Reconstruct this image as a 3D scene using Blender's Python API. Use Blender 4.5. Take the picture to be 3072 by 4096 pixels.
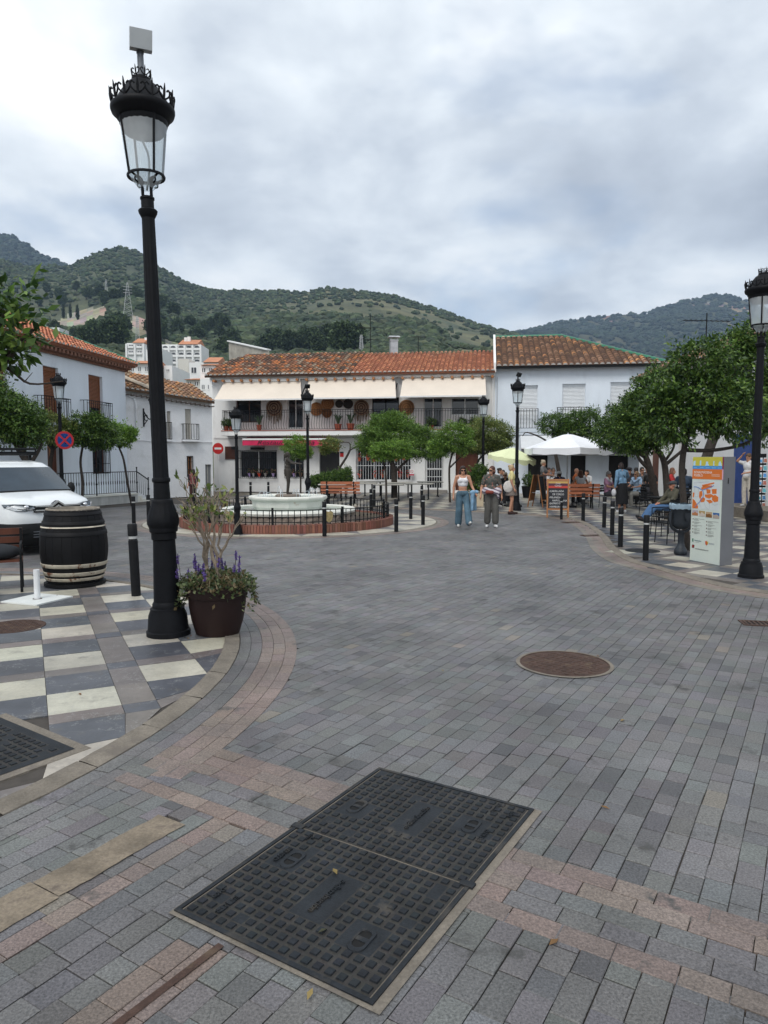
import bpy, math, random
import numpy as np
from mathutils import Vector, Matrix, noise as mnoise
R = math.radians
random.seed(7); rng = np.random.default_rng(7)
scene = bpy.context.scene
for o in list(bpy.data.objects): bpy.data.objects.remove(o)
COL = scene.collection

# ------------------------------------------------------------------ camera
F, CX, CY, EYE = 2841.0, 1536.0, 2048.0, 1.85       # focal length and centre in photograph pixels, eye height
PITCH = math.atan((2048 - 1835) / F)
cd = bpy.data.cameras.new('camera'); cam = bpy.data.objects.new('camera', cd); COL.objects.link(cam)
cam.location = (0, 0, EYE); cam.rotation_euler = (math.pi / 2 - PITCH, 0, 0)
cd.sensor_fit = 'VERTICAL'; cd.sensor_height = 24.0; cd.lens = 24.0 * F / 4096.0
cd.clip_start = 0.05; cd.clip_end = 12000
scene.camera = cam

# ------------------------------------------------------------------ sky, sun, exposure
SUN_EL, SUN_AZ = R(52), R(205)      # azimuth clockwise from +Y: behind the camera, a little to its left
w = bpy.data.worlds.new('World'); scene.world = w; w.use_nodes = True
nt = w.node_tree; N = nt.nodes; Lk = nt.links; N.clear()
def nd(tree, t, **kw):
    n = tree.nodes.new(t)
    for k, v in kw.items(): setattr(n, k, v)
    return n
out = nd(nt, 'ShaderNodeOutputWorld')
sky = nd(nt, 'ShaderNodeTexSky', sky_type='NISHITA', sun_disc=False, sun_elevation=SUN_EL, sun_rotation=SUN_AZ)
bg1 = nd(nt, 'ShaderNodeBackground'); bg1.inputs[1].default_value = 0.12
Lk.new(sky.outputs[0], bg1.inputs[0])
tc = nd(nt, 'ShaderNodeTexCoord'); sep = nd(nt, 'ShaderNodeSeparateXYZ'); Lk.new(tc.outputs['Generated'], sep.inputs[0])
def wmath(op, a, b=None, c=None):
    n = nd(nt, 'ShaderNodeMath', operation=op)
    for i, v in enumerate((a, b, c)):
        if v is None: continue
        if isinstance(v, (int, float)): n.inputs[i].default_value = v
        else: Lk.new(v, n.inputs[i])
    return n.outputs[0]
zc = wmath('ADD', wmath('MAXIMUM', sep.outputs[2], 0.0), 0.30)
comb = nd(nt, 'ShaderNodeCombineXYZ')
Lk.new(wmath('DIVIDE', sep.outputs[0], zc), comb.inputs[0]); Lk.new(wmath('DIVIDE', sep.outputs[1], zc), comb.inputs[1])
def wnoise(scale, detail, rough, off, dist=0.0):
    mp = nd(nt, 'ShaderNodeMapping'); mp.inputs['Location'].default_value = off
    mp.inputs['Scale'].default_value = (1, 1, 1)
    Lk.new(comb.outputs[0], mp.inputs[0])
    n = nd(nt, 'ShaderNodeTexNoise'); n.inputs['Scale'].default_value = scale; n.inputs['Detail'].default_value = detail
    n.inputs['Roughness'].default_value = rough; n.inputs['Distortion'].default_value = dist
    Lk.new(mp.outputs[0], n.inputs[0]); return n.outputs[0]
n1 = wnoise(1.0, 5, 0.5, (3.1, 5.2, 0), 0.15); n2 = wnoise(2.6, 7, 0.52, (7.7, 1.3, 2), 0.2)
mixn = wmath('ADD', wmath('MULTIPLY', n1, 0.54), wmath('MULTIPLY', n2, 0.46))
ramp = nd(nt, 'ShaderNodeValToRGB'); Lk.new(mixn, ramp.inputs[0])
el = ramp.color_ramp.elements
el[0].position = 0.38; el[0].color = (0.40, 0.44, 0.50, 1)
el[1].position = 0.60; el[1].color = (0.98, 1.0, 1.0, 1)
e = el.new(0.465); e.color = (0.56, 0.61, 0.67, 1)
e = el.new(0.53); e.color = (0.76, 0.81, 0.85, 1)
bg2 = nd(nt, 'ShaderNodeBackground'); bg2.inputs[1].default_value = 1.0; Lk.new(ramp.outputs[0], bg2.inputs[0])
gap = nd(nt, 'ShaderNodeMapRange'); Lk.new(wnoise(1.5, 5, 0.55, (11.4, 2.9, 4), 0.2), gap.inputs[0])
gap.inputs[1].default_value = 0.58; gap.inputs[2].default_value = 0.70; gap.inputs[3].default_value = 0.97; gap.inputs[4].default_value = 0.45
mx = nd(nt, 'ShaderNodeMixShader'); Lk.new(gap.outputs[0], mx.inputs[0]); Lk.new(bg1.outputs[0], mx.inputs[1]); Lk.new(bg2.outputs[0], mx.inputs[2])
Lk.new(mx.outputs[0], out.inputs[0])
sd = bpy.data.lights.new('sun', 'SUN'); sd.energy = 1.5; sd.angle = R(28); sd.color = (1.0, 0.96, 0.90)
sun = bpy.data.objects.new('sun', sd); COL.objects.link(sun)
sun.rotation_euler = Vector((-math.sin(SUN_AZ) * math.cos(SUN_EL), -math.cos(SUN_AZ) * math.cos(SUN_EL), -math.sin(SUN_EL))).to_track_quat('-Z', 'Y').to_euler()
vs = scene.view_settings; vs.view_transform = 'Standard'; vs.look = 'None'; vs.exposure = 0.46; vs.gamma = 1.0; vs.use_curve_mapping = False
scene.render.engine = 'CYCLES'; cy = scene.cycles
cy.use_denoising = True; cy.max_bounces = 6; cy.diffuse_bounces = 3; cy.glossy_bounces = 3; cy.transmission_bounces = 5; cy.transparent_max_bounces = 12
cy.volume_bounces = 0; cy.caustics_reflective = False; cy.caustics_refractive = False

# ------------------------------------------------------------------ pixel -> place
_cp, _sp = math.cos(PITCH), math.sin(PITCH)
def ray(px, py):
    dx = (px - CX) / F; dy = (CY - py) / F
    return Vector((dx, _cp + dy * _sp, -_sp + dy * _cp))
def G(px, py, z=0.0):
    r = ray(px, py); t = (z - EYE) / r.z
    return Vector((r.x * t, r.y * t, z))
def AT(px, py, Y):
    r = ray(px, py); t = Y / r.y
    return Vector((r.x * t, Y, EYE + r.z * t))
def XD(px, Y): return (px - CX) / F * Y * 1.0
class Wall:                              # a vertical plane through two ground points; u runs along it, n points to the camera side
    def __init__(s, p0, p1):
        s.p = Vector((p0[0], p0[1], 0)); d = Vector((p1[0] - p0[0], p1[1] - p0[1], 0)); s.len = d.length; s.d = d.normalized()
        s.n = Vector((s.d.y, -s.d.x, 0))
        if s.n.dot(Vector((0, 0, 0)) - s.p) < 0: s.n = -s.n
        s.M = Matrix(((s.d.x, s.n.x, 0, s.p.x), (s.d.y, s.n.y, 0, s.p.y), (0, 0, 1, 0), (0, 0, 0, 1)))
        # local frame: x = along, y = out of the wall, z = up
    def at(s, px, py, out=0.0):
        r = ray(px, py); o = Vector((0, 0, EYE)); q = s.p + s.n * out
        t = (q - o).dot(s.n) / r.dot(s.n); h = o + r * t
        return ((h - s.p).dot(s.d), h.z)
    def rect(s, x0, y0, x1, y1, out=0.0):    # pixel box -> (u0, u1, z0, z1)
        a = s.at(x0, (y0 + y1) / 2, out); b = s.at(x1, (y0 + y1) / 2, out); t = s.at((x0 + x1) / 2, y0, out); c = s.at((x0 + x1) / 2, y1, out)
        return a[0], b[0], c[1], t[1]

def srgb(r, g, b):
    f = lambda c: (c / 255 / 12.92) if c / 255 <= 0.04045 else ((c / 255 + 0.055) / 1.055) ** 2.4
    return (f(r), f(g), f(b))

# ------------------------------------------------------------------ materials
MATS = {}
def mat(name, col=(0.5, 0.5, 0.5), rough=0.7, metal=0.0, attr=False, var=0.12, scale=6.0, fine=0.0, fscale=150.0, bump=0.0, bscale=40.0,
        space='Object', spec=0.5, stain=None, trans=0.0, coat=0.0, detail=5, sss=0.0, zscale=1.0, ior=1.45, alpha=1.0, vein=None):
    if name in MATS: return MATS[name]
    m = bpy.data.materials.new(name); m.use_nodes = True; t = m.node_tree; L = t.links
    b = t.nodes['Principled BSDF']
    b.inputs['Roughness'].default_value = rough; b.inputs['Metallic'].default_value = metal
    b.inputs['Specular IOR Level'].default_value = spec; b.inputs['Coat Weight'].default_value = coat; b.inputs['IOR'].default_value = ior
    b.inputs['Transmission Weight'].default_value = trans; b.inputs['Alpha'].default_value = alpha
    if space == 'World':
        g = nd(t, 'ShaderNodeNewGeometry'); vec = g.outputs['Position']
    else:
        g = nd(t, 'ShaderNodeTexCoord'); vec = g.outputs[space]
    if zscale != 1.0:
        mp = nd(t, 'ShaderNodeMapping'); mp.inputs['Scale'].default_value = (1, 1, zscale); L.new(vec, mp.inputs[0]); vec = mp.outputs[0]
    if attr:
        a = nd(t, 'ShaderNodeAttribute', attribute_name='Col'); base = a.outputs['Color']
    else:
        c = nd(t, 'ShaderNodeRGB'); c.outputs[0].default_value = (*col, 1); base = c.outputs[0]
    def mul(base, fac_sock, lo, hi, frm=(0.3, 0.7)):
        mr = nd(t, 'ShaderNodeMapRange'); L.new(fac_sock, mr.inputs[0])
        mr.inputs[1].default_value, mr.inputs[2].default_value = frm; mr.inputs[3].default_value = lo; mr.inputs[4].default_value = hi
        mm = nd(t, 'ShaderNodeVectorMath', operation='SCALE'); L.new(base, mm.inputs[0]); L.new(mr.outputs[0], mm.inputs['Scale'])
        return mm.outputs[0]
    def nz(sc, det=5, ro=0.6):
        n = nd(t, 'ShaderNodeTexNoise'); n.inputs['Scale'].default_value = sc; n.inputs['Detail'].default_value = det
        n.inputs['Roughness'].default_value = ro; L.new(vec, n.inputs[0]); return n
    if var: base = mul(base, nz(scale, detail).outputs[0], 1 - var, 1 + var)
    if fine: base = mul(base, nz(fscale, 2, 0.8).outputs[0], 1 - fine, 1 + fine)
    if stain:                               # (colour, scale, threshold, softness)
        sc_, s_, th, so = stain; n = nz(s_, 6, 0.65)
        mr = nd(t, 'ShaderNodeMapRange'); L.new(n.outputs[0], mr.inputs[0]); mr.inputs[1].default_value = th; mr.inputs[2].default_value = th + so
        mi = nd(t, 'ShaderNodeMix', data_type='RGBA'); L.new(mr.outputs[0], mi.inputs['Factor']); L.new(base, mi.inputs['A']); mi.inputs['B'].default_value = (*sc_, 1)
        base = mi.outputs['Result']
    if vein:                                # (colour, scale, width, strength): thin wandering lines
        n = nz(vein[1], 6, 0.6); ab = nd(t, 'ShaderNodeMath', operation='SUBTRACT'); L.new(n.outputs[0], ab.inputs[0]); ab.inputs[1].default_value = .5
        aa = nd(t, 'ShaderNodeMath', operation='ABSOLUTE'); L.new(ab.outputs[0], aa.inputs[0]); mr = nd(t, 'ShaderNodeMapRange'); L.new(aa.outputs[0], mr.inputs[0])
        mr.inputs[1].default_value = 0; mr.inputs[2].default_value = vein[2]; mr.inputs[3].default_value = vein[3]; mr.inputs[4].default_value = 0
        mi = nd(t, 'ShaderNodeMix', data_type='RGBA'); L.new(mr.outputs[0], mi.inputs['Factor']); L.new(base, mi.inputs['A']); mi.inputs['B'].default_value = (*vein[0], 1); base = mi.outputs['Result']
    L.new(base, b.inputs['Base Color'])
    if bump:
        bn = nd(t, 'ShaderNodeBump'); bn.inputs['Strength'].default_value = bump; bn.inputs['Distance'].default_value = 0.02
        L.new(nz(bscale, 4).outputs[0], bn.inputs['Height']); L.new(bn.outputs[0], b.inputs['Normal'])
    MATS[name] = m; return m

# ------------------------------------------------------------------ mesh building
class MB:
    def __init__(s, M=None): s.v = []; s.f = []; s.c = []; s.M = M or Matrix.Identity(4); s.col = (0.5, 0.5, 0.5)
    def add(s, verts, faces, col=None):
        o = len(s.v); M = s.M
        for p in verts: s.v.append((M @ Vector(p))[:])
        col = col or s.col
        for f in faces: s.f.append(tuple(i + o for i in f)); s.c.append(col)
        return s
    def box(s, x0, x1, y0, y1, z0, z1, col=None):
        return s.add([(x0, y0, z0), (x1, y0, z0), (x1, y1, z0), (x0, y1, z0), (x0, y0, z1), (x1, y0, z1), (x1, y1, z1), (x0, y1, z1)],
                     [(3, 2, 1, 0), (4, 5, 6, 7), (0, 1, 5, 4), (1, 2, 6, 5), (2, 3, 7, 6), (3, 0, 4, 7)], col)
    def bar(s, a, b, w, h=None, col=None, up=(0, 0, 1)):       # square bar from a to b
        a = Vector(a); b = Vector(b); d = (b - a).normalized(); u = Vector(up)
        if abs(d.dot(u)) > 0.98: u = Vector((0, 1, 0))
        x = d.cross(u).normalized(); y = x.cross(d); h = h or w
        P = []
        for q in (a, b):
            for i, j in ((-1, -1), (1, -1), (1, 1), (-1, 1)): P.append(q + x * (i * w / 2) + y * (j * h / 2))
        return s.add(P, [(3, 2, 1, 0), (4, 5, 6, 7), (0, 1, 5, 4), (1, 2, 6, 5), (2, 3, 7, 6), (3, 0, 4, 7)], col)
    def tube(s, path, r, seg=8, col=None, cap=True):
        path = [Vector(p) for p in path]; n = len(path)
        rr = r if isinstance(r, (list, tuple)) else [r] * n
        V = []; up = Vector((0, 0, 1))
        d0 = (path[1] - path[0]).normalized()
        x = d0.cross(Vector((0.31, 0.9, 0.3))).normalized()
        for i, p in enumerate(path):
            d = (path[min(i + 1, n - 1)] - path[max(i - 1, 0)]).normalized()
            x = (x - d * x.dot(d)).normalized(); y = d.cross(x)
            for k in range(seg):
                a = 2 * math.pi * k / seg; V.append(p + (x * math.cos(a) + y * math.sin(a)) * rr[i])
        Fs = []
        for i in range(n - 1):
            for k in range(seg): k2 = (k + 1) % seg; Fs.append((i * seg + k, i * seg + k2, (i + 1) * seg + k2, (i + 1) * seg + k))
        if cap: Fs.append(tuple(range(seg - 1, -1, -1))); Fs.append(tuple((n - 1) * seg + k for k in range(seg)))
        return s.add(V, Fs, col)
    def lathe(s, prof, seg=24, c=(0, 0, 0), col=None, flute=None, ang=(0, 2 * math.pi)):
        # prof: list of (r, z[, colour]); flute=(n, depth, z0, z1)
        V = []; Fs = []; full = abs(ang[1] - ang[0] - 2 * math.pi) < 1e-6; m = seg if full else seg + 1
        for q in prof:
            r, z = q[0], q[1]
            for k in range(m):
                a = ang[0] + (ang[1] - ang[0]) * k / seg; rr = r
                if flute and flute[2] <= z <= flute[3]: rr = r * (1 - flute[1] * (0.5 + 0.5 * math.cos(a * flute[0])))
                V.append((c[0] + rr * math.cos(a), c[1] + rr * math.sin(a), c[2] + z))
        cols = []
        for i in range(len(prof) - 1):
            for k in range(seg):
                k2 = (k + 1) % m; Fs.append((i * m + k, i * m + k2, (i + 1) * m + k2, (i + 1) * m + k)); cols.append(prof[i][2] if len(prof[i]) > 2 else (col or s.col))
        if full:
            if prof[0][0] > 1e-4: Fs.append(tuple(range(m - 1, -1, -1))); cols.append(cols[0])
            if prof[-1][0] > 1e-4: Fs.append(tuple((len(prof) - 1) * m + k for k in range(m))); cols.append(cols[-1])
        o = len(s.v); s.add(V, Fs, col); s.c[-len(Fs):] = cols
        return s
    def prism(s, poly, axis, t0, t1, col=None):     # polygon in the plane across `axis`, extruded from t0 to t1
        n = len(poly); mk = {'x': lambda p, t: (t, p[0], p[1]), 'y': lambda p, t: (p[0], t, p[1]), 'z': lambda p, t: (p[0], p[1], t)}[axis]
        V = [mk(p, t0) for p in poly] + [mk(p, t1) for p in poly]
        Fs = [tuple(range(n - 1, -1, -1)), tuple(range(n, 2 * n))] + [(i, (i + 1) % n, n + (i + 1) % n, n + i) for i in range(n)]
        return s.add(V, Fs, col)
    def ell(s, c, r, seg=12, rings=8, col=None, rot=None):
        V = []; c = Vector(c); r = (r, r, r) if isinstance(r, (int, float)) else r
        for i in range(rings + 1):
            th = math.pi * i / rings
            for k in range(seg):
                a = 2 * math.pi * k / seg; p = Vector((r[0] * math.sin(th) * math.cos(a), r[1] * math.sin(th) * math.sin(a), r[2] * math.cos(th)))
                if rot: p = rot @ p
                V.append(c + p)
        Fs = []
        for i in range(rings):
            for k in range(seg): k2 = (k + 1) % seg; Fs.append((i * seg + k, (i + 1) * seg + k, (i + 1) * seg + k2, i * seg + k2))
        return s.add(V, Fs, col)
    def build(s, name, m, parent=None, smooth=None, loc=None, rot=None):
        me = bpy.data.meshes.new(name); me.from_pydata(s.v, [], s.f)
        a = me.attributes.new('Col', 'FLOAT_COLOR', 'FACE')
        ca = np.ones((len(s.f), 4), dtype=np.float32); ca[:, :3] = np.array(s.c, dtype=np.float32).reshape(-1, 3); a.data.foreach_set('color', ca.ravel())
        return mesh_obj(name, me, m, parent, smooth, loc, rot)
def mesh_obj(name, me, m, parent=None, smooth=None, loc=None, rot=None):
    for mm in (m if isinstance(m, (list, tuple)) else [m]): me.materials.append(mm)
    if smooth is not None:
        me.polygons.foreach_set('use_smooth', [True] * len(me.polygons))
        if smooth < 179: me.set_sharp_from_angle(angle=R(smooth))
    o = bpy.data.objects.new(name, me); COL.objects.link(o)
    if parent: o.parent = parent
    if loc is not None: o.location = loc
    if rot is not None: o.rotation_euler = (0, 0, rot) if isinstance(rot, (int, float)) else rot
    return o
def np_mesh(name, V, Q, C, m, parent=None, smooth=None):       # V (n,3), Q (k,4 or 3) indices, C (k,3) colours
    me = bpy.data.meshes.new(name); V = np.asarray(V, dtype=np.float32); Q = np.asarray(Q, dtype=np.int32); k, n = Q.shape
    me.vertices.add(len(V)); me.vertices.foreach_set('co', V.ravel())
    me.loops.add(k * n); me.loops.foreach_set('vertex_index', Q.ravel())
    me.polygons.add(k); me.polygons.foreach_set('loop_start', np.arange(0, k * n, n, dtype=np.int32)); me.polygons.foreach_set('loop_total', np.full(k, n, dtype=np.int32))
    me.update(calc_edges=True)
    a = me.attributes.new('Col', 'FLOAT_COLOR', 'FACE'); ca = np.ones((k, 4), dtype=np.float32); ca[:, :3] = C; a.data.foreach_set('color', ca.ravel())
    if smooth is None: me.polygons.foreach_set('use_smooth', [False] * k)
    return mesh_obj(name, me, m, parent, smooth)
def tag(o, label=None, cat=None, group=None, kind=None):
    for k, v in (('label', label), ('category', cat), ('group', group), ('kind', kind)):
        if v: o[k] = v
    return o
def empty(name, loc=(0, 0, 0), rot=0.0, label=None, cat=None, group=None):
    o = bpy.data.objects.new(name, None); COL.objects.link(o); o.location = loc; o.rotation_euler = (0, 0, rot); o.empty_display_size = 0.2
    return tag(o, label, cat, group)
def copy_tree(o, parent=None):
    c = o.copy(); COL.objects.link(c); c.parent = parent
    for ch in list(o.children): copy_tree(ch, c)
    return c
def dup(o, loc, rot=0.0, label=None, scale=None, group=None):
    c = copy_tree(o); c.location = loc; c.rotation_euler = (0, 0, rot) if isinstance(rot, (int, float)) else rot
    if label: c['label'] = label
    if group: c['group'] = group
    if scale: c.scale = (scale,) * 3 if isinstance(scale, (int, float)) else scale
    return c
def Mx(loc=(0, 0, 0), rz=0.0, rx=0.0, ry=0.0, s=1.0):
    return Matrix.Translation(loc) @ Matrix.Rotation(rz, 4, 'Z') @ Matrix.Rotation(ry, 4, 'Y') @ Matrix.Rotation(rx, 4, 'X') @ Matrix.Scale(s, 4)
def jit(c, a=0.1):
    k = 1 + random.uniform(-a, a); return tuple(max(0, x * k * (1 + random.uniform(-a, a) * 0.3)) for x in c)
_tmp = bpy.data.scenes.new('workbench')
def bake(o):                        # evaluate one object alone, away from the big scene
    _tmp.collection.objects.link(o)
    with bpy.context.temp_override(scene=_tmp, view_layer=_tmp.view_layers[0]):
        dg = bpy.context.evaluated_depsgraph_get(); dg.update(); me = bpy.data.meshes.new_from_object(o.evaluated_get(dg))
    bpy.data.objects.remove(o); return me
def text_obj(name, body, size, m, parent, Mw, ext=0.003, align='CENTER', xs=1.0, shear=0.0):
    cu = bpy.data.curves.new(name, 'FONT'); cu.body = body; cu.size = size; cu.extrude = ext; cu.align_x = align; cu.align_y = 'CENTER'; cu.shear = shear
    cu.resolution_u = 3
    me = bake(bpy.data.objects.new(name, cu)); bpy.data.curves.remove(cu)
    me.transform(Mw @ Matrix.Diagonal((xs, 1, 1, 1))); me.materials.clear()
    return mesh_obj(name, me, m, parent)
def proj_size(x, y, z=0.0):
    return -math.hypot(x, y)
# ================================================================== GROUND
PA = R(31.7); E1 = Vector((math.sin(PA), math.cos(PA), 0)); E2 = Vector((math.cos(PA), -math.sin(PA), 0))
def AB(a, b, z=0.0): return E1 * a + E2 * b + Vector((0, 0, z))
KC = (-6.7, 6.05); KR = 5.2                                # the rounded corner of the marble pavement
FC = (-2.73, 20.2); IC, IR = (-2.7, 21.0), 4.25            # fountain centre, its paved island
RK = [(-7.0, 31.5), (-4.0, 29.0), (-1.0, 27.3), (2.0, 25.9), (4.2, 24.4), (5.25, 23.2), (5.85, 21.6), (5.72, 19.3), (5.3, 16.8), (4.78, 14.5), (4.57, 12.9), (4.68, 12.05), (4.97, 10.46), (5.4, 9.7), (6.6, 8.6), (9.5, 7.4)]
def smooth_line(pts, n=6):
    o = []
    for i in range(len(pts) - 1):
        p0 = pts[max(i - 1, 0)]; p1 = pts[i]; p2 = pts[i + 1]; p3 = pts[min(i + 2, len(pts) - 1)]
        for k in range(n):
            t = k / n
            o.append(tuple(0.5 * (2 * p1[j] + (p2[j] - p0[j]) * t + (2 * p0[j] - 5 * p1[j] + 4 * p2[j] - p3[j]) * t * t + (3 * p1[j] - p0[j] - 3 * p2[j] + p3[j]) * t ** 3) for j in range(len(p1))))
    o.append(tuple(pts[-1])); return o
RKS = smooth_line(RK, 8)
RPOLY = RKS + [(22, 7.4), (22, 44), (-7, 44)]
def in_poly(x, y, P):
    c = False; j = len(P) - 1
    for i in range(len(P)):
        xi, yi = P[i][0], P[i][1]; xj, yj = P[j][0], P[j][1]
        if (yi > y) != (yj > y) and x < (xj - xi) * (y - yi) / (yj - yi) + xi: c = not c
        j = i
    return c
def vis(x, y, m=120):
    if y < 1.2: return False
    px = CX + x / y * F
    return -m < px < 3072 + m
M_EARTH = mat('dry_earth', (0.16, 0.14, 0.11), 0.95, var=0.25, scale=0.2, space='World')
M_JOINT = mat('joint_sand', (0.062, 0.054, 0.047), 0.95, var=0.3, scale=8, space='World')
M_PAVER = mat('granite_paver', attr=True, rough=0.5, var=0.34, scale=0.75, fine=0.48, fscale=95, bump=0.22, bscale=120, space='World', spec=0.5, stain=((0.062, 0.06, 0.057), 2.2, 0.60, 0.06))
M_MARBLE = mat('marble_tile', attr=True, rough=0.42, var=0.24, scale=2.2, fine=0.10, fscale=40, space='World', spec=0.4, stain=((0.12, 0.11, 0.095), 3.5, 0.58, 0.2), vein=((0.34, 0.34, 0.33), 2.4, 0.006, 0.55))
M_CONC = mat('kerb_concrete', (0.18, 0.157, 0.128), 0.9, var=0.25, scale=5, fine=0.18, fscale=60, bump=0.35, bscale=50, space='World', stain=((0.15, 0.13, 0.11), 4, 0.56, 0.1))
M_IRON = mat('cast_iron', (0.016, 0.019, 0.023), 0.6, 0.0, spec=.3, var=0.35, scale=7, fine=0.2, fscale=60, bump=0.15, bscale=90, stain=((0.075, 0.066, 0.055), 5, 0.52, 0.22))
M_LID = mat('dusty_cast_iron', attr=True, rough=.6, spec=.3, var=.35, scale=5, fine=.2, fscale=60, bump=.12, bscale=90, stain=((0.075, 0.066, 0.055), 3.2, 0.60, 0.1))
M_RUST = mat('rusty_iron', (0.07, 0.04, 0.03), 0.8, 0.2, var=0.35, scale=9, fine=0.2, fscale=80, bump=0.3, bscale=60, stain=((0.11, 0.075, 0.05), 7, 0.55, 0.1))
M_TERRAZ = mat('plaza_sheet', (0.19, 0.185, 0.18), 0.8, var=0.2, scale=0.8, space='World')

def sheet(name, poly, z, m, kind='structure', parent=None):
    mb = MB(); mb.add([(p[0], p[1], z) for p in poly], [tuple(range(len(poly)))])
    o = mb.build(name, m, parent)
    if o.data.polygons[0].normal.z < 0: o.data.flip_normals()
    if kind and not parent: tag(o, kind=kind)
    return o
sheet('ground', [(-3800, -300), (3800, -300), (3800, 3900), (-3800, 3900)], -0.045, M_EARTH)
road = sheet('road', [(-18, 0.5), (12, 0.5), (12, 33), (-18, 33)], -0.014, M_JOINT)
tag(road, 'grey granite paver road sweeping round the fountain', None)

GREY = (0.125, 0.122, 0.122); PINK = (0.185, 0.145, 0.126); TAN = (0.175, 0.155, 0.13)
CA0, CA1, CB0, CB1 = 1.93, 3.47, -2.17, -1.245               # the access cover in road coordinates
PIECES = []                                                  # (cx, cy, corners[4] as world xy, z, colour)
def piece(cs, z, col):
    cx = sum(c[0] for c in cs) / 4; cy = sum(c[1] for c in cs) / 4; PIECES.append((cx, cy, cs, z, col))
def ab_piece(a0, a1, b0, b1, z, col, g=0.0021):
    P = [AB(a0 + g, b0 + g), AB(a0 + g, b1 - g), AB(a1 - g, b1 - g), AB(a1 - g, b0 + g)]
    piece([(p.x, p.y) for p in P], z, col)
def grey():
    r = random.random()
    if r < 0.03: return jit((0.085, 0.084, 0.087), 0.08)
    if r < 0.042: return jit(TAN, 0.08)
    return jit(GREY, 0.15)
BAND = [(3.10, 3.21, PINK, 'L'), (2.993, 3.10, PINK, ''), (2.885, 2.993, PINK, ''), (2.778, 2.885, GREY, ''), (2.67, 2.778, GREY, ''), (2.56, 2.67, PINK, '')]
def kdist(x, y): return math.hypot(x - KC[0], y - KC[1])
def kang(x, y): return math.degrees(math.atan2(y - KC[1], x - KC[0]))
def blocked(x, y):
    d = kdist(x, y)
    if d < 5.48: return True
    if d < 5.82 and kang(x, y) > -19: return True
    a = x * E1.x + y * E1.y; b = x * E2.x + y * E2.y
    if CA0 + 0.06 < a < CA1 - 0.06 and CB0 + 0.06 < b < CB1 - 0.06: return True
    if 2.64 < a < (3.13 if b < -1.7 else 3.02): return True
    if math.hypot(x - MH[0], y - MH[1]) < 0.37: return True
    if math.hypot(x - IC[0], y - IC[1]) < IR + 0.28: return True
    if x > 4.0 and in_poly(x + 0.0, y, RWIDE): return True
    if y > 23 and in_poly(x, y, RWIDE): return True
    return False
MH = (1.63, 6.30)
def offset_line(pts, d):
    o = []
    for i, p in enumerate(pts):
        a = pts[max(i - 1, 0)]; b = pts[min(i + 1, len(pts) - 1)]; t = Vector((b[0] - a[0], b[1] - a[1])).normalized()
        o.append((p[0] + t.y * d, p[1] - t.x * d))
    return o
RWIDE = offset_line(RKS, 0.42) + [(22, 7.0), (22, 44), (-7, 44)]
W = 0.112
b = -23.0
while b < 9.0:
    a = -1.0 + random.uniform(0, 0.2)
    while a < 27.5:
        l = random.choice((0.115, 0.14, 0.168, 0.168, 0.2, 0.224)); bj = random.uniform(-.0018, .0018); c = AB(a + l / 2, b + W / 2)
        if 1.7 < c.y < 29 and vis(c.x, c.y, 120 if c.y > 5 else 420) and not blocked(c.x, c.y):
            col = grey()
            if a < 2.5 and -2.72 < b < -2.58: col = jit(PINK, 0.1)
            if a < 1.75 and -2.08 < b < -1.94: col = jit(PINK, 0.1)
            if not (.8 < a + l / 2 < 2.42 and -2.84 < b + W / 2 < -2.70): ab_piece(a, a + l, b + bj, b + bj + W, random.uniform(-0.0012, 0.0003), col)
        a += l
    b += W
for a0, a1, col, side in BAND:                              # the cross band of pink and grey rows
    b = -4.6 + random.uniform(0, 0.2)
    while b < 4.5:
        l = random.choice((0.17, 0.21, 0.23)); c = AB((a0 + a1) / 2, b + l / 2)
        ok = kdist(c.x, c.y) > 5.50 and not (CB0 + 0.07 < b + l / 2 < CB1 - 0.05)
        if side == 'L' and b > -1.8: ok = False
        if kdist(c.x, c.y) < 5.86 and kang(c.x, c.y) > -17.5: ok = False
        if ok and vis(c.x, c.y, 420): ab_piece(a0, a1, b, b + l, random.uniform(0.003, 0.0042), jit(PINK if random.random() < 0.06 else col, 0.12))
        b += l
def arc_rows(C, rows, a0, a1, ln, z=0.004, g=0.002):
    for r0, r1, col in rows:
        a = a0 + random.uniform(0, 0.02)
        while a < a1:
            da = ln * random.choice((0.85, 1.0, 1.15)) / r1; ga = g / r1
            cs = [(C[0] + r * math.cos(t), C[1] + r * math.sin(t)) for r, t in ((r0 + g, a + ga), (r1 - g, a + ga), (r1 - g, a + da - ga), (r0 + g, a + da - ga))]
            x, y = cs[0]
            if vis(x, y, 420 if y < 6 else 120) and y > 1.8: piece(cs, z + random.uniform(-0.001, 0.001), jit(col, 0.11))
            a += da
arc_rows(KC, [(5.345, 5.453, GREY), (5.453, 5.561, GREY)], R(-62), R(125), 0.21)
arc_rows(KC, [(5.561, 5.674, PINK), (5.674, 5.787, PINK), (5.787, 5.90, PINK)], R(-21), R(125), 0.20)
arc_rows(IC, [(IR + 0.02, IR + 0.13, TAN), (IR + 0.13, IR + 0.24, PINK), (IR + 0.24, IR + 0.36, PINK)], R(0), R(360), 0.21)
LP = []                                                      # rows of pavers along the far kerb
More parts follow.
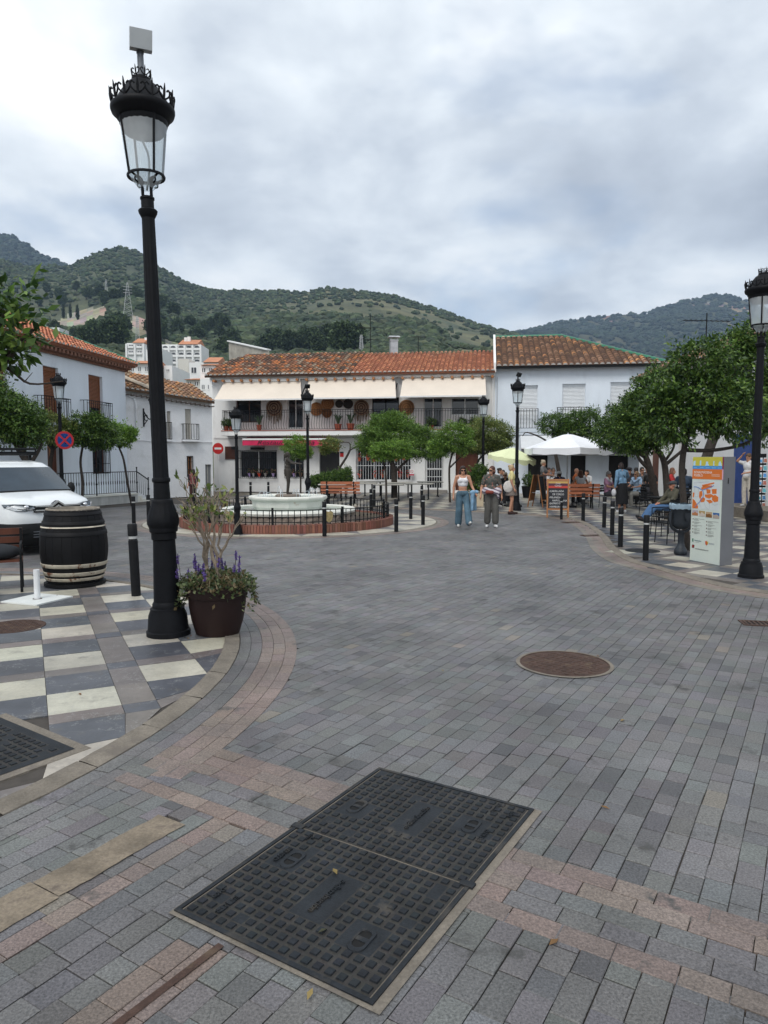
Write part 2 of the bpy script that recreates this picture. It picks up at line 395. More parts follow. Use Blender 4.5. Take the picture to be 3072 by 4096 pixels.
for d0, d1, col in ((0.16, 0.27, PINK), (0.27, 0.38, PINK), (0.38, 0.50, TAN)):
    A_ = offset_line(RKS, d0); B_ = offset_line(RKS, d1)
    for i in range(len(A_) - 1):
        n = max(1, int(math.hypot(A_[i + 1][0] - A_[i][0], A_[i + 1][1] - A_[i][1]) / 0.2))
        for k in range(n):
            t0, t1 = k / n + 0.012, (k + 1) / n - 0.012
            lp = lambda P, t: (P[i][0] + (P[i + 1][0] - P[i][0]) * t, P[i][1] + (P[i + 1][1] - P[i][1]) * t)
            cs = [lp(A_, t0), lp(B_, t0), lp(B_, t1), lp(A_, t1)]
            if vis(*cs[0]): piece(cs, 0.003, jit(col, 0.12))
def lay(pieces, name, stuff, m, parent, nmax=300, h=0.014, bev=0.004):
    """the nmax pieces nearest to the eye become objects of their own, the rest one part"""
    pieces = sorted(pieces, key=lambda p: math.hypot(p[0], p[1]) if vis(p[0], p[1], -40) and p[1] > 2.3 else 1e3 + math.hypot(p[0], p[1]))
    for p in pieces[:nmax]:
        cx, cy, cs, z, col = p; mb = MB(); z += random.uniform(-0.0015, 0.001)
        lo = [(x - cx, y - cy, -h) for x, y in cs]; mid = [(x - cx, y - cy, -bev * 0.7) for x, y in cs]
        q = []
        for x, y in cs:
            dx, dy = x - cx, y - cy; L_ = math.hypot(dx, dy); q.append((dx * (1 - bev * 1.3 / L_), dy * (1 - bev * 1.3 / L_), random.uniform(-0.001, 0.001)))
        F_ = [(8, 9, 10, 11)]
        for i in range(4): j = (i + 1) % 4; F_ += [(i, j, 4 + j, 4 + i), (4 + i, 4 + j, 8 + j, 8 + i)]
        mb.add(lo + mid + q, F_, col); o = mb.build(name, m, parent, loc=(cx, cy, z))
        if o.data.polygons[0].normal.z < 0: o.data.flip_normals()
    rest = pieces[nmax:]
    if rest:
        V = []; Q = []; C = []
        for cx, cy, cs, z, col in rest:
            ar = sum(cs[i][0] * cs[(i + 1) % 4][1] - cs[(i + 1) % 4][0] * cs[i][1] for i in range(4))
            if ar < 0: cs = cs[::-1]
            o = len(V); tx, ty = random.uniform(-0.0035, 0.0035), random.uniform(-0.0035, 0.0035)
            V += [(x, y, z - h) for x, y in cs] + [(x, y, z + (x - cx) * tx + (y - cy) * ty) for x, y in cs]
            Q.append((o + 4, o + 5, o + 6, o + 7)); C.append(col)
            for i in range(4): j = (i + 1) % 4; Q.append((o + i, o + j, o + 4 + j, o + 4 + i)); C.append(col)
        tag(np_mesh(stuff, V, Q, np.array(C), m, parent), kind='stuff')
lay(PIECES, 'paver', 'far_pavers', M_PAVER, road)
# concrete patches set into the paving beside the cover
for a0, a1, b0, b1 in ((.8, 1.72, -2.88, -2.67), (1.725, 2.42, -2.87, -2.68)):
    mb = MB(); n = 14
    for i in range(n + 1):
        a = a0 + (a1 - a0) * i / n
        mb.v += [AB(a, b0 + random.uniform(-0.006, 0.006), 0.004)[:], AB(a, b1 + random.uniform(-0.006, 0.006), 0.004)[:]]
    mb.f = [(2 * i, 2 * i + 1, 2 * i + 3, 2 * i + 2) for i in range(n)]; mb.c = [(0.4, 0.36, 0.3)] * n
    o = mb.build('concrete_patch', mat('sandy_mortar', (.205, .168, .125), .95, var=.4, scale=5, fine=.2, fscale=70, bump=.4, bscale=60, space='World', stain=((.13, .105, .085), 5, .57, .1)), road)
    if o.data.polygons[0].normal.z < 0: o.data.flip_normals()
mb = MB()
rim = [(CA0 - 0.04, CB0 - 0.03), (CA1 + 0.035, CB0 - 0.03), (CA1 + 0.03, CB1 + 0.06), (CA0 - 0.04, CB1 + 0.06)]
mb.add([AB(a, b_, 0.0055) for a, b_ in rim], [(0, 1, 2, 3)]); o = mb.build('concrete_surround', M_CONC, road)
if o.data.polygons[0].normal.z < 0: o.data.flip_normals()

p, q = G(885, 3782), G(430, 4130); d = (q - p).normalized(); n_ = Vector((d.y, -d.x, 0)) * .016; mb = MB(); mb.add([p + n_, q + n_, q - n_, p - n_], [(0, 1, 2, 3)]); o = mb.build('rusty_joint', M_RUST, road, loc=(0, 0, .0045))
if o.data.polygons[0].normal.z < 0: o.data.flip_normals()
# ------------------------------------------------------------------ kerb of the marble corner
kerb = empty('kerb', (0, 0, 0)); kerb['kind'] = 'structure'
a = R(-62)
while a < R(125):
    da = 0.62 / KR; mb = MB(); n = 5; P = []
    for k in range(n + 1):
        t = a + (da - 0.002) * k / n
        for r, z in ((KR - 0.01, -0.01), (KR - 0.01, 0.024), (KR + 0.03, 0.022), (KR + 0.138, 0.008), (KR + 0.142, -0.01)):
            jr = random.uniform(-0.004, 0.004) if z > 0 else 0
            P.append((KC[0] + (r + jr) * math.cos(t), KC[1] + (r + jr) * math.sin(t), z + (random.uniform(-0.003, 0.003) if z > 0 else 0)))
    mb.add(P, [(i * 5 + j, (i + 1) * 5 + j, (i + 1) * 5 + j + 1, i * 5 + j + 1) for i in range(n) for j in range(4)])
    if vis(P[0][0], P[0][1], 300): mb.build('kerb_stone', M_CONC, kerb)
    a += da
pl = offset_line(RKS, 0.16)
for i in range(0, len(RKS) - 2, 2):
    mb = MB(); P = []
    for k in (0, 1, 2):
        x, y = RKS[i + k]; x2, y2 = pl[i + k]
        P += [(x, y, 0.026), ((x + x2) / 2, (y + y2) / 2, 0.025), (x2, y2, 0.008), (x2, y2, -0.01)]
    mb.add(P, [(j + 4 * q, j + 4 * q + 4, j + 4 * q + 5, j + 4 * q + 1) for q in (0, 1) for j in range(3)])
    if vis(P[0][0], P[0][1], 200): mb.build('kerb_stone', M_CONC, kerb)

# ------------------------------------------------------------------ marble pavements
WHITE = (0.42, 0.395, 0.325); BLUE = (0.080, 0.085, 0.098); MAUVE = (0.155, 0.135, 0.125)
SA = R(26.6)                                                  # pavement grid turned against the road
def tile_grid(org, ang, umin, umax, vmin, vmax, inside, tu=0.5, tv=0.5, bu=0.25, bv=0.2, bands=True, gap=0.0018, z=0.014):
    ex = Vector((math.cos(ang), math.sin(ang))); ey = Vector((-math.sin(ang), math.cos(ang)))
    cu = []; u = umin; k = 0
    seq = [('t', tu), ('t', tu), ('b', bu)] if bands else [('t', tu)]
    while u < umax: kind, l = seq[k % len(seq)]; cu.append((u, u + l, kind, k)); u += l; k += 1
    cv = []; v = vmin; k = 0
    seq = [('t', tv), ('t', tv), ('b', bv)] if bands else [('t', tv)]
    while v < vmax: kind, l = seq[k % len(seq)]; cv.append((v, v + l, kind, k)); v += l; k += 1
    o_ = []
    for u0, u1, ku, iu in cu:
        for v0, v1, kv, iv in cv:
            c = Vector(org) + ex * ((u0 + u1) / 2) + ey * ((v0 + v1) / 2)
            ins = inside(c.x, c.y)
            if not vis(c.x, c.y, 160) or not ins: continue
            if ku == 'b' and kv == 'b': col = BLUE
            elif ku == 'b' or kv == 'b': col = MAUVE
            else: col = WHITE if (iu + iv + (iu // 3 + iv // 3 if bands else 0)) % 2 else BLUE
            P = [Vector(org) + ex * uu + ey * vv for uu, vv in ((u0 + gap, v0 + gap), (u1 - gap, v0 + gap), (u1 - gap, v1 - gap), (u0 + gap, v1 - gap))]
            o_.append((c.x, c.y, [(p.x, p.y) for p in P], z + random.uniform(-0.0012, 0.0012), jit(col, 0.10)))
    return o_
def clip_circle(pcs, C, Rr):                                   # trim the corners that stick out over the kerb
    o_ = []
    for cx, cy, cs, z, col in pcs:
        n = []
        for x, y in cs:
            d = math.hypot(x - C[0], y - C[1])
            if d > Rr: x, y = C[0] + (x - C[0]) * Rr / d, C[1] + (y - C[1]) * Rr / d
            n.append((x, y))
        o_.append((cx, cy, n, z, col))
    return o_
lp_ = sheet('pavement', [(KC[0] + KR * math.cos(R(t)), KC[1] + KR * math.sin(R(t))) for t in range(-90, 181, 5)] + [(KC[0] - 6, KC[1]), (KC[0] - 6, KC[1] - KR)], 0.004, M_JOINT)
tag(lp_, 'rounded corner pavement of cream and blue marble tiles', None)
org = (-1.76 + 0.0, 4.79)                                      # on the edge between tile column and brown band
def left_in(x, y):
    if kdist(x, y) > KR + 0.16: return False
    return not in_poly(x, y, LCOV)
LCOV = [G(-200, 2795)[:2], G(330, 3012)[:2], G(-60, 3150)[:2], G(-700, 3050)[:2]]
LT = tile_grid(org, SA, -1.0 - 1.25 * 6, 1.25 * 4, -1.2 * 4 - 0.75, 9, left_in)
lay(clip_circle(LT, KC, KR - 0.006), 'tile', 'far_tiles', M_MARBLE, lp_, 260, bev=0.0015)
rp_ = sheet('plaza', RPOLY, 0.004, M_JOINT); tag(rp_, 'chequered marble terrace in front of the restaurants', None)
def right_in(x, y): return in_poly(x, y, RPOLY) and y < 38.5 and x < 14
RT = tile_grid((6.0, 12.0), R(38), -30, 32, -14, 34, right_in, 0.5, 0.5, 0.25, 0.2, bands=True)
lay(RT, 'tile', 'far_tiles', M_MARBLE, rp_, 300, bev=0.0015)
# island round the fountain: white and grey marble triangles
isl = sheet('island', [(IC[0] + (IR + 0.02) * math.cos(R(t)), IC[1] + (IR + 0.02) * math.sin(R(t))) for t in range(0, 360, 5)], 0.004, M_CONC)
n = 18
for k in range(n):
    t0, t1 = 2 * math.pi * k / n, 2 * math.pi * (k + 1) / n; tm = (t0 + t1) / 2; ri, ro = 2.9, IR - 0.01
    pt = lambda r, t: (IC[0] + r * math.cos(t), IC[1] + r * math.sin(t), 0.016)
    for P, col in (([pt(ro, t0), pt(ro, (t0 + tm) / 2), pt(ro, tm), pt(ro, (t1 + tm) / 2), pt(ro, t1), pt(ri, tm)], WHITE), ([pt(ri, tm - 2 * math.pi / n), pt(ro, t0), pt(ri, tm)], (0.17, 0.165, 0.17))):
        mb = MB(); c = Vector((sum(p[0] for p in P) / len(P), sum(p[1] for p in P) / len(P), 0))
        Q = [tuple(Vector(p) + (c - Vector(p)).normalized() * 0.006 * Vector((1, 1, 0)).length) for p in P]; Q = [(q[0], q[1], 0.016) for q in Q]
        mb.add([(q[0], q[1], 0.0) for q in Q] + Q, [tuple(range(len(Q), 2 * len(Q)))] + [(i, (i + 1) % len(Q), len(Q) + (i + 1) % len(Q), len(Q) + i) for i in range(len(Q))], jit(col, 0.06))
        o = mb.build('marble_slab', M_MARBLE, isl)
        if o.data.polygons[0].normal.z < 0: o.data.flip_normals()

# ------------------------------------------------------------------ iron covers
M_DARK = mat('void_black', (0.006, 0.006, 0.006), 0.9, var=0)
def studded(mb, nu, nv, pu, pv, u0, v0, skip, hs=0.006, fill=0.62, z=0.0, topc=(.014, .017, .021), low=(.036, .034, .031), plain=(.017, .020, .024)):
    """one connected sheet of raised studs; skip(i, j) leaves a cell flat"""
    idx = {}; V = []; Fc = []; Cc = []
    def base(i, j):
        if (i, j) not in idx: idx[(i, j)] = len(V); V.append((u0 + i * pu, v0 + j * pv, z))
        return idx[(i, j)]
    for i in range(nu):
        for j in range(nv):
            q = [base(i, j), base(i + 1, j), base(i + 1, j + 1), base(i, j + 1)]
            if skip(i, j): Fc.append(tuple(q)); Cc.append(plain); continue
            cu, cv = u0 + (i + .5) * pu, v0 + (j + .5) * pv; a_, b_ = pu * fill / 2, pv * fill / 2; o_ = len(V)
            V.extend([(cu - a_, cv - b_, z), (cu + a_, cv - b_, z), (cu + a_, cv + b_, z), (cu - a_, cv + b_, z)])
            V.extend([(cu - a_ * .88, cv - b_ * .88, z + hs), (cu + a_ * .88, cv - b_ * .88, z + hs), (cu + a_ * .88, cv + b_ * .88, z + hs), (cu - a_ * .88, cv + b_ * .88, z + hs)])
            for k in range(4): l = (k + 1) % 4; Fc.append((q[k], q[l], o_ + l, o_ + k)); Fc.append((o_ + k, o_ + l, o_ + 4 + l, o_ + 4 + k)); Cc.extend([jit(low, .12), topc])
            Fc.append((o_ + 4, o_ + 5, o_ + 6, o_ + 7)); Cc.append(jit(topc, .2))
    n0 = len(mb.c); mb.add(V, Fc); mb.c[n0:] = Cc; return mb
cov = empty('access_cover', AB(CA0, CB0, 0.008), -PA, 'double rectangular black iron access cover with square studs in the foreground', 'manhole cover')
# local frame of the cover: x = E2 (0..0.925), y = E1 (0..1.54)
LU, LV = CB1 - CB0, CA1 - CA0
fr = MB()
for x0, x1, y0, y1 in ((-0.02, 0.0, -0.02, LV + 0.02), (LU, LU + 0.02, -0.02, LV + 0.02), (0, LU, -0.02, 0), (0, LU, LV, LV + 0.02)): fr.box(x0, x1, y0, y1, -0.02, 0.004)
for x0, x1 in ((-0.035, 0.03), (LU - 0.03, LU + 0.035)): fr.box(x0, x1, LV / 2 - 0.02, LV / 2 + 0.02, -0.02, 0.0075)
fr.build('frame', M_IRON, cov)
for q, (y0, flip) in enumerate(((0.004, 1), (LV / 2 + 0.004, -1))):
    hv = LV / 2 - 0.008; nu, nv = 17, 14; pu, pv = (LU - 0.016) / nu, hv / nv
    holes = [(0.17, 0.68), (0.80, 0.30)] if flip == 1 else [(0.14, 0.42), (0.80, 0.60)]
    def skip(i, j):
        u, v = (i + .5) / nu, (j + .5) / nv
        if i == 0 or i == nu - 1 or j == 0 or j == nv - 1: return random.random() < 0.02
        if abs(u - 0.5) < 0.075 and abs(v - 0.5) < 0.22: return True
        if any(abs(u - hx) < 0.085 and abs(v - hy) < 0.10 for hx, hy in holes): return True
        if flip == 1 and 0.86 < u < 0.98 and v > 0.78 and v < 0.93: return True
        return (i + j * 3) % 29 == 7
    mb = MB(); studded(mb, nu, nv, pu, pv, 0.008, y0, skip)
    lid = mb.build('lid', M_LID, cov, loc=(0, 0, 0))
    for hx, hy in holes:
        u, v = 0.008 + hx * nu * pu, y0 + hy * hv; rg = MB(); P = []
        for k in range(20):
            a_ = 2 * math.pi * k / 20; sx = 0.026 * math.cos(a_); sy = 0.026 * math.sin(a_) + (0.026 if math.sin(a_) > 0 else -0.026); P.append((sx, sy))
        Vv = []; Ff = []
        for sc_, z in ((1.45, 0.0), (1.4, 0.006), (1.0, 0.007), (0.97, 0.001)): Vv += [(u + p[0] * sc_, v + p[1] * sc_, z) for p in P]
        for s_ in range(3):
            for k in range(20): Ff.append((s_ * 20 + k, s_ * 20 + (k + 1) % 20, (s_ + 1) * 20 + (k + 1) % 20, (s_ + 1) * 20 + k))
        rg.add(Vv, Ff); rg.build('keyhole_rim', M_IRON, lid)
        dk = MB(); dk.add([(u + p[0], v + p[1], 0.0025) for p in P], [tuple(range(20))]); dk.build('keyhole', M_DARK, lid)
        bb = MB(); bb.box(u - 0.026, u + 0.026, v - 0.012, v + 0.012, 0.0, 0.006); bb.build('lifting_bar', M_IRON, lid)
    ra = -math.pi / 2 if flip == 1 else math.pi / 2
    def wr(body, u, v, size, rz=ra):
        text_obj('cast_lettering', body, size, M_IRON, lid, Mx((0.008 + u * nu * pu, y0 + v * hv, 0.004), rz), ext=0.004)
    if flip == 1:
        wr('e-distribución', 0.5, 0.5, 0.045); wr('BENITO', 0.095, 0.69, 0.036); wr('D400', 0.055, 0.20, 0.032); wr('EN 124-2', 0.15, 0.15, 0.032); wr('B\n21624', 0.12, 0.93, 0.02)
    else:
        wr('e-distribución', 0.5, 0.5, 0.045); wr('BENITO', 0.9, 0.52, 0.036); wr('D400', 0.945, 0.87, 0.028); wr('EN 124-2', 0.84, 0.90, 0.028)
def round_cover(name, c, r, m, label, ringcol=True, z=0.006):
    e_ = empty(name, (c[0], c[1], z), 0, label, 'manhole cover')
    if ringcol:
        mb = MB(); mb.lathe([(r + 0.045, 0.0012), (r + 0.012, 0.0022)], 40, ang=(0, 6.2831)); mb.build('mortar_ring', M_CONC, e_)
    mb = MB(); mb.lathe([(r + 0.012, -0.004), (r + 0.012, 0.004), (r, 0.0045), (r, 0.0), (0.0001, 0.0)], 40); mb.build('frame', m, e_, 40)
    n = 18; p = 2 * r / n; mb = MB()
    sk = lambda i, j: math.hypot((i + .5 - n / 2) * p, (j + .5 - n / 2) * p) > r * 0.86 or (i + j) % 2
    studded(mb, n, n, p, p, -r, -r, sk, 0.005, 0.8, 0.0014)
    keep = [k for k, f in enumerate(mb.f) if all(math.hypot(mb.v[i][0], mb.v[i][1]) < r * 0.97 for i in f)]
    mb.f = [mb.f[k] for k in keep]; mb.c = [mb.c[k] for k in keep]; mb.build('lid', m, e_)
round_cover('manhole_cover', MH, 0.385, M_RUST, 'rusty brown round manhole cover set in the grey road')
round_cover('manhole_cover', G(55, 2512)[:2], 0.31, M_RUST, 'round manhole cover among the marble tiles near the white post stub', False, 0.017)
round_cover('manhole_cover', G(2570, 2206)[:2], 0.32, M_IRON, 'dark round manhole cover on the terrace behind the bollard nearest the info pillar', False, 0.017)
def grate(c, ang, w_, l_, label):
    e_ = empty('drain_grate', (c[0], c[1], 0.006), ang, label, 'drain'); mb = MB()
    for x0, x1, y0, y1 in ((-w_ / 2, w_ / 2, -l_ / 2, -l_ / 2 + .03), (-w_ / 2, w_ / 2, l_ / 2 - .03, l_ / 2), (-w_ / 2, -w_ / 2 + .03, -l_ / 2 + .03, l_ / 2 - .03), (w_ / 2 - .03, w_ / 2, -l_ / 2 + .03, l_ / 2 - .03)): mb.box(x0, x1, y0, y1, -.01, .004)
    mb.build('frame', M_RUST, e_)
    for k in range(7):
        x = -w_ / 2 + .03 + (w_ - .06) * (k + .5) / 7; mb = MB(); mb.box(x - .012, x + .012, -l_ / 2 + .03, l_ / 2 - .03, -.01, .002); mb.build('bar', M_RUST, e_)
    mb = MB(); mb.add([(-w_ / 2 + .03, -l_ / 2 + .03, -.005), (w_ / 2 - .03, -l_ / 2 + .03, -.005), (w_ / 2 - .03, l_ / 2 - .03, -.005), (-w_ / 2 + .03, l_ / 2 - .03, -.005)], [(0, 1, 2, 3)]); mb.build('pit', M_DARK, e_)
grate(G(2368, 2143)[:2], R(12), 0.5, 0.3, 'rusty drain grate by the kerb below the bollards')
grate(G(2285, 2090)[:2], R(15), 0.5, 0.35, 'flat iron drain plate by the kerb below the menu board')
grate(G(3040, 2495)[:2], R(-12), 0.4, 0.25, 'small dark drain grate at the edge of the road by the big lamp post')
# rectangular cover at the pavement's edge
p0, p1, p2 = G(-300, 2752), G(300, 3005), G(-500, 3240)
e_ = empty('access_cover', (p1.x, p1.y, 0.018), math.atan2(p0.y - p1.y, p0.x - p1.x), 'dark rectangular studded iron cover at the edge of the marble pavement', 'manhole cover')
ux = Vector((math.cos(e_.rotation_euler.z), math.sin(e_.rotation_euler.z), 0)); side = 1 if (p2 - p1).cross(ux).z < 0 else -1
mb = MB(); L0 = 1.0
studded(mb, 16, 12, L0 / 16, 0.75 / 12 * side, 0, 0, lambda i, j: i == 0 or j == 0 or (i + j) % 7 == 3, 0.006)
o = mb.build('lid', M_LID, e_)
if sum(p.normal.z for p in o.data.polygons) < 0: o.data.flip_normals()
mb = MB(); mb.box(-0.07, L0, min(-0.07 * side, 0.8 * side), max(-0.07 * side, 0.8 * side), -0.02, -0.003); mb.build('concrete_surround', M_CONC, e_)
# ================================================================== BUILDINGS
M_PLAS = mat('white_plaster', (0.80, 0.80, 0.79), 0.85, var=0.05, scale=1.2, fine=0.03, fscale=30, bump=0.12, bscale=14, space='World', stain=((0.58, 0.565, 0.54), 0.9, 0.55, 0.25), zscale=.45)
M_PLASB = mat('old_white_plaster', (0.76, 0.77, 0.79), 0.9, var=0.07, scale=1.5, fine=0.05, fscale=25, bump=0.9, bscale=5, space='World', stain=((0.58, 0.58, 0.57), 1.1, 0.58, 0.2))
M_PLASL = mat('blue_white_plaster', (0.69, 0.75, 0.82), 0.88, var=0.05, scale=1.2, bump=0.10, bscale=10, space='World', stain=((0.54, 0.59, 0.65), 0.8, 0.56, 0.22), zscale=.45)
M_CREAM = mat('cream_plaster', (0.66, 0.60, 0.52), 0.88, var=0.06, scale=1.5, space='World')
M_TILE = mat('clay_roof_tile', attr=True, rough=0.85, var=0.22, scale=3.0, fine=0.2, fscale=22, space='World')
M_GTILE = mat('green_glazed_tile', (0.03, 0.17, 0.095), 0.3, var=0.2, scale=4, space='World')
M_BLACK = mat('black_iron', (0.008, 0.009, 0.010), 0.6, 0.0, var=0.15, scale=9, spec=.25)
M_WOOD = mat('varnished_wood', (0.33, 0.14, 0.05), 0.5, var=0.22, scale=5, zscale=0.15)
M_BROWN = mat('brown_door_wood', (0.10, 0.03, 0.014), 0.5, var=0.25, scale=6, zscale=0.15)
M_SHUT = mat('brown_roller_shutter', (0.23, 0.085, 0.035), 0.55, var=0.12, scale=6)
M_WSHUT = mat('white_roller_shutter', (0.74, 0.77, 0.80), 0.5, var=0.04, scale=6)
M_WFRAME = mat('white_painted_frame', (0.78, 0.78, 0.77), 0.45, var=0.04, scale=8)
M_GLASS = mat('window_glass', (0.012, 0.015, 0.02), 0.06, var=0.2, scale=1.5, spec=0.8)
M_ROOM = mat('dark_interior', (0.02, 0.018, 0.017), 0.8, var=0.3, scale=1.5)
M_AWN = mat('cream_awning_cloth', (0.70, 0.62, 0.53), 0.85, var=0.05, scale=1.2)
M_PINKAWN = mat('crimson_awning_cloth', (0.60, 0.025, 0.10), 0.8, var=0.1, scale=3)
M_TERRA = mat('red_terracotta', (0.36, 0.095, 0.055), 0.75, var=0.2, scale=6)
M_GALV = mat('galvanised_steel', (0.42, 0.44, 0.46), 0.45, 0.6, var=0.2, scale=5)
M_GREYAWN = mat('grey_awning_cloth', (0.62, 0.64, 0.66), 0.85, var=0.05, scale=1.5)
M_SIGN = mat('painted_sign', attr=True, rough=0.5, var=0.04, scale=6)
M_WMET = mat('white_metal', (0.72, 0.73, 0.74), 0.4, var=0.05, scale=8)

TILE_PAL = {
 'old': [((0.15, 0.085, 0.06), 5), ((0.22, 0.11, 0.07), 4), ((0.31, 0.15, 0.085), 3), ((0.42, 0.17, 0.075), 1.6), ((0.28, 0.22, 0.16), 2), ((0.45, 0.20, 0.05), 0.7), ((0.10, 0.075, 0.06), 3)],
 'new': [((0.42, 0.17, 0.10), 5), ((0.48, 0.21, 0.12), 4), ((0.36, 0.15, 0.09), 3), ((0.52, 0.27, 0.17), 2), ((0.25, 0.12, 0.08), 1)],
 'brown': [((0.20, 0.115, 0.075), 5), ((0.30, 0.18, 0.115), 4), ((0.38, 0.24, 0.155), 3), ((0.42, 0.21, 0.10), 1.4), ((0.13, 0.08, 0.06), 4), ((0.46, 0.34, 0.24), 1.2)],
 'lichen': [((0.27, 0.165, 0.105), 5), ((0.20, 0.12, 0.08), 4), ((0.36, 0.175, 0.08), 2.5), ((0.33, 0.25, 0.17), 2), ((0.13, 0.09, 0.065), 2)],
 'orange': [((0.44, 0.17, 0.095), 5), ((0.38, 0.145, 0.08), 4), ((0.30, 0.12, 0.075), 2), ((0.48, 0.22, 0.13), 2)]}
def pick(pal):
    c = random.choices([p[0] for p in pal], [p[1] for p in pal])[0]; return jit(tuple(x * 1.25 for x in c), 0.12)
_tm = {}
def roof(parent, e0, e1, back, pitch, length, pal, w=0.25, step=0.36, nobj=300, u_off=0.0, ridge=None, lip=True, name='roof'):
    """eave from e0 to e1, rising away along the horizontal vector back; length(u) = slope length above the eave at u"""
    e0 = Vector(e0); e1 = Vector(e1); L_ = (e1 - e0).length; d = (e1 - e0).normalized(); bk = Vector((back[0], back[1], 0)).normalized()
    sl = (bk * math.cos(pitch) + Vector((0, 0, math.sin(pitch)))).normalized(); nr = d.cross(sl).normalized()
    if nr.z < 0: nr = -nr
    ncol = max(1, int(round(L_ / w))); w = L_ / ncol
    mb = MB(); n = 24
    V = []
    for i in range(n + 1):
        u = L_ * i / n; p = e0 + d * u; l = length(u); V += [p, p + sl * l, p - nr * 0.10, p + sl * l - nr * 0.10]
    Fs = []
    for i in range(n): a_ = 4 * i; Fs += [(a_, a_ + 4, a_ + 5, a_ + 1), (a_ + 3, a_ + 7, a_ + 6, a_ + 2), (a_ + 2, a_ + 6, a_ + 4, a_), (a_ + 1, a_ + 5, a_ + 7, a_ + 3)]
    Fs += [(0, 1, 3, 2), (4 * n + 2, 4 * n + 3, 4 * n + 1, 4 * n)]
    mb.add(V, Fs, tuple(x * 0.55 for x in pal[0][0])); rf = mb.build(name, M_TILE, parent)
    R_ = Matrix((d, sl, nr)).transposed().to_4x4()
    # one tile, local: x across, y up the slope, z out
    seg = 6; ln = step + 0.09; T = []
    for y, r, z in ((-0.0, w * 0.40, 0.045), (ln, w * 0.31, 0.0)):
        for k in range(seg + 1):
            a_ = math.pi * k / seg; T.append((-r * math.cos(a_), y, z + r * 0.85 * math.sin(a_)))
    for k in range(seg + 1):
        a_ = math.pi * k / seg; r = w * 0.40 - 0.018; T.append((-r * math.cos(a_), 0.0, 0.045 + r * 0.82 * math.sin(a_)))
    TF = [(k, k + 1, seg + 2 + k, seg + 1 + k) for k in range(seg)] + [(2 * seg + 2 + k, 2 * seg + 3 + k, k + 1, k) for k in range(seg)]
    spots = []
    for c in range(ncol):
        u = (c + 0.5) * w; l = length(u); k = 0
        while k * step < l - 0.05:
            p = e0 + d * (u + random.uniform(-.006, .006)) + sl * (k * step - 0.05 + random.uniform(-.015, .015)); spots.append((p.length, p)); k += 1
    spots.sort(key=lambda q: q[0])
    key = (round(w, 3), step); meshes = []
    for k in range(10):
        mt = MB(); mt.add(T, TF, pick(pal)); me = bpy.data.meshes.new('tile'); me.from_pydata(mt.v, [], mt.f)
        a_ = me.attributes.new('Col', 'FLOAT_COLOR', 'FACE'); a_.data.foreach_set('color', np.array([(*c_, 1) for c_ in mt.c], dtype=np.float32).ravel()); me.materials.append(M_TILE)
        me.polygons.foreach_set('use_smooth', [True] * len(me.polygons)); meshes.append(me)
    for _, p in spots[:nobj]:
        o = bpy.data.objects.new('tile', random.choice(meshes)); COL.objects.link(o); o.parent = rf
        o.matrix_local = Matrix.Translation(p) @ R_ @ Matrix.Rotation(random.uniform(-.03, .03), 4, 'Z')
    if spots[nobj:]:
        TV = np.array(T); Rn = np.array(R_)[:3, :3]; TVr = TV @ Rn.T; m = len(T); VV = []; QQ = []; CC = []
        for i, (_, p) in enumerate(spots[nobj:]): VV.append(TVr + np.array(p)); QQ.append(np.array(TF) + i * m); CC += [pick(pal)] * len(TF)
        tag(np_mesh('far_tiles', np.concatenate(VV), np.concatenate(QQ), np.array(CC), M_TILE, rf, 60), kind='stuff')
    if lip:                                  # white mortar in the mouth of each eave tile
        mt = MB()
        for c in range(ncol):
            p = e0 + d * ((c + 0.5) * w) - sl * 0.045; r = w * 0.36; P = [p + d * (-r * math.cos(math.pi * k / 6)) + nr * (0.04 + r * 0.8 * math.sin(math.pi * k / 6)) for k in range(7)]
            mt.add(P, [tuple(range(7))], (0.62, 0.60, 0.57))
        mt.build('eave_mortar', M_SIGN, rf)
    return rf
def ridge_tiles(rf, a, b, m, r=0.12, step=0.4, n_max=60):
    a = Vector(a); b = Vector(b); n = max(1, int((b - a).length / step)); d = (b - a) / n
    up = Vector((0, 0, 1)); x = d.cross(up).normalized(); y = x.cross(d).normalized()
    for i in range(n):
        mt = MB(); P = []
        for t, rr in ((0, r), (1.1, r * 0.9)):
            for k in range(7): q = math.pi * k / 6; P.append(d * t + x * (-rr * math.cos(q)) + y * (rr * math.sin(q)))
        mt.add(P, [(k, k + 1, 8 + k, 7 + k) for k in range(6)]); mt.build('ridge_tile', m, rf, 80, loc=a + d * i)
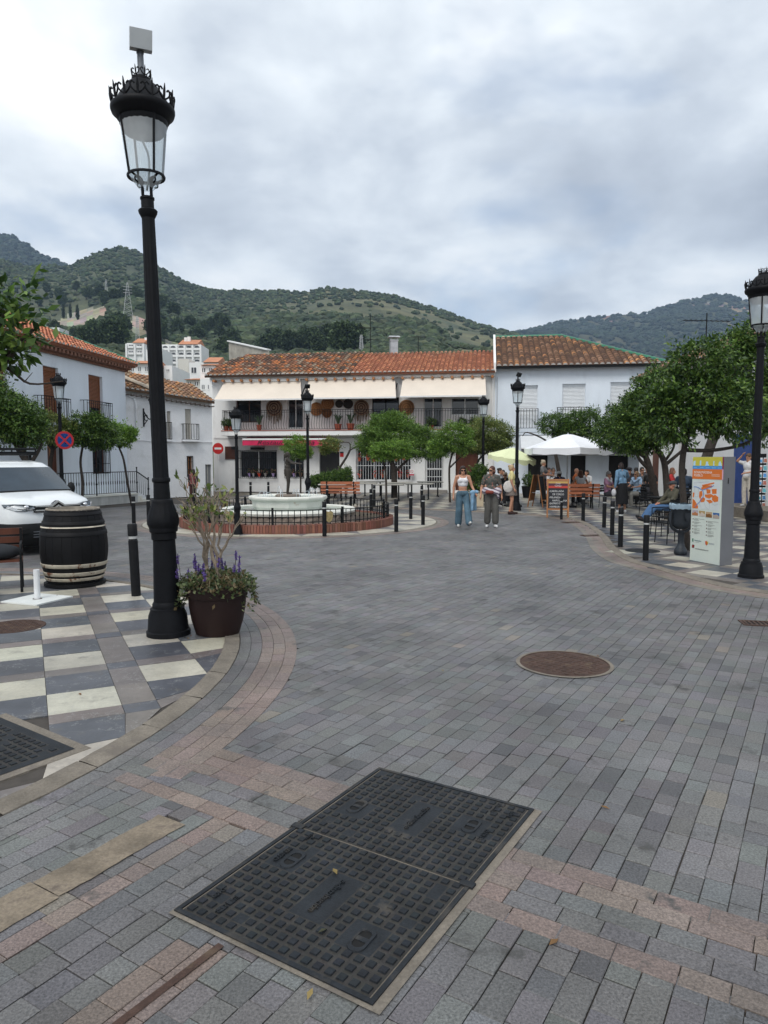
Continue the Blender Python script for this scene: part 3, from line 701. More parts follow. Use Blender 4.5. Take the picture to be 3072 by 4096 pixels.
def wall_holes(name, W_, u0, u1, z0, z1, holes, m, parent, depth=0.22, y=0.0):
    """front face of a wall with real openings and their reveals; z1 may be a pair (left, right)"""
    zl, zr = z1 if isinstance(z1, tuple) else (z1, z1)
    zt = min(zl, zr) if zl != zr else zl
    us = sorted({u0, u1, *[h[0] for h in holes], *[h[1] for h in holes]}); zs = sorted({z0, zt, *[h[2] for h in holes], *[h[3] for h in holes]})
    us = [u for u in us if u0 <= u <= u1]; zs = [z for z in zs if z0 <= z <= zt]
    mb = MB(W_.M); top = lambda u: zl + (zr - zl) * (u - u0) / (u1 - u0)
    for i in range(len(us) - 1):
        for j in range(len(zs) - 1):
            uc, zc_ = (us[i] + us[i + 1]) / 2, (zs[j] + zs[j + 1]) / 2
            if any(h[0] < uc < h[1] and h[2] < zc_ < h[3] for h in holes): continue
            mb.add([(us[i], y, zs[j]), (us[i + 1], y, zs[j]), (us[i + 1], y, zs[j + 1]), (us[i], y, zs[j + 1])], [(0, 1, 2, 3)])
        if zl != zr: mb.add([(us[i], y, zt), (us[i + 1], y, zt), (us[i + 1], y, top(us[i + 1])), (us[i], y, top(us[i]))], [(0, 1, 2, 3)])
    for a, b_, c, d in holes:
        mb.add([(a, y, c), (b_, y, c), (b_, y, d), (a, y, d), (a, y - depth, c), (b_, y - depth, c), (b_, y - depth, d), (a, y - depth, d)], [(0, 4, 5, 1), (1, 5, 6, 2), (2, 6, 7, 3), (3, 7, 4, 0)])
    return mb.build(name, m, parent)
def shutter(W_, h, m, parent, y=-0.15, name='roller_shutter', slat=0.07, open_=0.0):
    a, b_, c, d = h; fr = MB(W_.M)
    fr.box(a, a + .04, y - .02, y + .03, c, d); fr.box(b_ - .04, b_, y - .02, y + .03, c, d); fr.box(a + .04, b_ - .04, y - .02, y + .03, d - .12, d)
    p = fr.build(name, m, parent); z = d - .12; zb = c + (d - c) * open_
    while z > zb + 0.01:
        mb = MB(W_.M); z0 = max(z - slat + 0.008, zb); mb.add([(a + .04, y, z0), (b_ - .04, y, z0), (b_ - .04, y + .016, (z + z0) / 2), (a + .04, y + .016, (z + z0) / 2), (b_ - .04, y, z), (a + .04, y, z)], [(0, 1, 2, 3), (3, 2, 4, 5)]); mb.build('slat', m, p); z -= slat
    mb = MB(W_.M); mb.box(a + .03, b_ - .03, y - .06, y - .03, c, d - .1); mb.build('pane', M_GLASS, p)
    return p
def window(W_, h, parent, m=None, y=-0.15, nx=2, nz=1, name='window', th=0.05, glass=None):
    a, b_, c, d = h; m = m or M_WFRAME; fr = MB(W_.M)
    fr.box(a, a + th, y - .03, y + .02, c, d); fr.box(b_ - th, b_, y - .03, y + .02, c, d); fr.box(a + th, b_ - th, y - .03, y + .02, d - th, d); fr.box(a + th, b_ - th, y - .03, y + .02, c, c + th)
    for k in range(1, nx): x = a + (b_ - a) * k / nx; fr.box(x - th / 2, x + th / 2, y - .03, y + .018, c + th, d - th)
    for k in range(1, nz): z = c + (d - c) * k / nz; fr.box(a + th, b_ - th, y - .03, y + .016, z - th / 2, z + th / 2)
    p = fr.build(name, m, parent)
    for k in range(nx):
        x0, x1 = a + (b_ - a) * k / nx + .01, a + (b_ - a) * (k + 1) / nx - .01; g = MB(W_.M); g.box(x0, x1, y - .012, y - .006, c + .01, d - .01); g.build('pane', glass or M_GLASS, p)
    return p
def rail(W_, a, b_, z0, z1, out, parent, name='balcony_rail', belly=False, sp=0.12, ends=True, m=None, base=True, fancy=True):
    m = m or M_BLACK; fr = MB(W_.M); fr.box(a, b_, out - .02, out + .02, z1 - .025, z1); fr.box(a, b_, out - .015, out + .015, z0, z0 + .02)
    if fancy: fr.box(a, b_, out - .012, out + .012, z1 - .13, z1 - .115)
    if ends:
        for x in (a, b_): fr.box(x - .015, x + .015, 0, out, z1 - .025, z1); fr.box(x - .015, x + .015, 0, out, z0, z0 + .02)
    p = fr.build(name, m, parent); n = max(2, int((b_ - a) / sp))
    def barpath(x, yb):
        if not belly: return [(x, yb, z0), (x, yb, z1)]
        h = z1 - z0; return [(x, yb, z1), (x, yb, z1 - .35 * h), (x, yb + .10, z1 - .58 * h), (x, yb + .17, z1 - .75 * h), (x, yb + .13, z1 - .9 * h), (x, yb + .02, z0)]
    for k in range(n + 1):
        mb = MB(W_.M); x = a + (b_ - a) * k / n; mb.tube(barpath(x, out), 0.012, 5); mb.build('bar', m, p)
    if ends:
        for x in (a, b_):
            for k in range(1, max(2, int(out / sp))):
                mb = MB(W_.M); y = out * k / max(2, int(out / sp)); mb.tube([(x, y, z0), (x, y, z1)], 0.012, 5); mb.build('bar', m, p)
    return p
def grille(W_, h, parent, out=0.12, sp=0.11, m=None, rows=(0.33, 0.72), name='window_grille'):
    m = m or M_BLACK; a, b_, c, d = h; fr = MB(W_.M)
    for z in [c, d] + [c + (d - c) * r for r in rows]: fr.box(a, b_, out - .012, out + .012, z - .012, z + .012)
    for x in (a, b_):
        fr.box(x - .014, x + .014, out - .014, out + .014, c - .014, d + .014)
        for z in (c, d):
            if out > 0.02: fr.box(x - .012, x + .012, 0, out, z - .012, z + .012)
    p = fr.build(name, m, parent); n = max(2, int((b_ - a) / sp))
    for k in range(n + 1): mb = MB(W_.M); x = a + (b_ - a) * k / n; mb.tube([(x, out, c), (x, out, d)], 0.011, 5); mb.build('bar', m, p)
    return p
def shell(W_, u0, u1, z1, depth, m, parent, zl=None):              # back and side walls
    zl = zl or z1; mb = MB(W_.M)
    mb.add([(u0, 0, 0), (u0, -depth, 0), (u0, -depth, zl), (u0, 0, zl)], [(0, 1, 2, 3)]); mb.add([(u1, 0, 0), (u1, 0, z1), (u1, -depth, z1), (u1, -depth, 0)], [(0, 1, 2, 3)])
    mb.add([(u0, -depth, 0), (u1, -depth, 0), (u1, -depth, z1), (u0, -depth, zl)], [(0, 1, 2, 3)])
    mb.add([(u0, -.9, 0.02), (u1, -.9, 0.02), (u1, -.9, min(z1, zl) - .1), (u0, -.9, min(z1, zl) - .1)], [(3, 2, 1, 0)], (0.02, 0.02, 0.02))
    return mb.build('side_walls', m, parent)

# ------------------------------------------------------------------ the restaurant with the long balcony
W1 = Wall((XD(850, 40.2), 40.2), (XD(2625, 36.8), 36.8))
# W1.M keeps x to the right along the facade
rb = empty('restaurant_building', (0, 0, 0), 0, 'two storey white restaurant with long black balcony and cream awnings', 'building')
UA, UB, UC = W1.at(854, 1800)[0], W1.at(1979, 1700)[0], W1.at(2625, 1600)[0]
ZE = W1.at(1400, 1496)[1]
H_ = lambda *q: W1.rect(*q)
holes = dict(w1=H_(958, 1802, 1108, 1912), w2=H_(1142, 1830, 1216, 1912), d1=H_(1278, 1808, 1358, 1969), w3=H_(1424, 1795, 1645, 1922), d2=H_(1700, 1795, 1775, 1958), d3=H_(1822, 1795, 1912, 1962),
             u1=H_(945, 1590, 1044, 1690), u2=H_(1150, 1590, 1212, 1713), u3=H_(1488, 1590, 1596, 1700), u4=H_(1694, 1590, 1770, 1710), u5=H_(1804, 1590, 1915, 1660))
ZT = ZE + 0.05
wl = wall_holes('wall', W1, UA, UB, 0.0, ZT, list(holes.values()), M_PLAS, rb)
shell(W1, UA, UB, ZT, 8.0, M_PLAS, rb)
for k in ('w1', 'w2'): window(W1, holes[k], rb, nx=2, nz=1); grille(W1, holes[k], rb, 0.16)
# the two black transom strips over the grilled window
window(W1, holes['w3'], rb, nx=3); grille(W1, holes['w3'], rb, 0.20, 0.14, M_WMET, (0.47, 0.74))
window(W1, holes['u1'], rb, m=mat('brown_window_frame', (0.12, 0.05, 0.03), 0.5), nx=2); window(W1, holes['u3'], rb, m=M_BLACK, nx=2); window(W1, holes['u5'], rb, m=M_WFRAME, nx=2)
for k in ('u2', 'u4'): window(W1, holes[k], rb, nx=2, nz=1, name='balcony_door')
dk = MB(W1.M); a, b_, c, d = holes['d1']; dk.box(a, b_, -.3, -.2, c, d); dr = dk.build('door', mat('black_door', (0.02, 0.018, 0.018), 0.4, var=0.2, scale=4), rb)
for k in range(2):
    for j in range(3):
        mb = MB(W1.M); mb.box(a + .08 + k * (b_ - a) / 2, a + (b_ - a) / 2 - .06 + k * (b_ - a) / 2, -.2, -.185, c + .15 + j * .65, c + .7 + j * .65); mb.build('panel', MATS['black_door'], dr)
a, b_, c, d = holes['d2']; window(W1, holes['d2'], rb, nx=1, nz=2, name='door', th=0.08); grille(W1, (a + .1, b_ - .1, c + .08, d - .08), rb, -0.06, 0.13, M_WMET, (0.30, 0.52), 'grille')
a, b_, c, d = holes['d3']; dd = MB(W1.M); dd.box(a, b_, -.26, -.2, c, d); dr = dd.build('door', M_BROWN, rb)
for k in range(2):
    x0 = a + .06 + k * (b_ - a) / 2; x1 = x0 + (b_ - a) / 2 - .12
    for z0, z1 in ((c + .15, c + .55), (c + .68, d - .1)):
        mb = MB(W1.M); mb.box(x0, x1, -.2, -.17, z0, z1); mb.build('panel', M_BROWN, dr)
mb = MB(W1.M); mb.box(holes['d2'][0] - .2, holes['d2'][1] + .2, 0.02, 0.75, 0.0, holes['d2'][2] - .01); mb.build('doorstep', mat('grey_step', (0.25, 0.23, 0.21), 0.8), rb)
# balcony slab, red edge, rail with a belly
a0, _ = W1.at(884, 1720, 0.95); b0, _ = W1.at(1925, 1700, 0.95); zs0 = W1.at(1300, 1741, 0.95)[1]; zs1 = W1.at(1300, 1722, 0.95)[1]; zr1 = W1.at(1300, 1637, 0.95)[1]
mb = MB(W1.M); mb.box(a0, b0, 0.004, 0.95, zs0, zs1); slab = mb.build('balcony_slab', M_PLAS, rb)
n = 26
for k in range(n): mb = MB(W1.M); mb.box(a0 + (b0 - a0) * k / n + .006, a0 + (b0 - a0) * (k + 1) / n - .006, 0.05, 0.98, zs1 + .002, zs1 + .035); mb.build('edge_tile', M_TERRA, slab)
rail(W1, a0 + .03, b0 - .05, zs1 + .09, zr1, 0.80, rb, belly=True, sp=0.14)
# eave: beam ends, gutter board, drain pipe
mb = MB(W1.M); mb.box(UA - .02, UB, -.02, 0.20, ZE - .24, ZE - .03); mb.build('eave_board', M_PLAS, rb)
for k in range(30):
    u = UA + .25 + (UB - UA - .4) * k / 29; mb = MB(W1.M); mb.tube([(u, 0.1, ZE - .30), (u, 0.46, ZE - .30)], 0.075, 8); mb.build('beam_end', M_WOOD, rb)
mb = MB(W1.M); mb.tube([(UB - .12, .08, 0), (UB - .12, .08, ZE - .2)], 0.05, 8); mb.build('drain_pipe', M_PLAS, rb)
back = -W1.n; d1 = W1.d
def wp(u, z, out=0.0): return W1.p + W1.d * u + W1.n * out + Vector((0, 0, z))
US = W1.at(1410, 1500)[0]; zl = lambda u: ZE - .06 - (u - UA) * 0.0
roof(rb, wp(UA - .25, ZE - .03, .5), wp(US, ZE - .03, .5), back, R(20.5), lambda u: min(4.95, 3.0 + u * 2.2), TILE_PAL['old'], 0.255, 0.37, 300)
roof(rb, wp(US, ZE - .02, .5), wp(UB - .02, ZE - .02, .5), back, R(19.5), lambda u: 4.9, TILE_PAL['new'], 0.25, 0.37, 300)
top = wp(US, ZE - .03, .5) + (back * math.cos(R(20.5)) + Vector((0, 0, math.sin(R(20.5))))) * 4.95
ch = AT(1575, 1420, top.y + .1); mb = MB(Mx((ch.x, ch.y, ch.z - .4), 0.15)); mb.box(-.22, .22, -.22, .22, 0, 1.25); mb.box(-.25, .25, -.25, .25, 1.2, 1.28)
for x, y in ((-.2, -.2), (.2, -.2), (.2, .2), (-.2, .2)): mb.bar((x, y, 1.25), (x, y, 1.42), 0.03)
mb.add([(-.36, -.3, 1.42), (.36, -.3, 1.42), (.36, .3, 1.42), (-.36, .3, 1.42), (-.3, -.25, 1.5), (.3, -.25, 1.5), (.3, .25, 1.5), (-.3, .25, 1.5)], [(0, 1, 5, 4), (1, 2, 6, 5), (2, 3, 7, 6), (3, 0, 4, 7), (4, 5, 6, 7), (3, 2, 1, 0)])
mb.build('chimney', M_GALV, rb)
def antenna(parent, base, h, arms, name='antenna', m=None):
    mb = MB(Mx(base)); mb.tube([(0, 0, 0), (0, 0, h)], 0.022, 6)
    for z, l, n_, ang in arms:
        c_, s_ = math.cos(ang), math.sin(ang); mb.tube([(-l * c_, -l * s_, z), (l * c_, l * s_, z)], 0.015, 5)
        for k in range(n_):
            t = -l + 2 * l * k / max(1, n_ - 1); mb.tube([(t * c_ + .22 * s_, t * s_ - .22 * c_, z), (t * c_ - .22 * s_, t * s_ + .22 * c_, z)], 0.008, 4)
    return mb.build(name, m or M_BLACK, parent)
p = AT(1482, 1412, top.y + .3); antenna(rb, (p.x, p.y, p.z - .3), 2.55, [(2.45, .15, 2, .1), (1.8, .8, 9, .05), (1.1, .5, 6, .4)])
p = AT(1673, 1410, top.y + .2); antenna(rb, (p.x, p.y, p.z - .3), 1.25, [(1.22, .42, 7, .1)])
# three cream roller awnings
for x0, x1 in ((856, 1206), (1222, 1584), (1600, 1945)):
    ua, ub = W1.at(x0, 1598, 1.35)[0], W1.at(x1, 1590, 1.35)[0]; uta, utb = W1.at(x0 + (40 if x0 < 900 else 12), 1530, .2)[0], W1.at(x1 - 4, 1520, .2)[0]
    zt, zb = W1.at((x0 + x1) / 2, 1527 - (x0 - 856) * .026, .2)[1], W1.at((x0 + x1) / 2, 1596 - (x0 - 856) * .018, 1.35)[1]
    mb = MB(W1.M); n = 8; V = []
    for j in range(5):
        t = j / 4
        for i in range(n + 1):
            s_ = i / n; u = (uta * (1 - s_) + utb * s_) * (1 - t) + (ua * (1 - s_) + ub * s_) * t; V.append((u, .2 + 1.15 * t, zt + (zb - zt) * t - .03 * math.sin(math.pi * t)))
    Fs = [(j * (n + 1) + i, j * (n + 1) + i + 1, (j + 1) * (n + 1) + i + 1, (j + 1) * (n + 1) + i) for j in range(4) for i in range(n)]
    mb.add(V, Fs); aw = mb.build('awning', M_AWN, rb, 60)
    mb = MB(W1.M); mb.box(ua, ub, 1.31, 1.39, zb - .07, zb + .01); mb.build('front_bar', M_WFRAME, aw)
    mb = MB(W1.M); mb.box(uta, utb, .1, .26, zt, zt + .14); mb.build('cassette', M_WFRAME, aw)
    for u in (ua + .1, ub - .1):
        mb = MB(W1.M); mb.bar((u, .1, zt - .25), (u, 1.3, zb - .03), .05); mb.build('arm', M_BLACK, aw)
# crimson shop awning with its lettering
ua, ub = W1.at(970, 1770, .9)[0], W1.at(1310, 1770, .9)[0]; z0, z1, z2 = W1.at(1100, 1781, .9)[1], W1.at(1100, 1760, .9)[1], W1.at(1100, 1748, .12)[1]
mb = MB(W1.M); V = [(ua, .12, z2), (ub, .12, z2), (ub, .86, z1 + .04), (ua, .86, z1 + .04)]; mb.add(V, [(0, 1, 2, 3)]); aw = mb.build('awning', M_PINKAWN, rb)
mb = MB(W1.M); n = 30; V = []
for i in range(n + 1): u = ua + (ub - ua) * i / n; wv = .03 * math.sin(i * 1.3); V += [(u, .9, z1), (u, .9 + wv, z0 + (.05 * math.sin(i * .4) if i > 20 else 0))]
mb.add(V, [(2 * i, 2 * i + 2, 2 * i + 3, 2 * i + 1) for i in range(n)]); mb.build('valance', M_PINKAWN, aw, 60)
mb = MB(W1.M); mb.box(ua, ub, .84, .93, z1, z1 + .09); mb.build('front_bar', M_WFRAME, aw)
M_INK = mat('dark_lettering', (0.05, 0.004, 0.012), 0.6, var=0)
def wtext(W_, body, u, z, out, size, m, parent, name='lettering', xs=1.0, shear=0.0):
    return text_obj(name, body, size, m, parent, W_.M @ Matrix.Translation((u, out, z)) @ Matrix.Rotation(math.pi / 2, 4, 'X'), 0.002, xs=xs, shear=shear)
wtext(W1, 'Restaurante', W1.at(1110, 1770, .95)[0], (z0 + z1) / 2, .95, .36, M_INK, aw, xs=1.35, shear=.35)
wtext(W1, 'ña', W1.at(1240, 1770, .95)[0], (z0 + z1) / 2, .95, .36, M_INK, aw, xs=1.35, shear=.35)
def plate(W_, box, out, col, parent, name, th=.03, m=None):
    a, b_, c, d = W_.rect(*box, out) if len(box) == 4 and box[0] > 50 else box
    mb = MB(W_.M); mb.box(a, b_, out - th, out, c, d, col); o_ = mb.build(name, m or M_SIGN, parent)
    return o_, ((a + b_) / 2, (c + d) / 2, b_ - a, d - c)
sg = empty('menu_board', (0, 0, 0), 0, 'dark brown picture board on the wall beside the no entry sign', 'sign')
plate(W1, (900, 1786, 952, 1837), .06, (0.07, 0.025, 0.015), sg, 'panel', .05); plate(W1, (925, 1786, 950, 1798), .065, (0.01, 0.01, 0.01), sg, 'header', .004)
sg = empty('shop_sign', (0, 0, 0), 0, 'orange sign with dark script lettering above the black restaurant door', 'sign')
o_, (u, z, w_, h_) = plate(W1, (1280, 1770, 1356, 1806), .07, (0.50, 0.22, 0.07), sg, 'panel', .06)
for k, t in enumerate(('Eat', 'Drink', 'Smile')): wtext(W1, t, u, z + h_ * (.3 - .3 * k), .072, .19, M_INK, sg, shear=.3)
sg = empty('wall_sign', (0, 0, 0), 0, 'small red and black notice on the wall right of the black door', 'sign')
plate(W1, (1360, 1813, 1374, 1827), .03, (0.55, 0.02, 0.02), sg, 'panel'); plate(W1, (1360, 1807, 1374, 1813), .03, (0.02, 0.02, 0.03), sg, 'header')
sg = empty('no_smoking_sign', (0, 0, 0), 0, 'white no smoking sign by the white barred window', 'sign')
o_, (u, z, w_, h_) = plate(W1, (1638, 1876, 1656, 1903), .24, (0.8, 0.8, 0.8), sg, 'panel', .02); plate(W1, (1638, 1896, 1656, 1902), .243, (0.5, 0.02, 0.06), sg, 'caption', .002)
mb = MB(W1.M @ Matrix.Translation((u, .245, z + .05)) @ Matrix.Rotation(math.pi / 2, 4, 'X')); mb.lathe([(.085, 0), (.085, .004), (.065, .004), (.065, 0)], 18, col=(0.6, 0.02, 0.03), ang=(0, 6.283)); mb.bar((-.05, .05, .003), (.05, -.05, .003), .015, .004, (0.05, 0.02, 0.05)); mb.build('symbol', M_SIGN, sg)
ne = empty('no_entry_sign', (0, 0, 0), 0, 'round red no entry sign with white bar at the restaurant corner', 'sign')
u, z = W1.at(872, 1794, .4); mb = MB(W1.M @ Matrix.Translation((u, .4, z)) @ Matrix.Rotation(-math.pi / 2, 4, 'X')); mb.lathe([(.0001, -.02), (.31, -.02), (.31, .008), (.0001, .009)], 28, col=(0.55, 0.02, 0.02)); mb.build('disc', M_SIGN, ne, 40)
mb = MB(W1.M); mb.box(u - .2, u + .2, .405, .414, z - .055, z + .055, (0.75, 0.75, 0.75)); mb.build('bar', M_SIGN, ne)
mb = MB(W1.M); mb.tube([(u, .36, 0), (u, .36, z + .36)], 0.03, 8); mb.build('post', M_PLAS, ne)
fl = empty('floodlight', (0, 0, 0), 0, 'black floodlight on the wall above the grilled restaurant window', 'lamp')
a, b_, c, d = W1.rect(1003, 1789, 1056, 1799, .3); mb = MB(W1.M); mb.box(a, b_, .22, .36, c, d); mb.build('housing', M_BLACK, fl); mb = MB(W1.M); mb.box((a + b_) / 2 - .03, (a + b_) / 2 + .03, 0, .24, c + .02, d - .02); mb.build('bracket', M_BLACK, fl)

# ------------------------------------------------------------------ white corner building on the right
wb = empty('corner_building', (0, 0, 0), 0, 'white two storey corner house with green ridge tiles and white shutters', 'building')
ZE2 = W1.at(2300, 1466)[1]
h2 = dict(s1=H_(2070, 1541, 2150, 1712), s2=H_(2248, 1535, 2341, 1706), s3=H_(2440, 1528, 2528, 1698), g1=H_(2112, 1822, 2190, 1962), g2=H_(2282, 1822, 2342, 1970), g3=H_(2434, 1822, 2512, 1975))
wall_holes('wall', W1, UB + .004, UC, 0, ZE2, list(h2.values()), M_PLASL, wb); shell(W1, UB + .004, UC, ZE2, 9.0, M_PLASL, wb)
for k in ('s1', 's2', 's3'): shutter(W1, h2[k], M_WSHUT, wb)
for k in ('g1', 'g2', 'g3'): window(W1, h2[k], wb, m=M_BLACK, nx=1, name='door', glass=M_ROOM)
for x0, x1, y0, y1 in ((2072, 2152, 1634, 1713), (2230, 2357, 1628, 1697), (2425, 2545, 1622, 1690)):
    a, b_, c, d = W1.rect(x0, y0, x1, y1, .25); rail(W1, a, b_, c, d, .25, wb, sp=.13)
mb = MB(W1.M); mb.box(UB + .02, UC + .1, .30, .42, ZE2 - .10, ZE2 + .02); mb.build('gutter', M_BLACK, wb)
zl_ = W1.at(2300, 1738, .1)[1]; mb = MB(W1.M); mb.box(UB + .02, UC, .004, .10, zl_, zl_ + .09); mb.build('ledge', M_PLASL, wb)
za, zb_ = W1.at(2350, 1795, 1.3)[1], W1.at(2350, 1822, 1.3)[1]; ua = W1.at(2085, 1800, 1.3)[0]
mb = MB(W1.M); mb.add([(ua, .12, zl_ - .05), (UC - .2, .12, zl_ - .05), (UC - .2, 1.3, za), (ua, 1.3, za)], [(0, 1, 2, 3)]); aw = mb.build('awning', M_GREYAWN, wb)
mb = MB(W1.M); mb.box(ua, UC - .2, 1.29, 1.31, zb_, za); mb.build('valance', mat('charcoal_valance', (0.10, 0.105, 0.11), 0.8), aw)
mb = MB(W1.M); mb.box(ua, UC - .2, 1.24, 1.34, za, za + .05); mb.build('front_bar', M_WFRAME, aw)
wtext(W1, 'Ventreska', W1.at(2437, 1808, 1.32)[0], (za + zb_) / 2, 1.316, .34, M_DARK, aw, xs=1.25, shear=.3)
LR = UC - UB; hl = 5.7
def len2(u):
    v = LR + .4 - u; return min(hl, max(.06, v * 1.18))
rf = roof(wb, wp(UB + .03, ZE2 + .03, .42), wp(UC + .42, ZE2 + .03, .42), back, R(24), len2, TILE_PAL['brown'], 0.31, 0.36, 300)
s24 = back * math.cos(R(24)) + Vector((0, 0, math.sin(R(24)))); r0 = wp(UB + .03, ZE2 + .03, .42) + s24 * hl; r1 = wp(UB + LR + .43 - hl / 1.18, ZE2 + .03, .42) + s24 * hl; r2 = wp(UC + .36, ZE2 + .06, .42)
off = Vector((0, 0, .03)); ridge_tiles(rf, r0 + off, r1 + off, M_GTILE); ridge_tiles(rf, r1 + off, r2 + off, M_GTILE)
mb = MB(); q = wp(UB + .03, ZE2 + .03, .42); mb.add([q + Vector((0, 0, .2)), q - Vector((0, 0, .3)), r0 - Vector((0, 0, .3)), r0 + Vector((0, 0, .2))] + [x - d1 * .12 for x in (q + Vector((0, 0, .2)), q - Vector((0, 0, .3)), r0 - Vector((0, 0, .3)), r0 + Vector((0, 0, .2)))], [(0, 1, 2, 3), (7, 6, 5, 4), (0, 3, 7, 4), (0, 4, 5, 1)]); mb.build('verge', M_PLAS, rf)

M_CABLE = mat('wall_cable', (.30, .31, .32), .7)
mb = MB(W1.M); zc_ = W1.at(2300, 1740, .1)[1]; mb.tube([(UB + .1, .05, ZE2 - .5), (UB + .1, .05, zc_ + .2), (UB + .5, .05, zc_ + .16), (UC - 3, .05, zc_ + .13), (UC, .05, zc_ + .17)], .014, 5); mb.build('cable', M_CABLE, wb)
mb = MB(W1.M); mb.tube([(UA + .05, .04, zs0 - .1), (UA + 2.4, .04, zs0 - .16), (UA + 6, .04, zs0 - .1), (UB - .2, .04, zs0 - .15)], .013, 5); mb.build('cable', M_CABLE, rb)
# ------------------------------------------------------------------ house with brown shutters on the left
pc = Vector((XD(512, 32.3), 32.3, 0)); pq = Vector((XD(180, 26.2), 26.2, 0)); dl = (pc - pq).normalized(); p00 = pq - dl * 9
W2 = Wall(p00[:2], pc[:2]); H2 = lambda *q: W2.rect(*q)
lb = empty('shuttered_house', (0, 0, 0), 0, 'pale blue white house with brown roller shutters and orange roof', 'building')
ZL = W2.at(420, 1447)[1]; UL = W2.len
hl2 = dict(a=H2(-20, 1440, 28, 1650), b=H2(175, 1468, 236, 1700), c=H2(356, 1503, 411, 1690), d=H2(192, 1770, 246, 1985), e=H2(371, 1775, 424, 1893))
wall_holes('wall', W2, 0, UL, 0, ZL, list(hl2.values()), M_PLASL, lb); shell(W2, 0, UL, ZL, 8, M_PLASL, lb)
shutter(W2, hl2['a'], M_SHUT, lb, slat=.055); shutter(W2, hl2['b'], M_SHUT, lb, slat=.055); shutter(W2, hl2['c'], M_SHUT, lb, slat=.055, open_=.32)
window(W2, hl2['e'], lb, m=M_BROWN); grille(W2, hl2['e'], lb, .18, .13)
a, b_, c, d = hl2['d']; mb = MB(W2.M); mb.box(a, b_, -.28, -.2, c, d); dr = mb.build('door', M_WOOD, lb)
for k in range(2): mb = MB(W2.M); mb.box(a + .1 + k * (b_ - a) / 2, a + (b_ - a) / 2 - .05 + k * (b_ - a) / 2, -.2, -.18, c + .2, d - .2); mb.build('panel', M_BROWN, dr)
for x0, x1, y0, y1 in ((-40, 82, 1568, 1660), (168, 284, 1588, 1690), (350, 450, 1606, 1690)):
    a, b_, c, d = W2.rect(x0, y0, x1, y1, .3); rail(W2, a, b_, c, d, .3, lb, sp=.14); mb = MB(W2.M); mb.box(a - .05, b_ + .05, .003, .36, c - .1, c); mb.build('balcony_slab', M_PLASL, lb)
mb = MB(W2.M)
for k, (o0, z0, z1) in enumerate(((.10, .34, .24), (.22, .24, .12), (.34, .12, .0))): mb.box(-.1, UL + o0, -.02, o0, ZL - z0 + .1, ZL - z1 + .1)
mb.build('cornice', mat('brick_cornice', (0.22, 0.11, 0.075), 0.9, var=.25, scale=14), lb)
n = 60
for k in range(n): u = UL * (k + .5) / n; mb = MB(W2.M); mb.box(u - .06, u + .06, .22, .33, ZL - .13, ZL - .025); mb.build('dentil', MATS['brick_cornice'], lb)
w2p = lambda u, z, out=0.0: W2.p + W2.d * u + W2.n * out + Vector((0, 0, z)); bk2 = -W2.n
rf = roof(lb, w2p(0, ZL + .12, .42), w2p(UL + .42, ZL + .12, .42), bk2, R(24), lambda u: min(5.5, max(.06, (UL + .42 - u) * 1.12)), TILE_PAL['orange'], .24, .36, 300)
hp = w2p(UL + .42, ZL + .15, .42); hq = w2p(UL + .42 - 4.9, ZL + .12, .42) + (bk2 * math.cos(R(24)) + Vector((0, 0, math.sin(R(24))))) * 5.5; ridge_tiles(rf, hq, hp, M_GTILE)

# ------------------------------------------------------------------ rough old house in the lane
W3 = Wall((XD(507, 32.6), 32.6), (XD(853, 35.2), 35.2)); H3 = lambda *q: W3.rect(*q)
ob = empty('old_house', (0, 0, 0), 0, 'rough whitewashed old house with lichen covered roof in the lane', 'building')
zA, zB = W3.at(512, 1560)[1], W3.at(848, 1612)[1]; U3 = W3.len
h3 = dict(a=H3(741, 1636, 765, 1757), b=H3(748, 1825, 770, 1905), c=H3(822, 1858, 846, 1986), d=H3(668, 1645, 683, 1757))
wall_holes('wall', W3, 0, U3, 0, (zA, zB), list(h3.values()), M_PLASB, ob); shell(W3, 0, U3, zB, 7, M_PLASB, ob, zA)
M_GREYW = mat('grey_painted_wood', (0.40, 0.38, 0.34), 0.7, var=.15, scale=4)
for k, m in (('a', M_GREYW), ('d', M_GREYW), ('c', mat('grey_lane_door', (0.16, 0.165, 0.17), 0.6))):
    a, b_, c, d = h3[k]; mb = MB(W3.M); mb.box(a, b_, -.16, -.1, c, d); dr = mb.build('door' if k == 'c' else 'window_shutter', m, ob)
    mb = MB(W3.M); mb.box((a + b_) / 2 - .015, (a + b_) / 2 + .015, -.1, -.09, c, d); mb.build('post', M_GREYW, dr)
window(W3, h3['b'], ob, m=M_WOOD, nx=2); grille(W3, h3['b'], ob, .05, .1)
for x0, x1, y0, y1 in ((735, 796, 1695, 1758), (655, 687, 1688, 1757)):
    a, b_, c, d = W3.rect(x0, y0, x1, y1, .25); rail(W3, a, b_, c, d, .25, ob, sp=.11, fancy=False); mb = MB(W3.M); mb.box(a - .05, b_ + .05, .003, .3, c - .1, c - .02); mb.build('balcony_slab', M_PLASB, ob)
mb = MB(W3.M); mb.tube([(W3.at(520, 1700)[0], .04, W3.at(540, 1760)[1]), (W3.at(700, 1770)[0], .04, W3.at(700, 1768)[1]), (U3, .04, W3.at(850, 1768)[1])], .02, 5); mb.build('cable', M_PLASB, ob)
mb = MB(W3.M); x = W3.at(545, 1700)[0]; mb.tube([(x - .5, .05, zA - .2), (x - .1, .06, zA - .35), (x, .06, zA - .6), (x, .06, W3.at(545, 1760)[1])], .05, 7); mb.build('drain_pipe', M_PLASB, ob)
w3p = lambda u, z, out=0.0: W3.p + W3.d * u + W3.n * out + Vector((0, 0, z)); bk3 = -W3.n
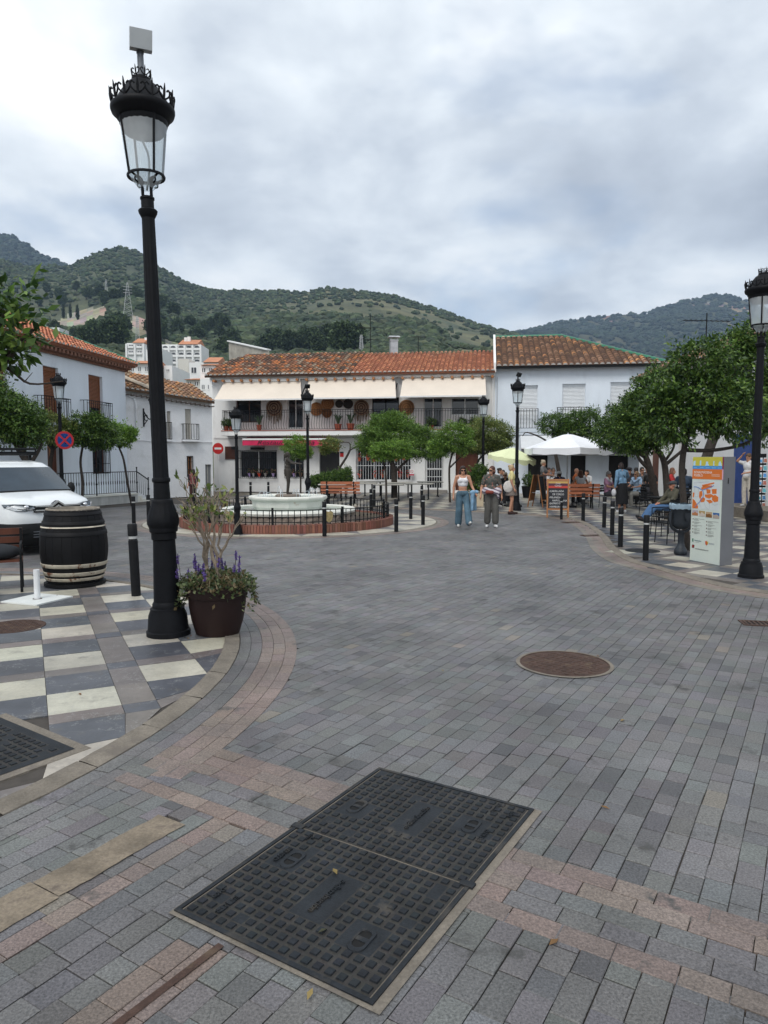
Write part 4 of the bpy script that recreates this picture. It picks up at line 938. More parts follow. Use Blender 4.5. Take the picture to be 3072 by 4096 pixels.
rf = roof(ob, w3p(-.1, zA + .03, .35), w3p(U3, zB + .03, .35), bk3, R(21), lambda u: 3.6 - u * .22, TILE_PAL['lichen'], .23, .36, 300)
mb = MB(W3.M)
for k in range(18): u = U3 * (k + .5) / 18; z = zA + (zB - zA) * u / U3; mb.bar((u - .1, .1, z - .22), (u + .12, .28, z - .19), .05)
mb.build('eave_sticks', mat('weathered_wood', (0.12, 0.095, 0.08), 0.9), ob)
# ridge of pale half round tiles near the corner
a_ = w3p(.1, zA + .75, -1.1); b__ = w3p(1.15, zA + .06, .3); ridge_tiles(rf, a_, b__, mat('pale_tile', (0.42, 0.36, 0.29), 0.85, var=.25, scale=5), .13, .33)

# ------------------------------------------------------------------ shop house along the right side
W4 = Wall((12.35, 34.5), (12.35, 17.0)); H4 = lambda *q: W4.rect(*q)
sb = empty('shop_house', (0, 0, 0), 0, 'white shop house running along the right behind the souvenir racks', 'building')
Z4 = 5.6
h4 = dict(a=(1.5, 2.5, .1, 2.5), b=(4.6, 5.1, .6, 2.9), c=(7.3, 7.75, .3, 3.2), d=(9.4, 10.8, 0.02, 2.7), e=(5.7, 6.5, 3.7, 5.3), f=(9.4, 10.4, 3.6, 5.3))
wall_holes('wall', W4, 0, W4.len, 0, Z4, list(h4.values()), M_PLAS, sb); shell(W4, 0, W4.len, Z4, 7, M_PLAS, sb)
for k in ('b', 'c', 'e', 'f'): window(W4, h4[k], sb, m=M_BLACK, nx=1, nz=3)
a, b_, c, d = h4['a']; mb = MB(W4.M); mb.box(a, b_, -.2, -.1, c, d); mb.build('door', M_BROWN, sb)
a, b_, c, d = h4['d']; mb = MB(W4.M); mb.box(a, b_, -.1, .03, c, d); mb.build('door', mat('blue_painted_door', (0.03, 0.07, 0.25), 0.55, var=.15, scale=3), sb)
w4p = lambda u, z, out=0.0: W4.p + W4.d * u + W4.n * out + Vector((0, 0, z))
roof(sb, w4p(0, Z4 + .02, .4), w4p(W4.len, Z4 + .02, .4), -W4.n, R(24), lambda u: 4.0, TILE_PAL['brown'], .26, .37, 120)
q = w4p(6.4, Z4, -.2); antenna(sb, (q.x, q.y, Z4), 1.9, [(1.6, .95, 10, .1), (.7, .5, 7, .2)])
mb = MB(W4.M); mb.box(2.6, 4.4, .005, .05, 3.1, 3.5, (0.75, 0.75, 0.72)); mb.build('cornice', M_PLAS, sb)
# ================================================================== HILLS
M_HILL = mat('hillside', attr=True, rough=0.95, var=0.35, scale=0.035, fine=0.25, fscale=0.4, space='World')
M_SCRUB = mat('hill_scrub', attr=True, rough=0.95, var=0.3, scale=0.12, space='World')
K = 1.852
def interp(x, P):
    if x <= P[0][0]: return P[0][1]
    for (x0, y0), (x1, y1) in zip(P, P[1:]):
        if x <= x1: return y0 + (y1 - y0) * (x - x0) / (x1 - x0)
    return P[-1][1]
_ph = (1 + 5 ** .5) / 2
ICO_V = np.array([(-1, _ph, 0), (1, _ph, 0), (-1, -_ph, 0), (1, -_ph, 0), (0, -1, _ph), (0, 1, _ph), (0, -1, -_ph), (0, 1, -_ph), (_ph, 0, -1), (_ph, 0, 1), (-_ph, 0, -1), (-_ph, 0, 1)]) / math.sqrt(1 + _ph * _ph)
ICO_F = np.array([(0, 11, 5), (0, 5, 1), (0, 1, 7), (0, 7, 10), (0, 10, 11), (1, 5, 9), (5, 11, 4), (11, 10, 2), (10, 7, 6), (7, 1, 8), (3, 9, 4), (3, 4, 2), (3, 2, 6), (3, 6, 8), (3, 8, 9), (4, 9, 5), (2, 4, 11), (6, 2, 10), (8, 6, 7), (9, 8, 1)])
def blobs(name, pts, rad, cols, parent, flat=0.75):
    V = []; Q = []; C = []
    for i, (p, r, c) in enumerate(zip(pts, rad, cols)):
        A = rng.normal(size=(3, 3)); q, _ = np.linalg.qr(A); v = (ICO_V * rng.uniform(.7, 1.25, (12, 1))) @ q.T * r; v[:, 2] *= flat
        V.append(v + np.array(p)); Q.append(ICO_F + i * 12); C.append(np.tile(np.array(c), (20, 1)) * rng.uniform(.8, 1.2, (20, 1)))
    return tag(np_mesh(name, np.concatenate(V), np.concatenate(Q), np.concatenate(C), M_SCRUB, parent), kind='stuff')
class Hill:
    def __init__(s, sky, dr, d0, yfoot, amp, seed, p=1.0, q=1.0): s.q = q; s.sky = [(a * K, b * K) for a, b in sky]; s.dr = dr; s.d0 = d0; s.yf = yfoot; s.amp = amp; s.seed = seed; s.p = p
    def pos(s, px, t):
        D = s.d0 + (s.dr(px) - s.d0) * t ** s.q; ys = interp(px, s.sky); y = s.yf(px) + (ys - s.yf(px)) * t ** s.p; q = AT(px, y, D)
        k = 1.0 / (s.dr(px) * .16); env = max(0.0, math.sin(math.pi * min(t, 1)) ** .8)
        q.z += s.amp * min(1, (D / 650) ** 1.6) * env * (mnoise.noise((q.x * k, q.y * k, s.seed)) + .5 * mnoise.noise((q.x * k * 2.3, q.y * k * 2.3, s.seed + 5)))
        return q
    def build(s, name, x0, x1, nx, nt, colf):
        V = []; F_ = []; C = []
        for i in range(nx + 1):
            px = x0 + (x1 - x0) * i / nx; q0 = s.pos(px, 0); V.append((q0.x, q0.y - 25, -1.0))
            for j in range(nt + 1): V.append(s.pos(px, j / nt)[:])
            e = Vector(V[-1]); V.append((e.x * 1.25, e.y * 1.25, e.z * .6)); V.append((e.x * 1.5, e.y * 1.5, -2))
        m = nt + 4
        for i in range(nx):
            for j in range(m - 1):
                F_.append((i * m + j, (i + 1) * m + j, (i + 1) * m + j + 1, i * m + j + 1)); C.append(colf(x0 + (x1 - x0) * (i + .5) / nx, min(1, max(0, (j - .5) / nt)), V[i * m + j]))
        return tag(np_mesh(name, V, F_, np.array(C), M_HILL, None, 180), kind='structure')
DRY = (0.145, 0.136, 0.066); OLIVE = (0.058, 0.072, 0.036); DKG = (0.03, 0.045, 0.022); CHALK = (0.33, 0.285, 0.21)
def hillcol(px, t, p):
    n = mnoise.noise((p[0] * .008, p[1] * .008, 3.3)) + .5 * mnoise.noise((p[0] * .03, p[1] * .03, 1.1))
    f = min(1, max(0, .5 + n * 1.1)); c = [a * f + b * (1 - f) for a, b in zip(DRY, OLIVE)]
    if px < 1300: g_ = .75 * min(1, (1300 - px) / 350); c = [a * (1 - g_) + b * g_ for a, b in zip(c, (.044, .058, .031))]
    for cx, ct, rx, rt in ((320, .62, 120, .075), (570, .52, 60, .06), (690, .47, 70, .04)):
        if ((px - cx) / rx) ** 2 + ((t - ct) / rt) ** 2 < 1 + .8 * mnoise.noise((p[0] * .05, p[1] * .05, 9)): c = [x * (.8 + .35 * random.random()) for x in CHALK]
    return c
HM = Hill([(-120, 545), (0, 560), (60, 575), (150, 574), (200, 550), (250, 533), (290, 540), (345, 577), (400, 610), (440, 625), (480, 630), (560, 628), (620, 629), (660, 632), (700, 622), (740, 625), (800, 632), (850, 640), (900, 655), (950, 670), (1000, 690), (1050, 705), (1100, 719), (1200, 742), (1400, 780), (1800, 850)],
          lambda x: 1000 - max(0, x - 900) * .1, 90, lambda x: 1610 - max(0, x - 850) * .09 if x < 2400 else 1470, 16, 2.2, 1.0, 1.5)
hill = HM.build('hill', -700, 2700, 130, 44, hillcol)
HL = Hill([(-700, 470), (-300, 480), (0, 505), (30, 510), (80, 545), (140, 573), (220, 600), (400, 640)], lambda x: 1900, 1100, lambda x: 1250, 30, 7.1)
hl_ = HL.build('far_hill', -1500, 720, 50, 16, lambda px, t, p: tuple(.6 * a for a in OLIVE))
HR = Hill([(1060, 735), (1110, 722), (1150, 712), (1200, 697), (1260, 688), (1330, 680), (1400, 678), (1430, 665), (1480, 650), (1530, 640), (1570, 638), (1610, 650), (1659, 672), (1800, 700), (2100, 720)], lambda x: 2300, 1250, lambda x: 1500, 60, 4.4)
def rcol(px, t, p):
    n = mnoise.noise((p[0] * .004, p[2] * .012, 8.3)) + .6 * mnoise.noise((p[0] * .02, p[2] * .03, 2.2))
    if (n > .52 and t > .3) or (abs(px - 2860) < 130 and abs(t - .86) < .05): return tuple(x * random.uniform(.5, .8) for x in (0.34, 0.25, 0.19))
    f = min(1, max(0, .5 + n)); return tuple(a * f * .5 + b * (1 - f) * .8 for a, b in zip(DRY, OLIVE))
hr_ = HR.build('far_hill', 1900, 4100, 90, 40, rcol)
def scatter(H, n, x0, x1, t0, t1, r0, r1, keep, pal, parent, sink=.3):
    P = []; Rr = []; C = []
    while len(P) < n:
        px = random.uniform(x0, x1); t = t0 + (t1 - t0) * random.random() ** .85; q = H.pos(px, t)
        if not keep(px, t, q): continue
        r = random.uniform(r0, r1) * (min(1.1, max(.3, q.y / 480)) if H is HM else 1); P.append((q.x, q.y, q.z + r * sink)); Rr.append(r); C.append(jit(random.choice(pal), .25))
    blobs('scrub', P, Rr, C, parent)
SC = [(0.036, 0.055, 0.026), (0.05, 0.07, 0.032), (0.068, 0.088, 0.042), (0.032, 0.048, 0.026)]
def chalk(px, t): return ((px - 320) / 135) ** 2 + ((t - .62) / .095) ** 2 < 1 or ((px - 570) / 70) ** 2 + ((t - .52) / .07) ** 2 < 1 or ((px - 690) / 75) ** 2 + ((t - .47) / .045) ** 2 < 1
def kmain(px, t, q):
    n = mnoise.noise((q.x * .006, q.y * .006, 3.3)); d = .35 + .8 * n
    if px > 1150: d = .10 + .9 * n + (.35 if t < .5 else 0)
    if px < 1150 and t > .5: d += .25
    if chalk(px, t) or (470 < px < 900 and t < .38): return False
    return random.random() < max(.08, d)
scatter(HM, 4200, -60, 2250, .30, 1.0, 1.6, 3.6, kmain, SC, hill)
scatter(HM, 1500, -60, 2100, .9, 1.0, 1.5, 3.5, lambda *a: True, SC, hill)
scatter(HM, 5200, -60, 1750, .14, .66, 2.4, 5.0, lambda px, t, q: not chalk(px, t) and not (470 < px < 900 and t < .36 + .04 * math.sin(px * .05)), SC, hill)
scatter(HL, 900, -200, 330, .3, 1.0, 5, 9, lambda *a: True, [(0.03, 0.045, 0.028)], hl_)
scatter(HR, 3800, 1950, 3250, .15, 1.0, 5, 10, lambda px, t, q: random.random() < .75 - .9 * mnoise.noise((q.x * .004, q.z * .012, 8.3)), [(0.026, 0.04, 0.026), (0.034, 0.05, 0.03)], hr_)

# ------------------------------------------------------------------ leaves
def leaf_mat(name, tr=.22, rough=.45):
    m = bpy.data.materials.new(name); m.use_nodes = True; t = m.node_tree; b = t.nodes['Principled BSDF']; a = nd(t, 'ShaderNodeAttribute', attribute_name='Col')
    o = nd(t, 'ShaderNodeTexNoise'); o.inputs['Scale'].default_value = 4.0; mr = nd(t, 'ShaderNodeMapRange'); mr.inputs[3].default_value = .75; mr.inputs[4].default_value = 1.25
    g = nd(t, 'ShaderNodeNewGeometry'); t.links.new(g.outputs['Position'], o.inputs[0]); t.links.new(o.outputs[0], mr.inputs[0]); vm = nd(t, 'ShaderNodeVectorMath', operation='SCALE')
    t.links.new(a.outputs['Color'], vm.inputs[0]); t.links.new(mr.outputs[0], vm.inputs['Scale']); t.links.new(vm.outputs[0], b.inputs['Base Color'])
    b.inputs['Roughness'].default_value = rough; b.inputs['Specular IOR Level'].default_value = .35
    tl = nd(t, 'ShaderNodeBsdfTranslucent'); t.links.new(vm.outputs[0], tl.inputs[0]); mx_ = nd(t, 'ShaderNodeMixShader'); mx_.inputs[0].default_value = tr
    t.links.new(b.outputs[0], mx_.inputs[1]); t.links.new(tl.outputs[0], mx_.inputs[2]); t.links.new(mx_.outputs[0], t.nodes['Material Output'].inputs[0]); return m
M_LEAF = leaf_mat('citrus_leaf'); M_PINE = leaf_mat('pine_foliage', .1, .8)
M_BARK = mat('dark_bark', (0.045, 0.036, 0.03), 0.9, var=.35, scale=14, bump=.6, bscale=40)
M_PALEBARK = mat('pale_bark', (0.26, 0.21, 0.16), 0.85, var=.3, scale=20, bump=.5, bscale=50)
ORANGE_PAL = np.array([(0.052, 0.105, 0.02), (0.07, 0.135, 0.024), (0.036, 0.076, 0.018), (0.10, 0.175, 0.03), (0.027, 0.06, 0.018), (0.14, 0.215, 0.045)])
def leaf_cloud(P, Nn, size, pal, w=None, asp=.42):
    """one folded diamond leaf per point: arrays of vertices, quads, colours"""
    n = len(P); d = Nn + rng.normal(size=(n, 3)) * .75; d[:, 2] -= .15; d /= np.linalg.norm(d, axis=1, keepdims=True)
    up = rng.normal(size=(n, 3)) * .7 + np.array([0, 0, 1.0]); s = np.cross(d, up); s /= np.linalg.norm(s, axis=1, keepdims=True) + 1e-9; nn = np.cross(s, d)
    L_ = size * rng.uniform(.65, 1.25, (n, 1)); Wd = L_ * asp * rng.uniform(.85, 1.15, (n, 1)) * .5
    mid = P + d * L_ * .48 - nn * L_ * .08
    V = np.stack([P, mid + s * Wd, P + d * L_ - nn * L_ * .16, mid - s * Wd], axis=1).reshape(-1, 3); Q = np.arange(4 * n).reshape(n, 4)
    C = pal[rng.choice(len(pal), n, p=w)] * rng.uniform(.75, 1.3, (n, 1)); return V, Q, C
def lobe_points(c, r, n, shell_=.55):
    v = rng.normal(size=(n, 3)); v /= np.linalg.norm(v, axis=1, keepdims=True)
    lump = 1 + .22 * np.sin(v[:, 0] * 7 + c[0] * 3) * np.cos(v[:, 1] * 6 + c[1]) + .15 * np.sin(v[:, 2] * 9 + c[2] * 5 + v[:, 0] * 4) + .10 * np.sin(v[:, 1] * 17 + v[:, 2] * 13)
    k = (shell_ + (1 - shell_) * rng.random(n) ** .6) * lump; return np.array(c) + v * np.array(r) * k[:, None], v
def crown(name, lobes, dens, size, pal, parent, m, w=None, asp=.42, sprigs=12):
    Vs, Qs, Cs, o = [], [], [], 0
    for c, r in lobes:
        area = 4 * math.pi * ((r[0] * r[1]) ** 1.6 + (r[0] * r[2]) ** 1.6 + (r[1] * r[2]) ** 1.6) ** (1 / 1.6) / 3 ** (1 / 1.6); n = int(4.2 * dens * area / (size * size * .35))
        P, Nn = lobe_points(c, r, n); nb = rng.random((len(P), 1)) * .25 + .85
        V, Q, C = leaf_cloud(P, Nn, size, pal, w, asp); Vs.append(V); Qs.append(Q + o); Cs.append(C); o += len(V)
        for _ in range(sprigs):                     # young shoots that break the outline
            v = rng.normal(size=3); v[2] = abs(v[2]) + .1; v /= np.linalg.norm(v); b0 = np.array(c) + v * np.array(r) * .9; k = rng.integers(4, 9); t = np.linspace(0, 1, k)[:, None]
            dr_ = v + np.array([0, 0, .6]); dr_ /= np.linalg.norm(dr_); ln = size * rng.uniform(1.5, 3.5)
            V, Q, C = leaf_cloud(b0 + dr_ * ln * t, np.tile(dr_, (k, 1)), size, pal * 1.25, w, asp); Vs.append(V); Qs.append(Q + o); Cs.append(C); o += len(V)
    return np_mesh(name, np.concatenate(Vs), np.concatenate(Qs), np.concatenate(Cs), m, parent)
def pxlobe(D, px, py, rx, ry, dd=0.0, rd=None):
    c = AT(px, py, D + dd); k = D / F; return (c[:], (rx * k, (rd or (rx + ry) / 2) * k, ry * k))
def branches(mb, paths):
    for pts, r0, r1 in paths:
        P = smooth_line([tuple(p) for p in pts], 4); n = len(P); mb.tube(P, [r0 + (r1 - r0) * i / (n - 1) for i in range(n)], 7)
def orange_tree(label, D, trunk, lobes, dens=.8, size=.085, pal=ORANGE_PAL, w=None, r=.06, extra=(), group='orange trees of the square', name='orange_tree', limbs=True):
    """trunk: pixel polyline from the ground up at distance D; lobes: pixel ellipses"""
    b = AT(trunk[0][0], trunk[0][1], D); b = Vector((b.x, D, 0.012)); e_ = empty(name, (0, 0, 0), 0, label, 'tree', group); T = [b] + [AT(x, y, D) for x, y in trunk[1:]]
    LB = [pxlobe(D, *l) for l in lobes]; mb = MB(); pa = [(T, r, r * .7)]; top = T[-1]
    if limbs:
        for c, rr in LB:
            c = Vector(c)
            for k in range(3):
                q = c + Vector((random.uniform(-.6, .6) * rr[0], random.uniform(-.6, .6) * rr[1], random.uniform(-.1, .6) * rr[2])); m_ = top.lerp(q, .5) + Vector((random.uniform(-.08, .08), random.uniform(-.08, .08), -.06)); pa.append(([top, m_, q], r * .55, r * .12))
    branches(mb, pa + [([AT(x, y, D) for x, y in pts], a_, c_) for pts, a_, c_ in extra]); mb.build('trunk', M_BARK, e_, 60)
    crown('crown', LB, dens, size, pal, e_, M_LEAF, w); return e_
YOUNG = np.array([(0.12, 0.23, 0.03), (0.16, 0.28, 0.04), (0.08, 0.17, 0.03), (0.21, 0.33, 0.06)]); YEL = np.array([(0.14, 0.19, 0.045), (0.19, 0.23, 0.06), (0.08, 0.13, 0.03), (0.25, 0.27, 0.09)])
orange_tree('wide orange tree before the white barred restaurant window', 33.5, [(1577, 1992), (1575, 1880), (1560, 1835)], [(1575, 1735, 125, 70), (1495, 1775, 70, 52), (1680, 1775, 85, 62), (1560, 1690, 75, 40)], pal=(ORANGE_PAL + YOUNG[[0, 1, 2, 3, 0, 1]]) / 2, r=.16, dens=.9, extra=[([(1575, 1890), (1640, 1830), (1660, 1790)], .07, .03)])
orange_tree('small bright green orange tree on a thin trunk before the tables', 30.4, [(1545, 2008), (1543, 1900), (1530, 1830)], [(1575, 1800, 82, 36), (1520, 1815, 40, 26)], pal=YOUNG, r=.05, dens=.9)
orange_tree('orange tree on a thin forked trunk before the brown wooden door', 29.9, [(1800, 2011), (1797, 1900), (1800, 1850), (1815, 1800)], [(1820, 1755, 75, 62), (1755, 1795, 45, 35)], pal=YOUNG * .85, r=.05, dens=.85, extra=[([(1800, 1870), (1830, 1840), (1870, 1800)], .04, .02)])
orange_tree('yellowish orange tree behind the lamp post beside the brown door', 32.0, [(1912, 1998), (1905, 1900), (1915, 1840), (1960, 1800)], [(1955, 1740, 88, 72), (2005, 1765, 45, 38), (1900, 1765, 60, 50)], pal=YEL, r=.06, dens=.85)
orange_tree('half bare leaning orange tree beside the black restaurant door', 35.0, [(1340, 1985), (1345, 1900), (1385, 1830), (1400, 1800)], [(1320, 1780, 42, 28), (1300, 1800, 22, 16)], pal=YEL, r=.07, dens=.7, extra=[([(1400, 1800), (1440, 1780), (1480, 1760), (1500, 1735)], .04, .012), ([(1430, 1785), (1460, 1800), (1475, 1790)], .025, .01), ([(1400, 1800), (1395, 1770), (1340, 1775)], .035, .012), ([(1450, 1775), (1455, 1745), (1470, 1725)], .02, .008)], limbs=False)
orange_tree('small round orange tree behind the fountain statue', 34.0, [(1202, 1985), (1202, 1900), (1195, 1830)], [(1185, 1790, 55, 42), (1220, 1810, 30, 26)], pal=YOUNG, r=.045, dens=.75)
orange_tree('big orange tree on a thin trunk between the litter bin and the info pillar', 14.2, [(2750, 2212), (2735, 2010), (2728, 1880), (2740, 1780), (2770, 1690)], [(2790, 1590, 150, 130), (2690, 1670, 110, 105), (2920, 1640, 140, 120), (2800, 1450, 130, 85), (2640, 1600, 70, 60)], r=.075, dens=.62, size=.10, extra=[([(2738, 1800), (2860, 1800), (2990, 1770), (3050, 1700)], .045, .02)])
orange_tree('orange tree with thick leaning trunk behind the info pillar', 17.0, [(2800, 2144), (2815, 1900), (2840, 1790), (2875, 1700), (2885, 1600)], [(2990, 1520, 130, 150), (3080, 1620, 110, 140), (2930, 1400, 90, 70), (3010, 1350, 70, 60)], r=.14, dens=.62, size=.10, extra=[([(2880, 1640), (2820, 1610), (2770, 1560)], .07, .03)])
orange_tree('orange tree on a straight trunk behind the seated man', 21.5, [(2672, 2080), (2664, 1900), (2650, 1830), (2620, 1790)], [(2590, 1690, 120, 110), (2640, 1560, 100, 90), (2520, 1740, 80, 80), (2560, 1620, 60, 60)], r=.11, dens=.8, size=.095, extra=[([(2660, 1860), (2720, 1810), (2750, 1780)], .06, .03), ([(2655, 1850), (2690, 1800), (2700, 1760)], .05, .02)])
orange_tree('orange tree with dark crooked trunk among the terrace tables', 24.5, [(2630, 2050), (2615, 1950), (2600, 1880), (2585, 1830)], [(2495, 1700, 85, 80), (2440, 1745, 65, 55), (2540, 1640, 65, 65)], r=.15, dens=.85, size=.095, extra=[([(2600, 1880), (2560, 1840), (2540, 1800)], .08, .04)])
orange_tree('orange tree behind the white parasol', 30.0, [(2235, 2005), (2236, 1900), (2225, 1830), (2215, 1780)], [(2215, 1695, 62, 40), (2290, 1725, 75, 32), (2360, 1690, 45, 55), (2300, 1680, 40, 30)], r=.10, dens=.8, extra=[([(2225, 1810), (2180, 1760), (2110, 1730), (2090, 1745)], .05, .015)])
orange_tree('near orange tree whose leafy branch hangs in at the left edge', 5.2, [(-420, 2835), (-430, 2300), (-410, 1900), (-300, 1600)], [(-20, 1240, 110, 110), (70, 1330, 85, 95), (-60, 1420, 120, 80), (20, 1420, 90, 50), (-250, 1250, 220, 250)], r=.10, dens=.28, size=.095, extra=[([(-300, 1600), (-100, 1430), (40, 1480), (120, 1535), (250, 1525)], .02, .004), ([(-300, 1600), (-100, 1400), (60, 1330)], .03, .008), ([(100, 1525), (130, 1490)], .004, .002)])
orange_tree('dense orange tree behind the white van', 20.0, [(100, 2098), (110, 1880), (90, 1800)], [(40, 1670, 120, 95), (-60, 1640, 140, 130), (110, 1720, 80, 70)], r=.12, dens=.8, size=.10, extra=[([(110, 1870), (150, 1810), (170, 1770)], .07, .03), ([(110, 1860), (70, 1800), (60, 1770)], .06, .03)])
orange_tree('yellow green orange tree left of the lamp with the round sign', 25.2, [(195, 2044), (200, 1880), (210, 1800)], [(205, 1710, 75, 62), (275, 1735, 45, 48)], pal=YEL, r=.09, dens=.8, size=.095)
orange_tree('orange tree on a thin dark trunk before the ramp railing', 25.5, [(328, 2041), (330, 1930), (322, 1850), (330, 1790)], [(345, 1725, 78, 66), (415, 1745, 55, 52), (380, 1690, 45, 40)], r=.055, dens=.85, size=.095)
orange_tree('small leaning orange tree at the foot of the ramp railing', 27.5, [(528, 2022), (510, 1930), (495, 1840), (478, 1795)], [(490, 1745, 50, 42), (460, 1715, 28, 26), (520, 1730, 30, 24)], pal=YOUNG, r=.05, dens=.8, size=.09)
def hedge(label, D, x0, x1, y0, y1, dep, dens=1.1, pal=ORANGE_PAL, n=6):
    e_ = empty('hedge', (0, 0, 0), 0, label, 'hedge'); LB = []
    for k in range(n):
        px = x0 + (x1 - x0) * (k + .5) / n; t = y0(px) if callable(y0) else y0; LB.append(pxlobe(D, px, (t + y1) / 2, (x1 - x0) / n * .8, (y1 - t) / 2, random.uniform(-.1, .1), dep))
    crown('foliage', LB, dens, .085, pal, e_, M_LEAF, sprigs=5); mb = MB()
    for k in range(n):
        a_ = AT(x0 + (x1 - x0) * (k + .5) / n, y1, D); mb = MB(); mb.tube([(a_.x, D, .012), (a_.x, D, a_.z + .3)], .025, 5); mb.build('stem', M_BARK, e_)
    return e_
hedge('clipped green hedge between the tables and the black door', 33.0, 1248, 1400, lambda x: 1905 - max(0, x - 1248) * .22, 1945, 60)

# ------------------------------------------------------------------ pines, cypresses and houses on the slope
PINE_PAL = np.array([(0.045, 0.075, 0.028), (0.06, 0.095, 0.035), (0.032, 0.055, 0.024), (0.08, 0.115, 0.045)])
protos = []
for k in range(5):
    e_ = empty('pine_tree', (0, 0, -500)); mb = MB(); mb.tube([(0, 0, 0), (.1, 0, .5), (0, .05, .8)], [.045, .035, .015], 5); mb.build('trunk', M_BARK, e_); lb_ = []
    for j in range(6): a_ = random.uniform(0, 6.28); q = random.uniform(0, .28); lb_.append(((q * math.cos(a_), q * math.sin(a_), random.uniform(.45, .85)), (random.uniform(.2, .32), random.uniform(.2, .32), random.uniform(.14, .22))))
    crown('crown', lb_, .8, .10, PINE_PAL * random.uniform(.8, 1.2), e_, M_PINE, asp=.8, sprigs=0); protos.append(e_)
def plant(H, px, t, h, wd, src, label, group, i, cat='tree', nm=None):
    q = H.pos(px, t); o = src if i is None else copy_tree(src); o.location = (q.x, q.y, q.z - .3); o.scale = (wd, wd, h); o.rotation_euler = (0, 0, random.uniform(0, 6.28)); tag(o, label, cat, group); return o
used = set(); spots = []
def t_at(px, y): return (y - HM.yf(px)) / (interp(px, HM.sky) - HM.yf(px))
for px, yy, n, spread in ((90, 1240, 5, 70), (180, 1200, 5, 80), (330, 1185, 6, 100), (470, 1215, 6, 80), (580, 1235, 5, 70), (450, 1320, 5, 50), (420, 1375, 5, 80), (300, 1400, 5, 90), (190, 1370, 4, 60), (540, 1400, 4, 40), (650, 1330, 6, 60), (760, 1335, 6, 70), (860, 1355, 5, 60), (930, 1400, 4, 50), (1080, 1385, 4, 40), (1190, 1385, 6, 70), (1290, 1395, 5, 60), (1370, 1410, 4, 50), (250, 1345, 3, 60)):
    py_t = t_at(px, yy)
    for _ in range(n):
        q = (px + random.uniform(-spread, spread), py_t + random.uniform(-.035, .035))
        if not (490 < q[0] < 880 and q[1] < .36) and not (215 < q[0] < 395 and .55 < q[1] < .70): spots.append(q + (px, py_t))
def where(px, t):
    a_ = 'high up' if t > .60 else 'halfway up' if t > .42 else 'low down'
    b_ = 'at the far left' if px < 180 else 'near the cypresses' if px < 340 else 'left of the tall pylon' if px < 500 else 'behind the tall lamp post' if px < 640 else 'above the white apartments' if px < 880 else 'above the left end of the restaurant roof' if px < 1150 else 'above the restaurant chimney'
    return 'dark green pine %s on the slope %s' % (a_, b_)
for i, (px, t, gx, gt) in enumerate(spots):
    k = i % 5; first = k not in used; used.add(k); h = random.uniform(8, 13); plant(HM, px, t, h, h * random.uniform(.75, 1.0), protos[k], where(gx, gt), 'pine trees on the slope', None if first else 1)
cyp = empty('cypress_tree', (0, 0, 0)); mb = MB(); mb.tube([(0, 0, 0), (0, 0, .9)], [.05, .02], 5); mb.build('trunk', M_BARK, cyp); crown('crown', [((0, 0, .35), (.10, .10, .3)), ((0, 0, .62), (.075, .075, .34))], 1.0, .07, PINE_PAL * .55, cyp, M_PINE, asp=.5, sprigs=0)
for i, (px, y) in enumerate(((253, 1285), (281, 1287), (311, 1293))):
    tt = min((k / 100 for k in range(10, 90)), key=lambda t: abs((lambda q: 1835 - (q.z - EYE) / q.y * F)(HM.pos(px, t)) - y)); plant(HM, px, tt, 13 if i < 2 else 11, 10, cyp, 'slim dark cypress, %s of three in a row on the chalky slope' % ('leftmost', 'middle', 'rightmost')[i], 'cypress row on the chalky slope', None if i == 0 else 1)
